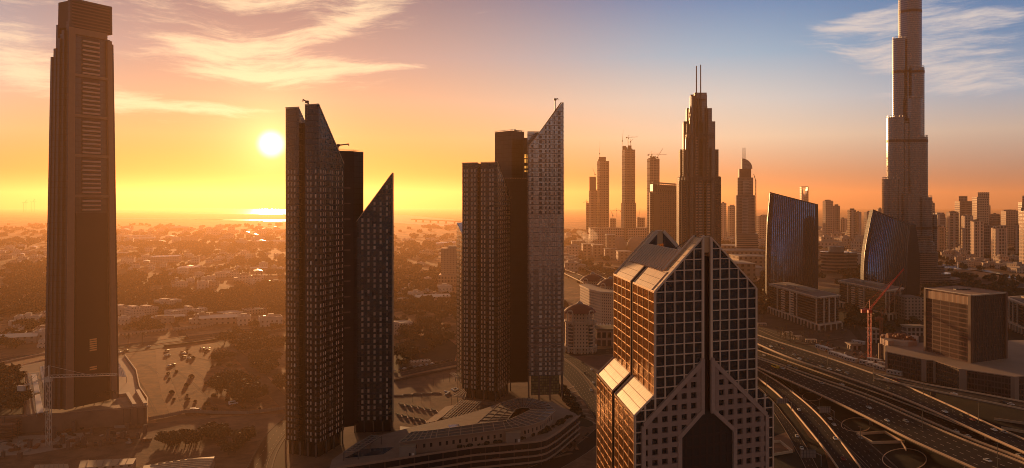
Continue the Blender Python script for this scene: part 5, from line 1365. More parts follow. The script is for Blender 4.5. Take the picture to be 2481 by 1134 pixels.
def unfinished(x0, x1, yt, Y, label, lower=None, caps=(), ym=None, rough_top=True, split=.22):
    root = thing('unfinished_tower', (XP((x0+x1)/2, Y), Y, 0), label, 'tower', CON)
    s = x0+(x1-x0)*split; dp = (x1-x0)/F_*Y*.8
    n, a, r = W(s, Y), W(x0, Y+dp*.7), W(x1, Y+dp*.2); ring = par(n, a, r); mb = MB(); H = ZP(yt, Y)
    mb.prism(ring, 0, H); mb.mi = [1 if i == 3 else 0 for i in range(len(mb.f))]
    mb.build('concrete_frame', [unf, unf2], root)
    if lower:
        MB().prism(band_off(ring, (lower[0])), 0, ZP(lower[1], Y)).build('lower_frame', unf, root)
    for (p, q, y) in caps:
        MB().prism([W(p, Y+dp*.2), W(q, Y+dp*.2), W(q, Y+dp*.8), W(p, Y+dp*.8)], H-1, ZP(y, Y)).build('core_top', M['concrete_dark'], root)
    if rough_top:
        mb = MB(); random.seed(int(x0))
        for k in range(14):
            p = ring[3].lerp(ring[2], random.random()).lerp(ring[0].lerp(ring[1], random.random()), random.random()); h = random.uniform(3, 11); mb.box(p.x-1.2, p.x+1.2, p.y-1.2, p.y+1.2, H, H+h)
        o = mb.build('starter_column', M['concrete_dark'], root); o['kind'] = 'stuff'
    mb = MB()
    for z in range(30, int(H), 23):
        for p, q in ((ring[3], ring[0]), (ring[0], ring[1])): mb.beam((p.x, p.y, z), (q.x, q.y, z), 2.2, 1.6)
    mb.build('safety_screen', M['concrete_dark'], root)
    return root
unfinished(1447, 1476, 390, 3000, 'unfinished concrete tower with a lone raised crane, second from the left of its row', caps=((1451,1468,380),))
unfinished(1427, 1447, 462, 3000, 'lowest unfinished tower with a rounded notch, leftmost of its row', caps=((1428,1444,428),))
unfinished(1507, 1539, 362, 2900, 'dark unfinished tower carrying three cranes, standing free in its row', lower=(3, 492), caps=((1508,1517,353),(1521,1530,352)))
unfinished(1568, 1598, 384, 2800, 'unfinished tower behind the slanted brown slab building', caps=((1571,1590,383),))
unfinished(1420, 1427, 492, 3050, 'very slim unfinished tower at the left end of its row', rough_top=False)
tower_crane(1452.5, 380, 374, None, None, 3000, 'crane with a nearly upright jib on the second unfinished tower', luff=(1453.5, 342), th=1.6, group=CON[:0] or None)
tower_crane(1441, 428, 424, None, None, 3000, 'small raised crane on the leftmost unfinished tower', luff=(1436, 408), th=1.3)
tower_crane(1508, 353, 343, None, None, 2900, 'crane with an upright jib on the left edge of the dark unfinished tower', luff=(1510, 315), th=1.6)
tower_crane(1522, 352, 336, (1518,333), (1545,332), 2900, 'level crane on the dark unfinished tower, its jib pointing right', th=1.6)
tower_crane(1528, 352, 345, None, None, 2880, 'short raised crane beside the level one on the dark unfinished tower', luff=(1534, 337), th=1.4)
tower_crane(1579, 383, 376, (1571,375), (1615,375), 2800, 'level crane over the tower behind the slanted brown building', th=1.6)
tower_crane(1593.5, 390, 383, None, None, 2810, 'raised crane leaning right over the tower behind the slanted brown building', luff=(1606, 360), th=1.6, base=ZP(400, 2810))
tower_crane(1494, 552, 511, (1480,512), (1503,511), 3200, 'small level crane between the unfinished towers near the ground', th=1.5, base=0)
tower_crane(1421, 570, 491, (1413,491), (1424,489), 3100, 'tall thin crane left of the unfinished towers', th=1.5, base=0)
tower_crane(1548, 560, 528, None, None, 3100, 'raised crane low behind the dark unfinished tower', luff=(1551, 505), th=1.5, base=0)
tower_crane(1484, 560, 524, None, None, 3150, 'raised crane low between two unfinished towers', luff=(1479, 509), th=1.5, base=0)
tower_crane(1423, 602, 566, (1416,570), (1426,565), 2300, 'short red crane among the low mall buildings', th=1.3, base=0, m=mat('crane_red_hazy', (.34,.08,.04), .6))
# long podium under them, low frames between
def low_block(name, x0, x1, yt, yb, label, m, cat='building', dp=None, group=None, z0=0, roofm=None, Y=None, par_=True):
    Y = Y or (CZ*F_)/(yb-YH); H = max(4, ZP(yt, Y)); dp = dp or (x1-x0)/F_*Y*.6
    root = thing(name, (XP((x0+x1)/2, Y), Y, z0), label, cat, group)
    MB().box(XP(x0, Y), XP(x1, Y), Y, Y+dp, z0, H).build('wall', m, root)
    MB().box(XP(x0, Y)-1, XP(x1, Y)+1, Y-1, Y+dp+1, H, H+1.2).build('roof', roofm or M['concrete_warm'], root)
    return root
low_block('podium_building', 1430, 1576, 553, 590, 'long plain podium block under the unfinished towers', hazy[0], Y=2900, dp=60)
low_block('building_frame', 1478, 1492, 530, 560, 'low concrete frame between two unfinished towers', unf, Y=3100)
low_block('building_frame', 1544, 1562, 528, 560, 'low concrete frame right of the dark unfinished tower', unf2, Y=3100)
# ---------------------------------------------------------------- mall and its roofs
MALL = 'flat roofed blocks of the mall'
mallw = facade('mall_wall', (.42,.26,.155), (.12,.07,.045), fh=9, bw=12, ww=.45, wh=.5, vary=.4, nsc=.01)
mallr = mat('mall_roof', (.44,.33,.25), .9, nscale=.02, namt=.3)
for i, (x0, x1, yt, yb, lb) in enumerate((
    (1386,1420,585,606,'low tan mall block beside the right edge of the middle tower'), (1412,1440,592,618,'reddish low block at the foot of the red crane'),
    (1436,1462,594,622,'tan mall block with a tall arched front'), (1466,1496,604,628,'sunlit mall block with a deep square opening'),
    (1498,1530,610,636,'pale mall block with a square frame front nearest the gabled tower'), (1420,1500,578,600,'long flat mall roof behind the arched block'),
    (1500,1580,590,612,'wide pale mall roof running behind the gabled tower'), (1476,1560,596,616,'low mall roof with a white edge'),
    (1748,1800,596,622,'low pale hall under the podium of the sail tower'), (1760,1860,608,640,'broad flat pale roof right of the gabled tower'),
    (1790,1858,622,655,'long striped flat roof left of the first blue glass tower'), (1770,1830,640,690,'low dark brown hall just right of the gabled roof'))):
    low_block('mall_block', x0, x1, yt, yb, lb, mallw, 'building', dp=90 if i > 4 else 50, group=MALL, roofm=mallr)
for (cx, cy, rx, Yd, lb) in ((1500, 578, 22, 2500, 'left one of two humped grey mall roofs'), (1545, 577, 24, 2500, 'right one of two humped grey mall roofs')):
    root = thing('humped_hall', (XP(cx, Yd), Yd, 0), lb, 'building', MALL); r = rx/F_*Yd
    MB().lathe((XP(cx, Yd), Yd+r, 0), [(r, 0), (r, 30), (r*.9, 42), (r*.7, 52), (r*.4, 59), (0, 62)], 28, sy=.8).build('roof_shell', mat('humped_roof_%d' % cx, (.30,.21,.155), .8), root, smooth=True)
low_block('hall_building', 1469, 1490, 569, 590, 'tan hall with a bright white sloping roof edge beside the humped roofs', mallw, Y=2450, group=MALL, roofm=mat('bright_roof_edge', (.8,.7,.55), .5))
for i, (x0, y0, w, lb) in enumerate(((1750,605,34,'oval pale roof nearest the stepped skyscraper'),(1800,600,44,'wide oval pale roof in front of the sail tower podium'),(1838,613,30,'oval pale roof beside the first blue glass tower'),(1776,622,30,'small oval roof above the gabled tower edge'),(1825,640,40,'shell shaped pale roof behind the first office block'))):
    Yd = 2*CZ*1000/(y0-YH)*.85; r = w/2/F_*Yd; root = thing('oval_hall', (XP(x0, Yd), Yd, 0), lb, 'building', MALL)
    MB().lathe((XP(x0, Yd), Yd, 0), [(r, 0), (r, 16), (r*1.1, 17), (r*.8, 20), (0, 22)], 24, sy=1.6).build('shell', mallr, root, smooth=False)
# low cream houses of the lakeside and the white town between the glass towers
VIL = 'low cream houses by the lake'; random.seed(21)
villa_w = facade('villa_wall', (.58,.41,.28), (.07,.045,.035), fh=4.2, bw=4.6, ww=.4, wh=.5)
def town_proto():
    out = []
    for k in range(3):
        root = thing('town_house', (0, 0, 0), 'x', 'house'); w, d, h = ((22, 16, 11), (30, 18, 8), (16, 16, 15))[k]
        mb = MB().box(-w/2, w/2, -d/2, d/2, 0, h); mb.build('wall', villa_w, root, local=True)
        mb = MB().box(-w/2-.5, w/2+.5, -d/2-.5, d/2+.5, h, h+.9); mb.box(-w/4, w/8, -d/4, d/4, h+.9, h+3.6); mb.build('roof', mallr, root, local=True)
        out.append(Once(root))
    return out
tp = town_proto()
def scatter_town(poly_rows, n, label, group, smin=.8, smax=1.6, jit=1.0):
    for i in range(n):
        x0, x1, y0, y1 = random.choice(poly_rows); f = random.random(); x = x0+(x1-x0)*f; y = y0+(y1-y0)*random.random()
        p = G(x, y); random.choice(tp).put((p.x, p.y, 0), random.uniform(-.4, .4)+random.choice((0, pi/2)), label, group, random.uniform(smin, smax))
scatter_town([(2262,2292,612,622),(2292,2330,618,630),(2325,2362,624,638),(2340,2400,636,648)], 26, 'low cream house on the far shore of the teal lake', VIL)
scatter_town([(2425,2475,632,655),(2400,2440,640,652),(2440,2485,650,664)], 18, 'low cream house between the lake and the right edge of the photo', VIL)
scatter_town([(1986,2095,565,606),(1986,2060,570,600)], 60, 'low pale house of the white town between the two curved glass towers', 'low pale houses between the glass towers', 1.2, 3.0)
scatter_town([(1747,1860,560,596)], 26, 'low pale house in the haze round the foot of the sail topped tower', 'low pale houses behind the gabled tower', 1.2, 2.6)
scatter_town([(1985,2060,606,640),(2040,2095,620,650)], 14, 'low pale building round the rounded banded office', 'low buildings round the rounded office', 1.2, 2.4)
scatter_town([(1366,1440,560,590),(1366,1430,600,625),(1366,1400,640,665)], 26, 'low tan building in the haze right of the middle dark tower', 'low buildings right of the middle tower', 1.0, 2.2)
for k in (1,): # bright ship shaped fountain stage on the lake shore
    root = thing('monument', G(2321, 652), 'small white pointed monument on the lake shore', 'monument'); c = G(2321, 652)
    MB().lathe(c, [(9, 0), (6, 2), (1.6, 3), (1.0, 16), (0, 20)], 10).build('spike', mat('white_spike', (.85,.75,.65), .5), root)
# long bright roof shed far left, distant bridge on the creek, faint far cranes
for (x0, x1, y0, lb, h) in ((428,475,656,'long white shed roof catching the light in the left plain', 9), (1056,1103,594,'white flat roof in the haze behind the pale office slab', 12), (364,430,634,'white two storey building among the dark trees of the left plain', 16)):
    p, q = G(x0, y0+4), G(x1, y0+1); root = thing('shed' if h < 12 else 'long_building', (p.x, p.y, 0), lb, 'building')
    MB().prism([p.xy, q.xy, (q+Vector((0, 26, 0))).xy, (p+Vector((0, 26, 0))).xy], 0, h).build('wall', villa_w, root)
    MB().prism([p.xy+Vector((-1, -1)), q.xy+Vector((1, -1)), (q+Vector((1, 27, 0))).xy, (p+Vector((-1, 27, 0))).xy], h, [h+.6, h+.6, h+3, h+3]).build('roof', mat('bright_metal_roof', (.85,.75,.6), .25, .3), root)
def causeway():
    a, b = G(1000, 537), G(1112, 543); c = (a+b)/2; root = thing('bridge', (c.x, c.y, 0), 'long low bridge crossing the pale creek in the haze', 'bridge')
    MB().beam(a+Vector((0, 0, 22)), b+Vector((0, 0, 22)), 40, 8).build('deck', M['concrete_dark'], root)
    for k in range(6):
        p = a.lerp(b, (k+.5)/6); MB().beam(p, p+Vector((0, 0, 22)), 14).build('pier', M['concrete_dark'], root)
causeway()
for (x, yt, yb, lb) in ((60,487,502,'faint far away cranes at the left horizon'),(80,485,502,'faint far away port cranes beside the tapered tower')):
    Y = 17000; root = thing('port_crane', (XP(x, Y), Y, 0), lb, 'crane'); mb = MB()
    for dx_ in (-25, 25): mb.beam((XP(x, Y)+dx_, Y, 0), (XP(x, Y)+dx_, Y, ZP(yt+4, Y)), 6)
    mb.beam((XP(x, Y)-60, Y, ZP(yt+4, Y)), (XP(x, Y)+70, Y, ZP(yt+4, Y)), 6, 8); mb.beam((XP(x, Y), Y, ZP(yt+4, Y)), (XP(x, Y)+40, Y, ZP(yt-3, Y)), 8)
    mb.build('gantry', crane_m, root)
tower_crane(288, 600, 562, (282,562), (293,562), 4000, 'small crane standing in the haze just right of the tapered tower', th=2, base=0)
# steam drifting over the mall, sunlit
def steam():
    m = bpy.data.materials.new('steam'); m.use_nodes = True; t = NT(m.node_tree); t.n.clear(); o = t.new('ShaderNodeOutputMaterial'); v = t.new('ShaderNodeVolumePrincipled')
    v.inputs['Color'].default_value = (1,.93,.85,1); v.inputs['Density'].default_value = .014; v.inputs['Anisotropy'].default_value = .3; t.l.new(v.outputs[0], o.inputs[1])
    mb = MB(); random.seed(3); Y = 2700
    for (x, y, r) in ((1404,562,10),(1412,567,13),(1420,572,15),(1430,574,16),(1437,568,13),(1432,560,11),(1441,575,11),(1426,582,12)):
        c = P(x, y, Y+random.uniform(-10, 10)); prof = [(0, -r)]+[(r*sin(pi*k/7)*(1+.25*random.random()), -r*cos(pi*k/7)) for k in range(1, 7)]+[(0, r)]
        mb.lathe(c, [(a*1.0, b*.8) for a, b in prof], 12)
    o_ = mb.build('steam', m, smooth=True); o_['kind'] = 'stuff'; o_['label'] = 'pale sunlit steam drifting over the mall roofs'
steam()
# ================================================================ trees, palms, low houses of the plain
leafm = mat('foliage', (.085,.058,.022), .9, nscale=.35, namt=.6)
leafm2 = mat('foliage_olive', (.12,.08,.03), .9, nscale=.3, namt=.5)
def tree_proto(seed, R=6.0, H=9.0, lobes=7, leaves=420, lm=None, name='tree'):
    rnd = random.Random(seed); root = thing(name, (0, 0, 0), 'x', 'tree')
    mb = MB(); mb.tube((0, 0, 0), (rnd.uniform(-.4, .4), rnd.uniform(-.4, .4), H*.42), .38, .22, 7)
    cs = []
    for k in range(lobes):
        a = 2*pi*k/lobes+rnd.uniform(-.4, .4); rr = R*rnd.uniform(.25, .68) if k else 0
        c = Vector((rr*cos(a), rr*sin(a), H*rnd.uniform(.45, .78))); r = R*rnd.uniform(.32, .52); cs.append((c, r))
        mb.tube((0, 0, H*.3), c-Vector((0, 0, r*.3)), .17, .07, 5)
    mb.build('trunk', M['trunk'], root, local=True)
    mb = MB()
    for k in range(leaves):
        c, r = rnd.choice(cs); d = Vector((rnd.gauss(0, 1), rnd.gauss(0, 1), rnd.gauss(0, .8))).normalized()
        p = c+Vector((d.x, d.y, d.z*.72))*r*(rnd.random()**.35)*rnd.uniform(.85, 1.15)
        s = rnd.uniform(.35, .95)*R/6; u = Vector((rnd.gauss(0, 1), rnd.gauss(0, 1), rnd.gauss(0, 1))).normalized(); v = u.cross(d+Vector((.01, .02, .03))).normalized()
        mb.face([p-u*s-v*s*.7, p+u*s-v*s*.5, p+u*s*.7+v*s, p-u*s*.6+v*s*.8])
    mb.build('crown', lm or leafm, root, local=True)
    return root
def palm_proto():
    root = thing('palm_tree', (0, 0, 0), 'x', 'palm'); MB().tube((0, 0, 0), (.3, 0, 8.2), .32, .22, 7).build('trunk', M['trunk'], root, local=True)
    mb = MB(); rnd = random.Random(5)
    for k in range(16):
        a = 2*pi*k/16+rnd.uniform(-.15, .15); el_ = rnd.uniform(.1, .9); p = Vector((.3, 0, 8.2)); d = Vector((cos(a), sin(a), el_)); w = .5
        for j in range(4):
            q = p+d*1.0; sd = Vector((-sin(a), cos(a), 0))*w; mb.face([p-sd, q-sd*.8, q+sd*.8, p+sd]); p = q; d = d+Vector((0, 0, -.45)); w *= .8
    mb.build('crown', leafm2, root, local=True)
    return root
T_ = [Once(tree_proto(1)), Once(tree_proto(2, 7, 9, 9, 520)), Once(tree_proto(3, 5, 8, 6, 330, leafm2)), Once(tree_proto(4, 8, 10, 10, 620, leafm2))]
PALM = Once(palm_proto())
def rect_pts(n, x0, x1, y0, y1, rnd, test=None):
    out = []; k = 0
    while len(out) < n and k < n*30:
        k += 1; x, y = rnd.uniform(x0, x1), rnd.uniform(y0, y1)
        if test is None or test(x, y): out.append((x, y))
    return out
ntree = [0]
def trees(pts, label, group, smin=.8, smax=1.5, kinds=(0,1,2,3), seed=0, z=0):
    rnd = random.Random(seed+len(pts))
    for (x, y) in pts:
        p = G(x, y, z); s = rnd.uniform(smin, smax)
        T_[rnd.choice(kinds)].put((p.x, p.y, z-.1), rnd.uniform(0, 6.28), label, group, (s*rnd.uniform(.9, 1.15), s*rnd.uniform(.9, 1.15), s*rnd.uniform(.8, 1.1))); ntree[0] += 1
rnd = random.Random(11)
def blobs(cl):       # clusters: (x, y, rx, ry, n)
    out = []
    for (x, y, rx, ry, n) in cl:
        for k in range(n):
            a, r = rnd.uniform(0, 6.28), sqrt(rnd.random()); out.append((x+rx*r*cos(a), y+ry*r*sin(a)))
    return out
trees(blobs([(565,945,52,20,13),(605,970,25,14,5)]), 'dark tree in the dense clump on the sand lot right of the dirt track', 'trees clumped on the sand lot', 1.0, 1.7)
trees(blobs([(532,873,26,7,5)]), 'tree in the small clump near the parked cars on the sand lot', 'small clump near the parked cars', .9, 1.3)
trees(blobs([(400,1078,38,14,11),(460,1068,32,14,9),(515,1058,30,12,7)]), 'dark bush in the thick row at the bottom left beside the building site', 'thick row of bushes at the bottom left', .7, 1.15)
trees(blobs([(560,1098,16,10,3),(583,1080,14,10,3)]), 'small tree standing apart at the bottom left near the kerbed street', 'small trees near the kerbed street', .7, 1.1)
trees(blobs([(580,835,40,22,14),(640,835,50,20,15),(640,885,30,15,8),(620,800,60,10,5)]), 'tree in the big grove left of the dark tower beside the low sun', 'big grove beside the low sun tower', .9, 1.6)
trees(blobs([(684,940,10,22,5),(650,900,20,10,4)]), 'tree touching the left edge of the dark tower beside the low sun', 'trees touching the left dark tower', .9, 1.4)
trees(blobs([(1000,790,42,25,14),(1050,800,50,25,17),(1020,835,60,25,18),(985,870,28,22,10),(1075,765,30,12,6)]), 'tree in the dark grove between the two dark towers', 'dark grove between the two dark towers', .8, 1.5)
trees(blobs([(30,770,50,25,14),(80,790,40,25,12),(30,830,40,15,9),(70,740,50,14,7)]), 'tree in the dark grove left of the tapered tower', 'dark grove left of the tapered tower', .9, 1.7)
trees([(x, min(y, 1000)) for x, y in blobs([(15,915,32,12,8),(20,945,32,20,12),(30,985,26,12,9)])], 'dark tree beside the white roof strip at the foot of the tapered tower', 'dark trees at the foot of the tapered tower', 1.0, 1.35, z=12.3)
trees(blobs([(430,765,50,15,12),(500,755,45,14,11),(520,725,40,10,6),(370,790,28,15,8),(320,800,24,12,5)]), 'tree among the white villas right of the tapered tower', 'trees among the white villas', .8, 1.5)
print('trees so far', ntree[0])
trees(blobs([(2300,700,60,10,10),(2380,712,60,12,8)]), 'dark tree in the park beyond the brown block', 'dark park trees beyond the brown block', .9, 1.4)
# palms
for i, (x, y) in enumerate(((310,840),(345,836))): p = G(x, y); PALM.put((p.x, p.y, 0), i*1.1, 'palm tree on the verge right of the tapered tower', 'palms on the verge right of the tapered tower', 1.5)
rnd2 = random.Random(8)
for (x, y) in rect_pts(26, 1880, 2060, 800, 832, rnd2)+rect_pts(14, 2046, 2110, 752, 812, rnd2)+rect_pts(12, 1838, 1860, 700, 800, rnd2):
    p = G(x, y); PALM.put((p.x, p.y, 0), rnd2.uniform(0, 6), 'palm tree in the courts round the pale office blocks', 'palms round the pale office blocks', rnd2.uniform(.8, 1.15))
for (x, y) in rect_pts(16, 1385, 1480, 650, 690, rnd2):
    p = G(x, y); PALM.put((p.x, p.y, 0), rnd2.uniform(0, 6), 'palm tree on the avenue in front of the mall blocks', 'palms in front of the mall', rnd2.uniform(1.2, 2.2))
for x, y in ((186,988),(203,985),(228,982),(250,976),(274,977)):
    p = G(x, y, 12); PALM.put(p, x, 'palm tree on the terrace at the foot of the tapered tower', 'palms on the tapered tower terrace', 1.0)
# the farther trees, nobody could count them
def far_trees():
    rnd = random.Random(5); mb = MB(); n = 0
    def clump(x, y, s):
        p = G(x, y)
        for k in range(16):
            d = Vector((rnd.gauss(0, 1), rnd.gauss(0, 1), rnd.gauss(0, .6))).normalized(); q = p+Vector((d.x*s, d.y*s, s*.75+d.z*s*.6)); u = Vector((rnd.gauss(0, 1), rnd.gauss(0, .5), rnd.gauss(0, 1))).normalized(); v = u.cross(Vector((rnd.gauss(0, 1), rnd.gauss(0, 1), .3))).normalized()
            r = s*rnd.uniform(.35, .6); mb.face([q-u*r-v*r, q+u*r-v*r*.8, q+u*r*.8+v*r, q-u*r*.9+v*r])
    bands_ = [(0,690,545,760,1500),(690,955,548,800,420),(955,1110,548,760,360),(1110,1366,552,800,300),(1500,1747,600,760,200),(1366,1500,560,700,260),(1985,2240,600,690,260),(1747,1860,590,700,160),(2250,2481,606,660,220),(2235,2481,672,735,260),(1835,1870,640,760,40),(2060,2240,740,850,90)]
    for (x0, x1, y0, y1, c) in bands_:
        k = 0; g = 0
        while k < c and g < c*20:
            g += 1; x = rnd.uniform(x0, x1); y = y0+(y1-y0)*(rnd.random()**1.4)
            q = G(x, y); v_ = mn.noise(Vector((q.x*.0035, q.y*.0022, 3.3)))+.5*mn.noise(Vector((q.x*.012, q.y*.008, 1.3)))
            if v_ < .10 and rnd.random() > .10: continue
            if y > 812: continue
            clump(x, y, rnd.uniform(4.5, 8)*(1 if y > 600 else 1.5)); k += 1
    o = mb.build('tree_canopy', leafm); o['kind'] = 'stuff'; o['label'] = 'mass of trees spread over the hazy plain'
far_trees()
# ---------------------------------------------------------------- houses of the plain
wallA = facade('plain_house_wall', (.66,.50,.35), (.10,.06,.04), fh=3.6, bw=3.8, ww=.35, wh=.4)
wallB = facade('plain_house_wall_tan', (.46,.30,.19), (.08,.05,.035), fh=3.6, bw=4.4, ww=.35, wh=.4)
roofA = mat('flat_roof_pale', (.60,.46,.34), .85, nscale=.3, namt=.25); roofB = mat('flat_roof_tan', (.40,.26,.165), .9, nscale=.3, namt=.3)
roofC = mat('metal_sheet_roof', (.75,.66,.55), .3, .4)
def house_proto(k):
    root = thing('house', (0, 0, 0), 'x', 'house'); w, d, h = ((18,13,7),(26,12,4.5),(14,14,8),(34,14,5),(12,9,4))[k]; wm, rm = ((wallA, roofA),(wallB, roofB),(wallA, roofB),(wallB, roofC),(wallA, roofA))[k]
    mb = MB().box(-w/2, w/2, -d/2, d/2, 0, h)
    if k in (0, 2): mb.box(-w/2-5, -w/2, -d/4, d/2, 0, h*.55)
    mb.build('wall', wm, root, local=True)
    mb = MB()
    if k == 3: mb.prism([(-w/2-.5,-d/2-.5),(w/2+.5,-d/2-.5),(w/2+.5,0),(-w/2-.5,0)], h, [h,h,h+2,h+2]); mb.prism([(-w/2-.5,0),(w/2+.5,0),(w/2+.5,d/2+.5),(-w/2-.5,d/2+.5)], h, [h+2,h+2,h,h])
    else:
        mb.box(-w/2+.3, w/2-.3, -d/2+.3, d/2-.3, h, h+.15)
        for (a, b, c, e) in ((-w/2, w/2, -d/2, -d/2+.4), (-w/2, w/2, d/2-.4, d/2), (-w/2, -w/2+.4, -d/2, d/2), (w/2-.4, w/2, -d/2, d/2)): mb.box(a, b, c, e, h, h+1.0)
        mb.box(-w*.1, w*.14, -d*.2, d*.2, h+.15, h+2.8)
    mb.build('roof', rm, root, local=True)
    if k != 3: MB().box(-w*.32, -w*.22, -1, 1, h+.15, h+1.6).build('water_tank', M['white_paint'], root, local=True)
    return root
HP = [Once(house_proto(k)) for k in range(5)]
def houses(n, x0, x1, y0, y1, label, group, smin=.8, smax=1.4, seed=1, ang=.35, thr=-.05):
    rn = random.Random(seed); k = g = 0; used = []
    while k < n and g < n*40:
        g += 1; x = rn.uniform(x0, x1); y = y0+(y1-y0)*rn.random()**1.25
        if 122 < x < 286 and x0 < 600: continue
        q = G(x, y)
        if mn.noise(Vector((q.x*.0035, q.y*.0022, 3.3))) > thr+.14: continue
        if any((q-u).length < 24 for u in used): continue
        used.append(q); HP[rn.choice((0, 0, 1, 1, 2, 3, 4))].put((q.x, q.y, 0), ang+rn.choice((0, pi/2))+rn.uniform(-.08, .08), label, group, rn.uniform(smin, smax)); k += 1
houses(90, 287, 692, 600, 790, 'low flat roofed house in the sunlit plain right of the tapered tower', 'flat roofed houses of the left plain', .9, 1.7)
houses(40, -5, 120, 600, 840, 'low flat roofed house among trees left of the tapered tower', 'flat roofed houses left of the tapered tower', .9, 1.6, 2)
houses(36, 957, 1106, 580, 740, 'low house in the haze between the two dark towers', 'houses between the two dark towers', .9, 1.8, 3)
houses(100, 287, 692, 552, 600, 'tiny far house in the bright haze below the sun', 'far houses below the sun', 1.4, 3.2, 4, thr=.1)
# the larger white villas in front of the grove
def villa(px0, px1, yb, h, dep, label, wings=(), mat_=None):
    a, b = G(px0, yb), G(px1, yb-(px1-px0)*.10); d = (b-a); n = Vector((-d.y, d.x, 0)).normalized()*dep; m = mat_ or wallA
    root = thing('villa', ((a+b)/2)[:], label, 'villa')
    MB().prism([a.xy, b.xy, (b+n).xy, (a+n).xy], 0, h).build('wall', m, root)
    MB().prism([(a+n*.03).xy, (b+n*.03).xy, (b+n*.97).xy, (a+n*.97).xy], h, h+.3).build('roof', roofA, root)
    mb = MB(); mb.beam(a+Vector((0, 0, h+.5)), b+Vector((0, 0, h+.5)), .6, 1.1); mb.beam(b+Vector((0, 0, h+.5)), b+n+Vector((0, 0, h+.5)), .6, 1.1); mb.beam(a+Vector((0, 0, h+.5)), a+n+Vector((0, 0, h+.5)), .6, 1.1); mb.beam(a+n+Vector((0, 0, h+.5)), b+n+Vector((0, 0, h+.5)), .6, 1.1); mb.build('parapet', wallA, root)
    for (f0, f1, hh) in wings:
        MB().prism([(a+d*f0+n*.2).xy, (a+d*f1+n*.2).xy, (a+d*f1+n*.8).xy, (a+d*f0+n*.8).xy], h, hh).build('upper_storey', m, root)
villa(286, 318, 762, 9, 22, 'white villa partly hidden by the right edge of the tapered tower', ((.3,.6,13),))
villa(322, 385, 768, 10, 30, 'long white villa with a two level roof and small upper room', ((.05,.3,14),(.55,.8,13)))
villa(392, 440, 752, 13, 26, 'tallest white villa with small square windows above the trees', ((.2,.5,16),))
villa(415, 503, 770, 8, 24, 'wide white villa with a raised middle box behind dark trees', ((.5,.62,13),))
villa(600, 660, 762, 6, 18, 'low tan workshop row beside the sand patch near the left dark tower', ((.1,.3,8),), wallB)
villa(548, 590, 770, 5, 30, 'low walled yard with a pale shed roof left of the workshop row', (), wallB)
villa(950, 1000, 812, 13, 22, 'white villa with a flat parapet roof against the right edge of the left dark tower', ((.1,.4,15),))
villa(1000, 1044, 888, 3.4, 8, 'long low pale tent roof beside the street between the dark towers', (), wallB)
villa(975, 1015, 735, 6, 18, 'pale low building by the road between the two dark towers', ((.2,.5,8),))
# boundary walls: the long pale walls along the streets
def long_wall(pts, label, h=2.6, w=.6, m=None, name='boundary_wall'):
    P3 = [G(x, y) for x, y in pts]; root = MB()
    for p, q in zip(P3[:-1], P3[1:]): root.beam(p+Vector((0, 0, h/2)), q+Vector((0, 0, h/2)), w, h)
    o = root.build(name, m or wallB); tag(o, label, 'wall')
long_wall([(420,802),(470,797),(515,789)], 'pale boundary wall in front of the white villas', 4)
long_wall([(286,735),(350,722),(400,716)], 'pale boundary wall behind the white villas', 3)
long_wall([(398,839),(470,831),(530,822)], 'dark low hedge wall along the street above the car lot', 1.5, 2.0, leafm, 'hedge')
long_wall([(290,812),(360,806),(410,800)], 'pale boundary wall left of the white villas', 3)
long_wall([(955,925),(1020,910),(1120,890)], 'dark low wall behind the plaza between the dark towers', 2.2, 1.0, M['concrete_dark'])
long_wall([(1030,684),(1065,690),(1110,696)], 'low dark wall in front of the pale office slab', 3, 2, M['concrete_dark'])
long_wall([(955,745),(1020,735),(1060,728)], 'low pale wall beside the road between the dark towers', 3)
# site fence of many panels
def fence():
    pts = [G(x, y) for x, y in ((360,1019),(400,1012),(440,1003),(452,1000),(520,1003),(600,1004),(692,992))]; L = resample(pts, 60); c = L[30]
    root = thing('site_fence', (c.x, c.y, 0), 'pale panelled site fence curving below the sand lot', 'fence')
    mb = MB()
    for p, q in zip(L[:-1], L[1:]): mb.beam(p+Vector((0, 0, 1.3)), q.lerp(p, .06)+Vector((0, 0, 1.3)), .12, 2.4)
    mb.build('panel_run', mat('fence_panel', (.34,.24,.17), .7), root)['kind'] = 'stuff'
    for p in L: MB().beam(p+Vector((0, .2, 0)), p+Vector((0, .2, 3.0)), .25).build('post', M['concrete_dark'], root)
fence()
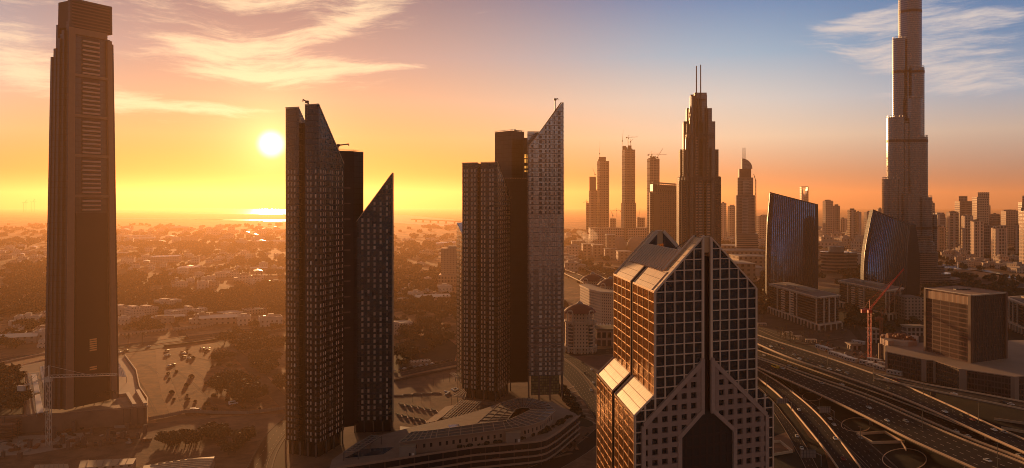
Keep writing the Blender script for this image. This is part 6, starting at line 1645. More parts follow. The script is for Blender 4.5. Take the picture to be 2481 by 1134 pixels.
# ================================================================ foot of the tapered tower and the building site
track_m = mat('tyre_track_soil', (.13,.06,.03), .95, nscale=.3, namt=.4)
terr = mat('terrace_paving', (.40,.24,.15), .8, nscale=.2, namt=.2)
def tower_podium():
    root = thing('podium_building', G(200, 1000, 0)[:], 'long plain concrete podium wall and terrace at the foot of the tapered tower', 'podium')
    pts = [(-40,1013),(150,1003),(356,987),(357,970),(338,940),(330,900),(303,863),(120,872),(-40,905)]
    ring = [G(x, y, 12).xy for x, y in pts]
    MB().prism(ring, 0, 12).build('retaining_wall', mat('weathered_wall', (.22,.13,.085), .9, nscale=.08, namt=.5, bump=.1), root)
    MB().prism([G(x, y, 12).xy for x, y in ((64,1005),(150,1001),(352,984),(353,970),(334,940),(326,902),(301,867),(64,905))], 12.0, 12.25).build('terrace_floor', terr, root)
    MB().prism([G(x, y, 12).xy for x, y in ((-30,1010),(58,1004),(58,905),(-30,912))], 12.0, 12.3).build('planter_bed', darkveg, root)
    mb = MB(); P3 = [G(x, y, 12) for x, y in ((303,863),(330,900),(338,940),(357,968),(356,987))]
    for p, q in zip(P3[:-1], P3[1:]): mb.beam(p+Vector((0, 0, .7)), q+Vector((0, 0, .7)), .8, 1.6)
    mb.build('parapet', mat('sunlit_parapet', (.55,.36,.22), .7), root)
    mb = MB()
    for i in range(24):
        p = G(-30+i*16.5, 1012-i*1.05, 12); mb.beam(p-Vector((0, .3, 12)), p-Vector((0, .3, 0)), .5)
    o = mb.build('buttress', M['concrete_dark'], root); o['kind'] = 'stuff'
tower_podium()
MB_ = MB().prism([G(x, y, 12.3).xy for x, y in ((66,905),(100,902),(120,997),(84,1001))], 12.3, 12.6); o = MB_.build('roof_deck', M['dark']); tag(o, 'dark sunken deck beside the white roof strip', 'deck')
for (pts, lb) in ((((76,907),(88,906),(97,950),(84,953)), 'upper half of the long white roof strip left of the tapered tower'), (((84,957),(97,954),(106,998),(89,1001)), 'lower half of the long white roof strip left of the tapered tower')):
    root = thing('roof_strip', G(*pts[0], 14)[:], lb, 'roof'); r_ = [G(x, y, 14.6).xy for x, y in pts]
    MB().prism(r_, 14.2, 14.6, bottom=True).build('roof_panel', mat('white_roof_panel', (.80,.70,.58), .5, nscale=.4, namt=.08), root)
    for q in r_: MB().box(q.x-.2, q.x+.2, q.y-.2, q.y+.2, 12.3, 14.2).build('post', M['steel'], root)
def canopy_sail(pts, z, lb, m):
    c = G(*pts[0], z); root = thing('shade_canopy', (c.x, c.y, 12.2), lb, 'canopy'); P3 = [G(x, y, z) for x, y in pts]
    mb = MB(); up = [p+Vector((0, 0, .25+(1.6 if i in (0, 1) else 0))) for i, p in enumerate(P3)]; lo = [p-Vector((0, 0, .3)) for p in up]
    a = (P3[1]-P3[0]).cross(P3[2]-P3[1]).z
    if a < 0: up, lo = up[::-1], lo[::-1]
    mb.hexa(lo, up, bottom=True); mb.build('panel', m, root)
    for p in lo: MB().beam((p.x, p.y, 12.2), p, .3).build('post', M['steel'], root)
    mb = MB()
    for f in (.25, .5, .75): mb.beam(up[0].lerp(up[1], f)+Vector((0, 0, .1)), up[3].lerp(up[2], f)+Vector((0, 0, .1)), .25)
    mb.build('rib', M['steel_dark'], root)['kind'] = 'stuff'
wp_ = mat('canopy_white', (.78,.66,.52), .5)
canopy_sail([(97,893),(120,887),(122,902),(99,908)], 17, 'upper of three pale ribbed canopies behind the white crane', wp_)
canopy_sail([(100,911),(124,904),(127,919),(103,927)], 17, 'middle of three pale ribbed canopies behind the white crane', wp_)
canopy_sail([(104,930),(130,925),(133,940),(107,948)], 17, 'lowest of three pale ribbed canopies behind the white crane', wp_)
canopy_sail([(287,882),(293,894),(288,896),(283,896)], 17, 'small bright canopy on the right of the tapered tower', wp_)
canopy_sail([(287,897),(298,898),(306,913),(286,912)], 17, 'larger bright canopy on the right of the tapered tower', wp_)
for (a, b, lb) in (((308,953),(326,982),'left pale ramp wall at the right end of the terrace'),((333,947),(352,980),'right pale ramp wall at the right end of the terrace'),((288,957),(308,955),'short white wall on the terrace near the tower corner')):
    o = MB().beam(G(*a, 13.2), G(*b, 13.2), 2.6, 2.2).build('ramp_wall', mat('ramp_wall_'+lb[:4], (.55,.38,.25), .7)); tag(o, lb, 'wall')
tower_crane(118, 1082, 925, (52,938), (284,909), 548, 'white lattice tower crane with a long level jib in front of the tapered tower', th=1.35, base=0, m=mat('crane_white', (.62,.50,.38), .55))
tower_crane(2107, 868, 758, None, None, 850, 'bright red luffing crane on the site beside the highways', luff=(2190,652), th=1.5, base=0, m=mat('crane_red', (.62,.03,.02), .5))
tower_crane(2135, 860, 776, None, None, 880, 'rusty orange luffing crane behind the bright red one', luff=(2186,688), th=1.3, base=0, m=mat('crane_orange', (.28,.10,.04), .6))
rs = random.Random(31)
SITE = 'concrete columns of the left building site'
colm = mat('raw_column', (.17,.10,.07), .9, nscale=.4, namt=.4)
for (x, y) in [(38,1092),(72,1085),(8,1108),(48,1112),(152,1075),(165,1092),(188,1082),(203,1076),(243,1082),(262,1068),(277,1075),(298,1062),(335,1062),(352,1050),(130,1062),(222,1052),(180,1045),(245,1035),(205,1025),(310,1040),(290,1030),(330,1028),(110,1048),(85,1040)]:
    p = G(x, y); h = rs.uniform(3, 8); w = rs.uniform(.8, 1.3)
    root = thing('concrete_column', (p.x, p.y, 0), 'raw concrete column standing on the building site below the podium wall', 'column', SITE)
    MB().box(p.x-w, p.x+w, p.y-w, p.y+w, 0, h).build('shaft', colm, root)
    mb = MB()
    for k in range(4): mb.beam((p.x-w*.7+k*w*.45, p.y, h), (p.x-w*.7+k*w*.45, p.y, h+1.2), .1)
    mb.build('rebar', M['steel_dark'], root)['kind'] = 'stuff'
STK = 'stacks of timber and slabs on the left building site'
stm = [mat('stack_timber', (.22,.10,.05), .9), mat('stack_dark', (.06,.035,.025), .9), mat('stack_pale', (.42,.32,.24), .9), mat('stack_rust', (.30,.11,.05), .8)]
for i in range(95):
    x, y = rs.uniform(0, 360), rs.uniform(1034, 1104)
    if y > 1100-(x/360)*28: continue
    p = G(x, y); root = MB(); n = rs.randint(2, 4); a = rs.uniform(0, pi); L = rs.uniform(2, 8); w = rs.uniform(1, 3); u = Vector((cos(a), sin(a), 0)); v = Vector((-sin(a), cos(a), 0))
    for k in range(n):
        o_ = p+u*rs.uniform(-.4, .4)+v*rs.uniform(-.3, .3)+Vector((0, 0, .1+k*.45)); root.obox(o_-u*L/2-v*w/2, u*L, v*w, (0, 0, .4))
    o = root.build('material_stack', rs.choice(stm)); o.data.transform(Matrix.Translation(-p)); o.location = p
    tag(o, 'stack of boards or slabs lying on the building site at the lower left', 'stack', STK)
for (x, y, lb) in ((18,1065,'scaffold stack at the left edge of the building site'),(55,1042,'scaffold stack in front of the podium wall, right of the leftmost'),(35,1050,'middle scaffold stack by the podium wall')):
    p = G(x, y); root = thing('scaffold_tower', (p.x, p.y, 0), lb, 'scaffold')
    for k in range(5): MB().box(p.x-5, p.x+5, p.y-3, p.y+3, 1.5+k*2.2, 1.8+k*2.2).build('platform', stm[0], root)
    for sx_ in (-5, 5):
        for sy in (-3, 3): MB().beam((p.x+sx_, p.y+sy, 0), (p.x+sx_, p.y+sy, 12), .2).build('pole', M['steel_dark'], root)
# sheds along the bottom
def shed(pts, z, lb):
    P3 = [G(x, y, z) for x, y in pts]; c = P3[0]; root = thing('warehouse', (c.x, c.y, 0), lb, 'warehouse'); r_ = [p.xy for p in P3]
    MB().prism(r_, 0, z-.4).build('wall', wallB, root)
    MB().prism(r_, z-.4, z, bottom=True).build('roof', mat('shed_roof', (.52,.36,.22), .6, nscale=.3, namt=.1), root)
    mb = MB()
    for k in range(1, 7): mb.beam(P3[0].lerp(P3[1], k/7)+Vector((0, 0, .2)), P3[3].lerp(P3[2], k/7)+Vector((0, 0, .2)), .35)
    mb.build('roof_rib', M['concrete'], root)['kind'] = 'stuff'
shed([(195,1116),(330,1110),(322,1124),(190,1134)], 5, 'long low pale roofed shed at the bottom edge under the building site')
shed([(348,1128),(470,1110),(520,1106),(500,1150),(340,1160)], 6, 'pale ribbed warehouse roof cut by the bottom edge')
shed([(85,1126),(165,1124),(168,1140),(80,1142)], 4, 'small pale shed roof at the bottom edge, leftmost')
# ---------------------------------------------------------------- terraced hotel podium with its curved louvred roof
ZD, ZR = 14.0, 22.0
Zc = lambda L: [(940+x/4.139, 860+y/4.139) for x, y in L]
def podium():
    root = thing('podium_building', G(1200, 1080, 0)[:], 'curved terraced podium with balcony tiers between the dark towers and the gabled one', 'podium')
    near = Zc([(-600,1180),(-450,1130),(0,1065),(400,1000),(860,930),(1250,895),(1500,872),(1580,850),(1680,790),(1900,612)]); far = Zc([(1885,590),(1640,470),(1250,440),(900,560),(600,640),(330,700),(60,770),(-290,860),(-560,1050)])
    near3 = [G(x, y, ZD) for x, y in near]; far3 = [G(x, y, ZD) for x, y in far]
    MB().prism([p.xy for p in near3+far3], 0, ZD-.3).build('inner_volume', M['dark'], root)
    MB().prism([p.xy for p in near3+far3], ZD-.3, ZD, bottom=True).build('roof_terrace', mat('deck_paving', (.30,.19,.13), .85, nscale=.2, namt=.3), root)
    cen = Vector((XP(1200, 620), 620))
    def out(p, d): q = Vector((p.x, p.y)); n = (q-cen).normalized(); return Vector((p.x+n.x*d, p.y+n.y*d, p.z))
    N3 = resample(near3, 46)
    tier = mat('tier_concrete', (.40,.25,.16), .75, nscale=.4, namt=.2)
    for lv, zt in enumerate((ZD+.9, 10.2, 6.2, 2.4)):
        mb = MB(); mb2 = MB()
        for p, q in zip(N3[:-1], N3[1:]):
            a, b = out(p, 2.4-lv*.1), out(q, 2.4-lv*.1); mb.beam(Vector((a.x, a.y, zt)), Vector((b.x, b.y, zt)), .35, 1.15)
            c_, d_ = out(p, -.5), out(q, -.5); mb2.face([(a.x, a.y, zt-.55), (b.x, b.y, zt-.55), (d_.x, d_.y, zt-.55), (c_.x, c_.y, zt-.55)])
        mb.build('balcony_front', tier, root); mb2.build('balcony_floor', tier, root)
    for i in range(0, 46, 2):
        a = out(N3[i], 1.9); MB().beam((a.x, a.y, 0), (a.x, a.y, ZD), .6).build('column', M['concrete_dark'], root)
    mb = MB(); rn = random.Random(4)
    for i in range(150):
        k = rn.random()*44; p = N3[int(k)].lerp(N3[int(k)+1], k % 1); a = out(p, rn.uniform(.3, 1.6)); z = rn.choice((10.2, 6.2))-.5; s = rn.uniform(.3, .8); mb.box(a.x-s, a.x+s, a.y-.3, a.y+.3, z, z+rn.uniform(.6, 1.3))
    mb.build('balcony_furniture', stm[0], root)['kind'] = 'stuff'
podium()
def louvred_roof():
    O = Zc([(110,880),(300,855),(480,835),(850,790),(1180,745),(1400,715),(1560,665),(1680,560),(1600,480),(1450,440),(1300,435),(1130,480),(1000,590),(880,695)])
    I = Zc([(240,775),(360,765),(500,750),(850,700),(1150,665),(1230,645),(1330,600),(1430,552),(1420,536),(1385,528),(1330,530),(1280,545),(1230,610),(1185,665)])
    n = 78; o3 = resample([G(x, y, ZR) for x, y in O], n); 
    # pair stations by index so that ribs stay square to the curve
    o3 = []; i3 = []
    for k in range(len(O)-1):
        m_ = 6
        for j in range(m_):
            f = j/m_; o3.append(G(*(Vector(O[k]).lerp(Vector(O[k+1]), f)), ZR)); i3.append(G(*(Vector(I[k]).lerp(Vector(I[k+1]), f)), ZR+2.2))
    o3.append(G(*O[-1], ZR)); i3.append(G(*I[-1], ZR+2.2))
    root = thing('louvred_roof_building', G(1180, 1040, 0)[:], 'curved hall with a ribbed grey glass roof looping round a dark court', 'hall')
    mb = MB(); cur_ = mat('roof_grey_glass', (.17,.125,.10), .35, .3, nscale=.3, namt=.25)
    for k in range(len(o3)-1):
        for s in range(5):
            f0, f1 = s/5, (s+1)/5; a, b = o3[k].lerp(i3[k], f0), o3[k].lerp(i3[k], f1); c_, d_ = o3[k+1].lerp(i3[k+1], f0), o3[k+1].lerp(i3[k+1], f1)
            q = [a, c_, d_, b]
            if (q[1]-q[0]).cross(q[2]-q[0]).z < 0: q = q[::-1]
            mb.face(q)
    mb.build('roof_glass', cur_, root)
    rib = mat('roof_rib_tan', (.46,.31,.20), .5)
    for k in range(0, len(o3), 2):
        MB().beam(o3[k]+Vector((0, 0, .25)), i3[k]+Vector((0, 0, .25)), .38, .45).build('rib', rib if k < 44 else M['concrete_dark'], root)
    mb = MB()
    for f in (0, .33, .66, 1):
        for k in range(len(o3)-1): mb.beam(o3[k].lerp(i3[k], f)+Vector((0, 0, .15)), o3[k+1].lerp(i3[k+1], f)+Vector((0, 0, .15)), .22 if 0 < f < 1 else .5, .3)
    mb.build('purlin', rib, root)['kind'] = 'stuff'
    # wall under the outer edge, with small square windows
    wl = facade('hall_wall', (.40,.24,.145), (.03,.02,.015), fh=8, bw=4.2, ww=.34, wh=.28, off=(0, -3.0-14))
    mb = MB()
    for k in range(len(o3)-1):
        a, b = o3[k].lerp(i3[k], .10), o3[k+1].lerp(i3[k+1], .10)
        mb.face([(a.x, a.y, ZD), (b.x, b.y, ZD), (b.x, b.y, b.z-.2), (a.x, a.y, a.z-.2)])
    mb.build('wall', wl, root)
    mb = MB()
    for k in range(len(o3)-1):
        a, b = i3[k].lerp(o3[k], .04), i3[k+1].lerp(o3[k+1], .04); mb.face([(a.x, a.y, ZD), (b.x, b.y, ZD), (b.x, b.y, b.z-.2), (a.x, a.y, a.z-.2)])
    mb.build('court_wall', M['black_glass'], root)
louvred_roof()
def pergola(pts, z, nx, ny, lb, zb=0, m=None):
    P3 = [G(x, y, z) for x, y in pts]; m = m or pergm; root = thing('pergola', (P3[0].x, P3[0].y, zb), lb, 'pergola')
    bil = lambda u, v: P3[0].lerp(P3[1], u).lerp(P3[3].lerp(P3[2], u), v)
    mb = MB()
    for i in range(nx+1): mb.beam(bil(i/nx, 0), bil(i/nx, 1), .45, .5)
    for j in range(ny+1): mb.beam(bil(0, j/ny)+Vector((0, 0, .3)), bil(1, j/ny)+Vector((0, 0, .3)), .4, .4)
    mb.build('grid_roof', m, root)
    q = [bil(0, 0), bil(1, 0), bil(1, 1), bil(0, 1)]; q = [p-Vector((0, 0, .5)) for p in q]
    if (q[1]-q[0]).cross(q[2]-q[0]).z < 0: q = q[::-1]
    MB().face(q).build('shade_panel', mat('shade_panel', (.10,.06,.045), .6), root)
    for (u, v) in ((0,0),(.5,0),(1,0),(0,1),(.5,1),(1,1)):
        p = bil(u, v); MB().beam((p.x, p.y, zb), p, .4).build('post', M['concrete_dark'], root)
pergm = mat('pergola_tan', (.50,.33,.20), .6)
pergola(Zc([(540,628),(735,455),(935,470),(740,660)]), 9, 8, 8, 'large square pergola grid on the plaza left of the looping roof', 0)
pergola(Zc([(640,412),(750,345),(785,378),(775,425)]), 8, 5, 4, 'small pergola grid against the foot of the middle tower', 0)
pergola(Zc([(620,185),(735,165),(745,225),(700,235)]), 8, 5, 4, 'far pergola grid on the plaza left of the middle tower', 0)
pergola(Zc([(930,490),(1060,478),(1020,545),(905,540)]), 7, 6, 4, 'dark low pergola just under the middle tower', 0, M['concrete_dark'])
pergola([(833,1096),(900,1055),(924,1057),(868,1092)], ZD+5, 8, 2, 'slanted grey slatted canopy over the pool', ZD, mat('canopy_slats', (.30,.22,.17), .5))
o = MB().prism([G(x, y, ZD).xy for x, y in ((835,1110),(878,1089),(956,1083),(928,1101))], ZD+.02, ZD+.12).build('pool', mat('pool_water', (.012,.05,.075), .08, nscale=.5, namt=.2)); tag(o, 'blue swimming pool on the podium terrace under the slanted canopy', 'pool')
o = MB().prism([G(x, y, ZD).xy for x, y in ((1086,1030),(1112,1028),(1112,1034),(1088,1036))], ZD+.02, ZD+.12).build('pool', mat('pool_water_small', (.012,.05,.07), .08)); tag(o, 'small dark blue pool left of the looping roof', 'pool')
for (x, y, w, h, lb) in ((986,1096,38,24,'grey box shaped plant room at the left end of the louvred roof'),(1243,1062,36,22,'grey box shaped plant room in front of the small square windows')):
    p = G(x-w/2, y+h/2, ZD); q = G(x+w/2, y+h/2, ZD); d_ = q-p; root = thing('plant_room', (p.x, p.y, ZD), lb, 'plant room')
    MB().box(p.x, q.x, p.y, p.y+8, ZD, ZD+6.0).build('wall', M['concrete'], root); MB().box(p.x-.2, q.x+.2, p.y-.2, p.y+8.2, ZD+6, ZD+6.3).build('roof', M['concrete_warm'], root)
    MB().box(p.x+d_.x*.62, p.x+d_.x*.74, p.y-.1, p.y, ZD, ZD+2.4).build('door', M['dark'], root); MB().box(p.x+d_.x*.84, p.x+d_.x*.96, p.y-.1, p.y, ZD, ZD+2.4).build('door', M['white_paint'], root)
# planting and tables on the terrace
PLT = 'dark shrubs in planters along the podium terrace'; shp = None
def shrub_proto():
    root = thing('shrub', (0, 0, 0), 'x', 'shrub'); rn = random.Random(2); mb = MB()
    for k in range(60):
        d = Vector((rn.gauss(0, 1), rn.gauss(0, 1), abs(rn.gauss(0, 1)))).normalized(); p = Vector((d.x*1.3, d.y*1.3, .3+d.z*1.2)); u = Vector((rn.gauss(0, 1), rn.gauss(0, 1), rn.gauss(0, 1))).normalized(); v = u.cross(d).normalized(); s = .35; mb.face([p-u*s-v*s, p+u*s-v*s, p+u*s+v*s, p-u*s+v*s])
    mb.build('foliage', leafm, root, local=True); MB().lathe((0, 0, 0), [(.5, 0), (.6, .4), (0, .4)], 8).build('pot', M['concrete'], root, local=True)
    return root
SH = Once(shrub_proto()); rn = random.Random(9)
for (x0, y0, x1, y1, n, sp) in ((1110,1086,1225,1070,34,5),(1262,1066,1330,1045,30,7),(1330,1045,1385,1010,14,4)):
    for k in range(n):
        f = rn.random(); p = G(x0+(x1-x0)*f, y0+(y1-y0)*f-rn.uniform(0, sp), ZD); SH.put(p, rn.uniform(0, 6), 'dark shrub in the planting along the podium terrace', PLT, rn.uniform(.8, 1.5))
for k in range(60):
    f = rn.random(); p = G(1352+(1400-1352)*f+rn.uniform(-6, 14), 938+(1010-938)*f+rn.uniform(-4, 4)); SH.put(p, rn.uniform(0, 6), 'dark shrub in the strip between the striped paving and the podium', 'shrubs along the striped paving', rn.uniform(1.2, 2.4))
for k in range(55):
    x, y = rn.uniform(405, 670), rn.uniform(845, 1000); p = G(x, y)
    if x > 500+(y-820)*1.1: continue
    SH.put(p, rn.uniform(0, 6), 'low scrub bush on the open sand lot', 'scrub bushes on the sand lot', rn.uniform(.7, 1.8))
for L in ([(415,890),(470,930),(520,985)], [(420,975),(480,945),(540,900),(560,880)], [(430,860),(500,870),(560,900)], [(440,990),(520,985),(600,960),(640,985)], [(300,880),(340,930),(375,1000)], [(310,900),(350,880),(380,905)], [(455,885),(540,960),(600,1000)]):
    for off in (0, 1.8):
        t_ = smooth_pts([G(x, y, .11)+Vector((off, 0, 0)) for x, y in L]); mb = MB()
        for p, q in zip(t_[:-1], t_[1:]):
            n_ = Vector((-(q-p).y, (q-p).x, 0)).normalized()*.35; mb.face([p-n_, q-n_, q+n_, p+n_][::1])
        struct('tyre_track', mb, track_m)
# plaza planters, two rows
PLN = 'dark raised planters in two rows on the plaza'
for r, (xa, ya, xb, yb, n) in enumerate(((965,978,1058,995,6),(958,1003,1030,1018,5))):
    for k in range(n):
        a = G(xa+(xb-xa)*k/n, ya+(yb-ya)*k/n); b = G(xa+(xb-xa)*(k+.72)/n, ya+(yb-ya)*(k+.72)/n); d_ = b-a; nn = Vector((.35, -1, 0)).normalized()*6.5
        root = thing('planter', (a.x, a.y, 0), ('planter in the far row of dark planters on the plaza', 'planter in the near row of dark planters on the plaza')[r], 'planter', PLN+(', far row' if r == 0 else ', near row'))
        ring = [a.xy, b.xy, (b+nn).xy, (a+nn).xy]; MB().prism(ring, 0, .8).build('kerb', M['concrete_warm'], root); c_ = sum(ring, Vector((0, 0)))/4
        MB().prism([c_+(p-c_)*.82 for p in ring], .8, 1.3).build('planting', leafm, root)
        MB().prism([(b).xy, (b+d_*.34).xy, (b+d_*.34+nn).xy, (b+nn).xy], 0, .3).build('bench', mat_louvre, root)
for k, (x, y) in enumerate(((964,959),(987,957),(1010,955),(1033,954),(1056,953))):
    p = G(x, y); root = MB().lathe(p, [(3.2, 0), (3.4, .5), (2.6, .6), (2.4, .2)], 18, sx=1.4, sy=.7); o = root.build('ring_bench', M['concrete_warm']); o.data.transform(Matrix.Translation(-p)); o.location = p
    tag(o, 'oval pale ring bench in the row across the plaza', 'bench', 'ring benches across the plaza')
for (L, lb) in ((Zc([(565,362),(615,372),(575,398)]), 'arrow shaped pale kerb on the plaza pointing right'), (Zc([(640,340),(680,330),(705,345),(670,360),(640,340)]), 'diamond shaped pale kerb on the plaza by the pergola')):
    mb = MB(); pp = [G(x, y, .4) for x, y in L]
    for p, q in zip(pp[:-1], pp[1:]): mb.beam(p, q, 1.2, .8)
    tag(mb.build('plaza_kerb', M['white_paint']), lb, 'kerb')
# ramp block of the plaza, dark pit and stairs
pit = MB().prism([G(x, y, 0).xy for x, y in Zc([(120,720),(240,735),(215,790),(125,855)])], .1, .5); tag(pit.build('service_pit', M['dark']), 'dark square service pit left of the louvred roof', 'pit')
st = thing('stair_run', G(*Zc([(450,620)])[0], 0)[:], 'long flight of plaza steps beside the large pergola', 'stairs')
A_, B_2 = Zc([(370,690)])[0], Zc([(590,520)])[0]
for k in range(7):
    a, b = G(A_[0]+k*4.2, A_[1]+k*.4, .3), G(B_2[0]+k*4.2, B_2[1]+k*.4, .3); MB().beam(a+Vector((0, 0, k*.3)), b+Vector((0, 0, k*.3)), 1.6, .5+k*.2).build('step', terr, st)
for L in (Zc([(1690,905),(1830,960),(1985,770)]), Zc([(1840,860),(1900,950)]), Zc([(1900,800),(2000,830)]), Zc([(1650,1035),(1840,985)])):
    mb = MB(); pp = [G(x, y, .35) for x, y in L]
    for p, q in zip(pp[:-1], pp[1:]): mb.beam(p, q, 2.2, .3)
    struct('path', mb, paving)
sheet('planting_bed', Zc([(1790,915),(1850,860),(1890,950),(1840,955)]), darkveg, .15); sheet('planting_bed', Zc([(1860,855),(1945,880),(1905,945)]), darkveg, .15); sheet('planting_bed', Zc([(1905,835),(1990,775),(2020,785),(1960,840)]), darkveg, .15); sheet('planting_bed', Zc([(1670,1020),(1700,960),(1820,985)]), darkveg, .15)
sheet('planting_bed', Zc([(1900,620),(1980,640),(2050,670),(2060,705),(2000,725),(1920,710),(1890,680)]), grassm, .2)
# white striped paving strips
for k in range(9):
    f = k/8; a, b = G(1362+f*66, 948+f*70, .14), G(1392+f*52, 935+f*92, .14)
    struct('paving_stripe', MB().beam(a, b, 1.6, .06), M['concrete_warm'])
# ---------------------------------------------------------------- vehicles
carglass = mat('car_glass', (.02,.016,.014), .5, spec=.15)
def car_proto(nm, col, kind='car'):
    root = thing({'car': 'car', 'bus': 'school_bus', 'van': 'van'}[kind], (0, 0, 0), 'x', kind); paint = mat('paint_'+nm+kind, col, .5, spec=.15)
    L, Wd, H = {'car': (4.6, 1.85, 1.45), 'bus': (11, 2.6, 3.1), 'van': (5.4, 2.0, 2.2)}[kind]
    prof = {'car': [(-2.3,.35),(-2.3,.85),(-1.7,.95),(-1.15,1.42),(.35,1.45),(1.05,.98),(2.2,.78),(2.3,.35)], 'bus': [(-5.5,.4),(-5.5,3.0),(5.3,3.1),(5.5,1.4),(5.5,.4)], 'van': [(-2.7,.4),(-2.7,2.1),(1.2,2.2),(1.9,1.3),(2.7,1.1),(2.7,.4)]}[kind]
    mb = MB(); a = [(x, -Wd/2, z) for x, z in prof]; b = [(x, Wd/2, z) for x, z in prof]
    mb.face(a[::-1]); mb.face(b)
    for i in range(len(prof)):
        j = (i+1) % len(prof); mb.face([a[i], a[j], b[j], b[i]])
    mb.build('body', paint, root, local=True)
    gl = MB()
    if kind == 'car':
        for s in (-1, 1):
            y = s*(Wd/2+.01); q = [(-1.35, y, .98), (.85, y, .98), (.3, y, 1.38), (-1.05, y, 1.36)]; gl.face(q if s < 0 else q[::-1])
        gl.face([(1.0, -.8, 1.02), (1.0, .8, 1.02), (.4, .75, 1.42), (.4, -.75, 1.42)]); gl.face([(-1.72, .8, .99), (-1.72, -.8, .99), (-1.2, -.75, 1.40), (-1.2, .75, 1.40)])
    else:
        for s in (-1, 1):
            y = s*(Wd/2+.02); q = [(-L/2+.4, y, H*.55), (L*.42, y, H*.55), (L*.36, y, H*.85), (-L/2+.4, y, H*.85)]; gl.face(q if s < 0 else q[::-1])
    gl.build('window', carglass, root, local=True)
    for x in (-L*.3, L*.3):
        for s in (-1, 1): MB().tube((x, s*Wd*.36, .33), (x, s*Wd*.5, .33), .33, .33, 10).build('wheel', M['dark'], root, local=True)
    return root
CW, CD_, CR, CS = Once(car_proto('white', (.72,.66,.58))), Once(car_proto('dark', (.05,.04,.035))), Once(car_proto('red', (.30,.05,.035))), Once(car_proto('silver', (.40,.36,.32)))
BUSY = Once(car_proto('yellow', (.75,.42,.04), 'bus')); VAN = Once(car_proto('white', (.75,.7,.62), 'van'))
def on_road(px, py, key, proto, label, group=None, flip=False, scale=None):
    a, b = ROADS[key]; best = None
    for i in range(len(a)-1):
        c = (a[i]+b[i])/2
        for f in (.12, .3, .5, .7, .88):
            p = a[i].lerp(b[i], f); sx_ = W_/2+F_*p.x/p.y; sy = YH+F_*(CZ-p.z)/p.y; d = (sx_-px)**2+(sy-py)**2
            if best is None or d < best[0]: best = (d, i, f)
    _, i, f = best; p = a[i].lerp(b[i], f); q = a[i+1].lerp(b[i+1], f); d = q-p; h = atan2(d.y, d.x)+(pi if flip else 0)
    proto.put(p+Vector((0, 0, .03)), h, label, group, scale)
HW = 'cars driving on the raised highways'
cars = [('H1',1838,824,CW,'white car at the upper left start of the highway flyover'),('H1',1873,843,CW,'white car on the flyover, beside a red one'),('H1',1892,844,CR,'red car on the flyover near its upper left start'),('H1',1997,879,CD_,'dark car alone on the upper flyover'),
 ('H1',2032,897,CW,'white car on the upper flyover followed by a group'),('H1',2060,906,CS,'silver car in the group on the upper flyover'),('H1b',2152,920,CW,'white car where the slip road splits off the flyover'),('H1b',2447,981,CW,'white car on the slip road at the right edge'),
 ('H1',2366,1018,CR,'dark red car on the lower right stretch of the flyover'),('H1',2411,1043,CW,'white car on the right end of the flyover'),('H1',2436,1049,CS,'silver car close to the right end of the flyover'),
 ('H2',1850,860,CW,'white car on the inner carriageway at the left'),('H2',1925,900,CS,'silver car on the inner carriageway further right'),('H2',2298,1076,CW,'white car on the inner carriageway at the lower right'),('H2',2343,1071,CW,'white car on the inner carriageway ahead of its pair'),
 ('H3',2145,1020,CW,'large white car in the middle of the outer carriageway'),('H3',2085,985,CD_,'dark car on the outer carriageway'),('H3',1990,935,CS,'silver car on the outer carriageway under the barrier'),
 ('R1',1940,997,CW,'white car on the curving slip road'),('R2',1873,945,CD_,'dark car on the lower slip road under the sign'),('R2',1930,1060,CW,'white car on the lower slip road near the bottom'),('R2',1945,1090,CW,'small white car on the lower slip road at the bottom edge'),
 ('R3',2100,1035,CS,'silver car on the underpass road'),('R3',2010,960,CW,'white car emerging on the underpass road')]
for key, x, y, pr, lb in cars: on_road(x, y, key, pr, lb, None)
on_road(1878, 892, 'H3', BUSY, 'yellow bus on the outer carriageway right of the gabled tower')
for (x, y, pr, lb) in ((1456,872,CW,'white car turning at the red paved crossing'),(1415,905,CD_,'dark car on the avenue beside the striped paving')): on_road(x, y, 'av2', pr, lb)
on_road(1438, 930, 'av2', CW, 'white car on the avenue near the gabled tower edge'); on_road(1437, 943, 'av1', CW, 'second white car on the avenue close to the gabled tower'); on_road(1425, 861, 'av2', CD_, 'dark car at the top of the avenue')
for (x, y, k, pr, lb) in ((357,835,'s2',CW,'white car on the street right of the tapered tower'),(520,815,'s1',CD_,'dark car on the street above the sand lot'),(634,800,'s2',CW,'white car on the street near the left dark tower'),(1070,738,'s3',CW,'white car on the road between the two dark towers'),(1100,735,'s3',CS,'silver car on the road left of the middle tower')): on_road(x, y, k, pr, lb)
HT = 'traffic spread over the raised highways'
for k in range(46):
    key = rs.choice(('H1', 'H1', 'H2', 'H3', 'H3', 'R1', 'R3', 'H1b')); a, b = ROADS[key]; i = rs.randint(3, len(a)-4); f = rs.choice((.16, .32, .5, .68, .84)); p = a[i].lerp(b[i], f); q = a[i+1].lerp(b[i+1], f); d = q-p
    if not (1835 < W_/2+F_*p.x/p.y < 2475): continue
    rs.choice((CW, CW, CS, CD_, CR)).put(p+Vector((0, 0, .03)), atan2(d.y, d.x), 'car in the scattered traffic on the highways right of the gabled tower', HT, 1.1)
LOT = 'cars parked on the sand lot'
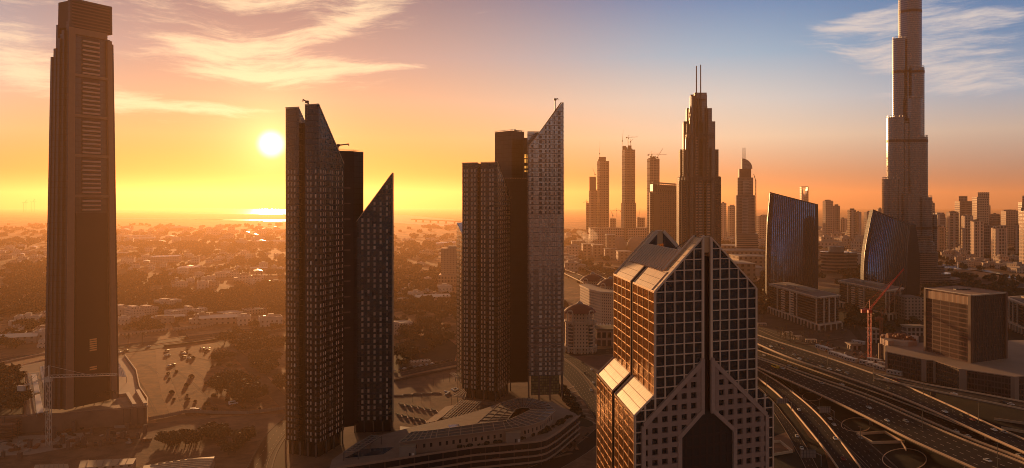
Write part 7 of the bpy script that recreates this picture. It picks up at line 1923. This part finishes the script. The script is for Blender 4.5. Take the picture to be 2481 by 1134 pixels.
for i, (x, y, pr) in enumerate(((405,850,CD_),(404,862,CW),(408,861,CD_),(443,854,CR),(446,858,CW),(446,865,CD_),(459,869,CW),(490,845,CS),(504,845,CW),(503,849,CD_),(412,887,CW),(420,884,CD_),(290,855,CW),(307,850,CD_))):
    p = G(x, y); pr.put((p.x, p.y, .06), .5+rs.uniform(-.2, .2), {CD_: 'dark car parked on the sand lot right of the tapered tower', CW: 'white car parked on the sand lot right of the tapered tower', CR: 'red car parked on the sand lot right of the tapered tower', CS: 'silver car parked on the sand lot right of the tapered tower'}[pr], LOT, 1.15)
p = G(565, 980); VAN.put((p.x, p.y, .05), .7, 'white van on the sand lot below the tree clump', None, 1.3)
for (x, y, lb) in ((470,996,'white van by the site fence'),(478,997,'second van by the site fence')): p = G(x, y); VAN.put((p.x, p.y, .05), .1, lb, None, 1.1)
for (x0, y0, x1, y1, n, g_, lb) in (      (955,900,1110,872,12,'cars parked above the plaza','car parked along the street above the plaza'),(1035,676,1105,684,16,'cars parked before the pale office slab','car parked before the pale office slab'),(640,690,690,735,12,'cars parked in the sunlit plain','car parked in the sunlit plain left of the dark tower'),
      (2430,705,2481,716,22,'cars in the far right parking lot','car in the far right parking lot'),(2432,690,2481,700,20,'cars in the far right parking lot, far row','car in the far row of the right parking lot'),(1370,632,1480,686,16,'cars on the far avenue','car on the far avenue right of the middle tower')):
    for k in range(n):
        f = (k+rs.uniform(-.2, .2))/n; p = G(x0+(x1-x0)*f, y0+(y1-y0)*f); (rs.choice((CD_, CD_, CS)) if x0 < 670 else rs.choice((CW, CW, CS, CD_))).put((p.x, p.y, .3), rs.uniform(-.3, .3)+(2.6 if x0 < 670 else 1.2), lb, g_, 1.2)
# ---------------------------------------------------------------- lamps, gantry signs, cabins
def lamp_proto():
    root = thing('street_lamp', (0, 0, 0), 'x', 'street lamp'); MB().tube((0, 0, 0), (0, 0, 14), .22, .12, 6).build('pole', M['steel_dark'], root, local=True)
    mb = MB(); mb.beam((-1.8, 0, 14), (1.8, 0, 14), .14); mb.build('arm', M['steel_dark'], root, local=True)
    for s in (-1, 1): MB().box(s*1.9-.5, s*1.9+.5, -.2, .2, 13.85, 14.05).build('lamp_head', M['steel_dark'], root, local=True)
    return root
LP = Once(lamp_proto())
for (x, y, z, lb) in ((1907,858,15,'f'),(2005,885,15,'f'),(2117,925,14,'f'),(2237,968,14,'f'),(2371,1025,13,'f'),(1856,885,9,'m'),(1905,905,9,'m'),(1994,920,9,'m'),(2101,985,9,'m'),(2235,1040,9,'m'),(2417,1134,9,'m'),(1857,950,4,'s'),(1917,965,4,'s'),(1985,1010,1,'s'),(1984,1085,4,'s'),(2085,1085,1,'s'),(2308,1040,1,'s')):
    p = G(x, y, z); LP.put(p, .5, {'f': 'tall double street lamp on the flyover parapet', 'm': 'tall double street lamp between the two raised carriageways', 's': 'tall double street lamp beside the curving slip roads'}[lb], {'f': 'lamps on the flyover', 'm': 'lamps between the carriageways', 's': 'lamps beside the slip roads'}[lb])
for (x, y) in ((1000,975),(1022,978),(1044,982),(985,1000),(1005,1005),(1050,935),(1075,925),(1020,925),(1090,912),(985,930)):
    p = G(x, y); LP.put(p, x, 'thin lamp post standing on the plaza between the dark towers', 'lamp posts on the plaza', .5)
def gantry(x, y, z, wpx, hpx, side, lb):
    p = G(x, y, z); s = p.y/F_; top = 7.5; root = thing('gantry_sign', (p.x, p.y, z), lb, 'road sign')
    w, h = wpx*s, hpx*s*1.05; cx = p.x-w*.85*side
    mb = MB().tube(p, p+Vector((0, 0, top-1)), .35, .3, 8); pr = p+Vector((0, 0, top-1))
    for k in range(1, 6):
        t = k/5*pi/2; q = p+Vector((-side*w*.35*sin(t)*1.0, 0, top-1+1.6*(1-cos(t)) if False else top-1+1.6*sin(t))); mb.beam(pr, q, .5); pr = q
    mb.beam(pr, Vector((cx-side*w*.4, p.y, pr.z)), .45); mb.build('pole', M['steel'], root)
    MB().box(cx-w/2, cx+w/2, p.y-.3, p.y-.1, pr.z-h*.6, pr.z+h*.4).build('sign_back', mat('sign_back_grey', (.30,.22,.17), .5), root)
    mb = MB()
    for k in range(6): mb.beam((cx-w/2+w*k/5, p.y-.4, pr.z-h*.65), (cx-w/2+w*k/5, p.y-.4, pr.z+h*.45), .18)
    for k in range(3): mb.beam((cx-w/2, p.y-.4, pr.z-h*.5+h*.4*k), (cx+w/2, p.y-.4, pr.z-h*.5+h*.4*k), .16)
    mb.build('frame', M['steel_dark'], root)
gantry(1917, 996, 4, 26, 12, 1, 'road sign seen from behind on a bent pole, upper left of three')
gantry(2021, 1018, 1, 26, 15, 1, 'road sign seen from behind on a bent pole, right one of three')
gantry(1990, 1130, 3, 38, 18, 1, 'large road sign seen from behind at the bottom edge')
CAB = 'white site cabins beside the flyover'
cabm = mat('cabin_white', (.58,.46,.36), .6, nscale=.5, namt=.1)
def cabin_proto():
    root = thing('site_cabin', (0, 0, 0), 'x', 'cabin'); MB().box(-6, 6, -1.6, 1.6, .2, 3).build('wall', cabm, root, local=True); MB().box(-6.1, 6.1, -1.7, 1.7, 3, 3.2).build('roof', M['white_paint'], root, local=True)
    for k in range(4): MB().box(-4.8+k*2.8, -3.6+k*2.8, -1.66, -1.6, 1.2, 2.2).build('window', M['dark'], root, local=True)
    return root
CB = Once(cabin_proto())
for k, (x, y) in enumerate(((1990,846),(2003,851),(2022,862),(2035,866),(2048,871),(2062,876),(2100,884),(2118,890),(2135,896),(2150,900),(2168,908),(2080,834),(2120,878),(2145,888))):
    p = G(x, y); CB.put((p.x, p.y, .1), -1.2 if k < 6 else -1.0, 'white site cabin in the line between the flyover and the low brown building', CAB, 1.25)
for k in range(70):
    x = rs.uniform(1985, 2240); y = 838+(x-1985)*.25+rs.uniform(-14, 14); p = G(x, y); s = rs.uniform(.8, 2.4); mb = MB().obox((-s, -s*.6, .1), (s*2, 0, 0), (0, s*1.2, 0), (0, 0, rs.uniform(.6, 2))); mb.obox((-s*.6, -s*.4, 1), (s, .2, 0), (0, s*.7, 0), (0, 0, rs.uniform(.5, 1.5)))
    o = mb.build('material_stack', rs.choice(stm), local=True); o.location = (p.x, p.y, .1); o.rotation_euler = (0, 0, rs.uniform(0, 3)); tag(o, 'stack of building material on the site beside the flyover', 'stack', 'material on the site beside the flyover')
def cast_box():
    Y = 830; root = thing('unfinished_building', (XP(2176, Y), Y, 0), 'pale faceted concrete rim on columns full of rubble, behind the cabins', 'building')
    ring = [W(2132, 840), W(2152, 818), W(2165, 822), W(2200, 812), W(2222, 818), W(2226, 850), W(2180, 865), W(2135, 862)]
    MB().prism(ring, 18.5, 24.5, bottom=True).build('rim', mat('pale_cast', (.56,.37,.25), .8, nscale=.2, namt=.15), root)
    MB().prism(band_off(ring, -4), 0, 18.5).build('core', M['concrete_dark'], root)
    mb = MB()
    for k in range(90):
        p = ring[0].lerp(ring[4], rs.random()).lerp(ring[6], rs.random()*.7); s = rs.uniform(.5, 1.6); mb.box(p.x-s, p.x+s, p.y-s, p.y+s, 24.5, 25+rs.uniform(.5, 3))
    mb.build('rubble', stm[3], root)['kind'] = 'stuff'
    for p in ring[:5]: MB().box(p.x-1, p.x+1, p.y, p.y+2, 0, 18.5).build('column', M['concrete'], root)
cast_box()
for (x0, x1, yt, yb, lb) in ((2112,2130,800,832,'small pale frame shed beside the red crane'),(2196,2240,792,815,'low white arcade in front of the punched window building'),(2062,2086,836,848,'white cabin block left of the red crane')):
    low_block('site_building', x0, x1, yt, yb, lb, facade('arcade_'+lb[:8], (.46,.33,.24), (.03,.02,.018), fh=6, bw=5, ww=.6, wh=.7), dp=14, roofm=M['concrete_warm'])
# small garden pavilions in front of the first office block
for i, (x, y) in enumerate(((1845,790),(1932,822),(1965,830),(1908,812))):
    p = G(x, y); root = thing('pavilion', (p.x, p.y, 0), ('white garden pavilion nearest the gabled tower', 'white pavilion in the court below the first office block', 'white pavilion right of the other one in the court', 'white pavilion left in the court')[i], 'pavilion')
    MB().box(p.x-6, p.x+6, p.y-3, p.y+3, 3.4, 4, ).build('roof', pale, root)
    for sx_ in (-5.4, 0, 5.4):
        for sy in (-2.6, 2.6): MB().box(p.x+sx_-.3, p.x+sx_+.3, p.y+sy-.3, p.y+sy+.3, 0, 3.4).build('column', pale, root)
# far avenue decks beyond the middle tower
deck('raised_road', [(1350,618),(1366,622),(1440,652),(1500,680)], [(1350,624),(1366,629),(1432,657),(1495,690)], 8, r3, n=16, th=2, key='fa1', piers=(.3,.5,.7))
deck('raised_road', [(1350,648),(1366,652),(1420,672),(1480,698)], [(1350,656),(1366,662),(1415,686),(1470,712)], 8, r3, n=16, th=2, key='fa2', piers=(.3,.5,.7))
# long tan hall with pointed white tents beside the flats
low_block('pavilion_hall', 1447, 1500, 800, 838, 'low brown hall with a colonnade right of the nearest red domed flats', facade('hall_colonnade', (.34,.21,.14), (.03,.02,.015), fh=9, bw=6, ww=.7, wh=.7), dp=34, roofm=mat('green_roof', (.10,.07,.035), .9))
for k in range(5):
    p = G(1452+k*8, 826); z = 12; root = thing('tent_roof', (p.x, p.y+20, z), 'small pointed white tent in the row on the brown hall', 'tent', 'pointed white tents on the hall roof')
    MB().lathe((p.x, p.y+24, z), [(3.0, 2), (1.2, 3.4), (0, 5.5)], 8).build('canopy', wp_, root)
    for a in range(4): c_, s_ = cos(a*pi/2+.8)*2.6, sin(a*pi/2+.8)*2.6; MB().beam((p.x+c_, p.y+24+s_, z), (p.x+c_, p.y+24+s_, z+2.1), .2).build('pole', M['steel'], root)
# ================================================================ haze over everything
def add_haze():
    hz_ = MB(); x0, x1, y0, y1, z0, z1 = -24000, 24000, -600, 31000, -3, HTOP
    c = [(x0,y0,z0),(x1,y0,z0),(x1,y1,z0),(x0,y1,z0),(x0,y0,z1),(x1,y0,z1),(x1,y1,z1),(x0,y1,z1)]
    for f in ((0,3,2,1),(4,5,6,7),(0,1,5,4),(1,2,6,5),(2,3,7,6),(3,0,4,7)): hz_.face([c[i] for i in f])
    m = bpy.data.materials.new('haze_air'); m.use_nodes = True; t = NT(m.node_tree); t.n.clear()
    o = t.new('ShaderNodeOutputMaterial'); v = t.new('ShaderNodeVolumePrincipled')
    v.inputs['Color'].default_value = (.91,.545,.30,1); v.inputs['Density'].default_value = HDENS; v.inputs['Anisotropy'].default_value = HANIS
    t.l.new(v.outputs[0], o.inputs['Volume'])
    hb = hz_.build('haze', m); hb['kind'] = 'stuff'; hb['label'] = 'warm evening haze over the whole city'
HTOP, HDENS, HANIS = 625.0, 0.46e-4, .625
add_haze()
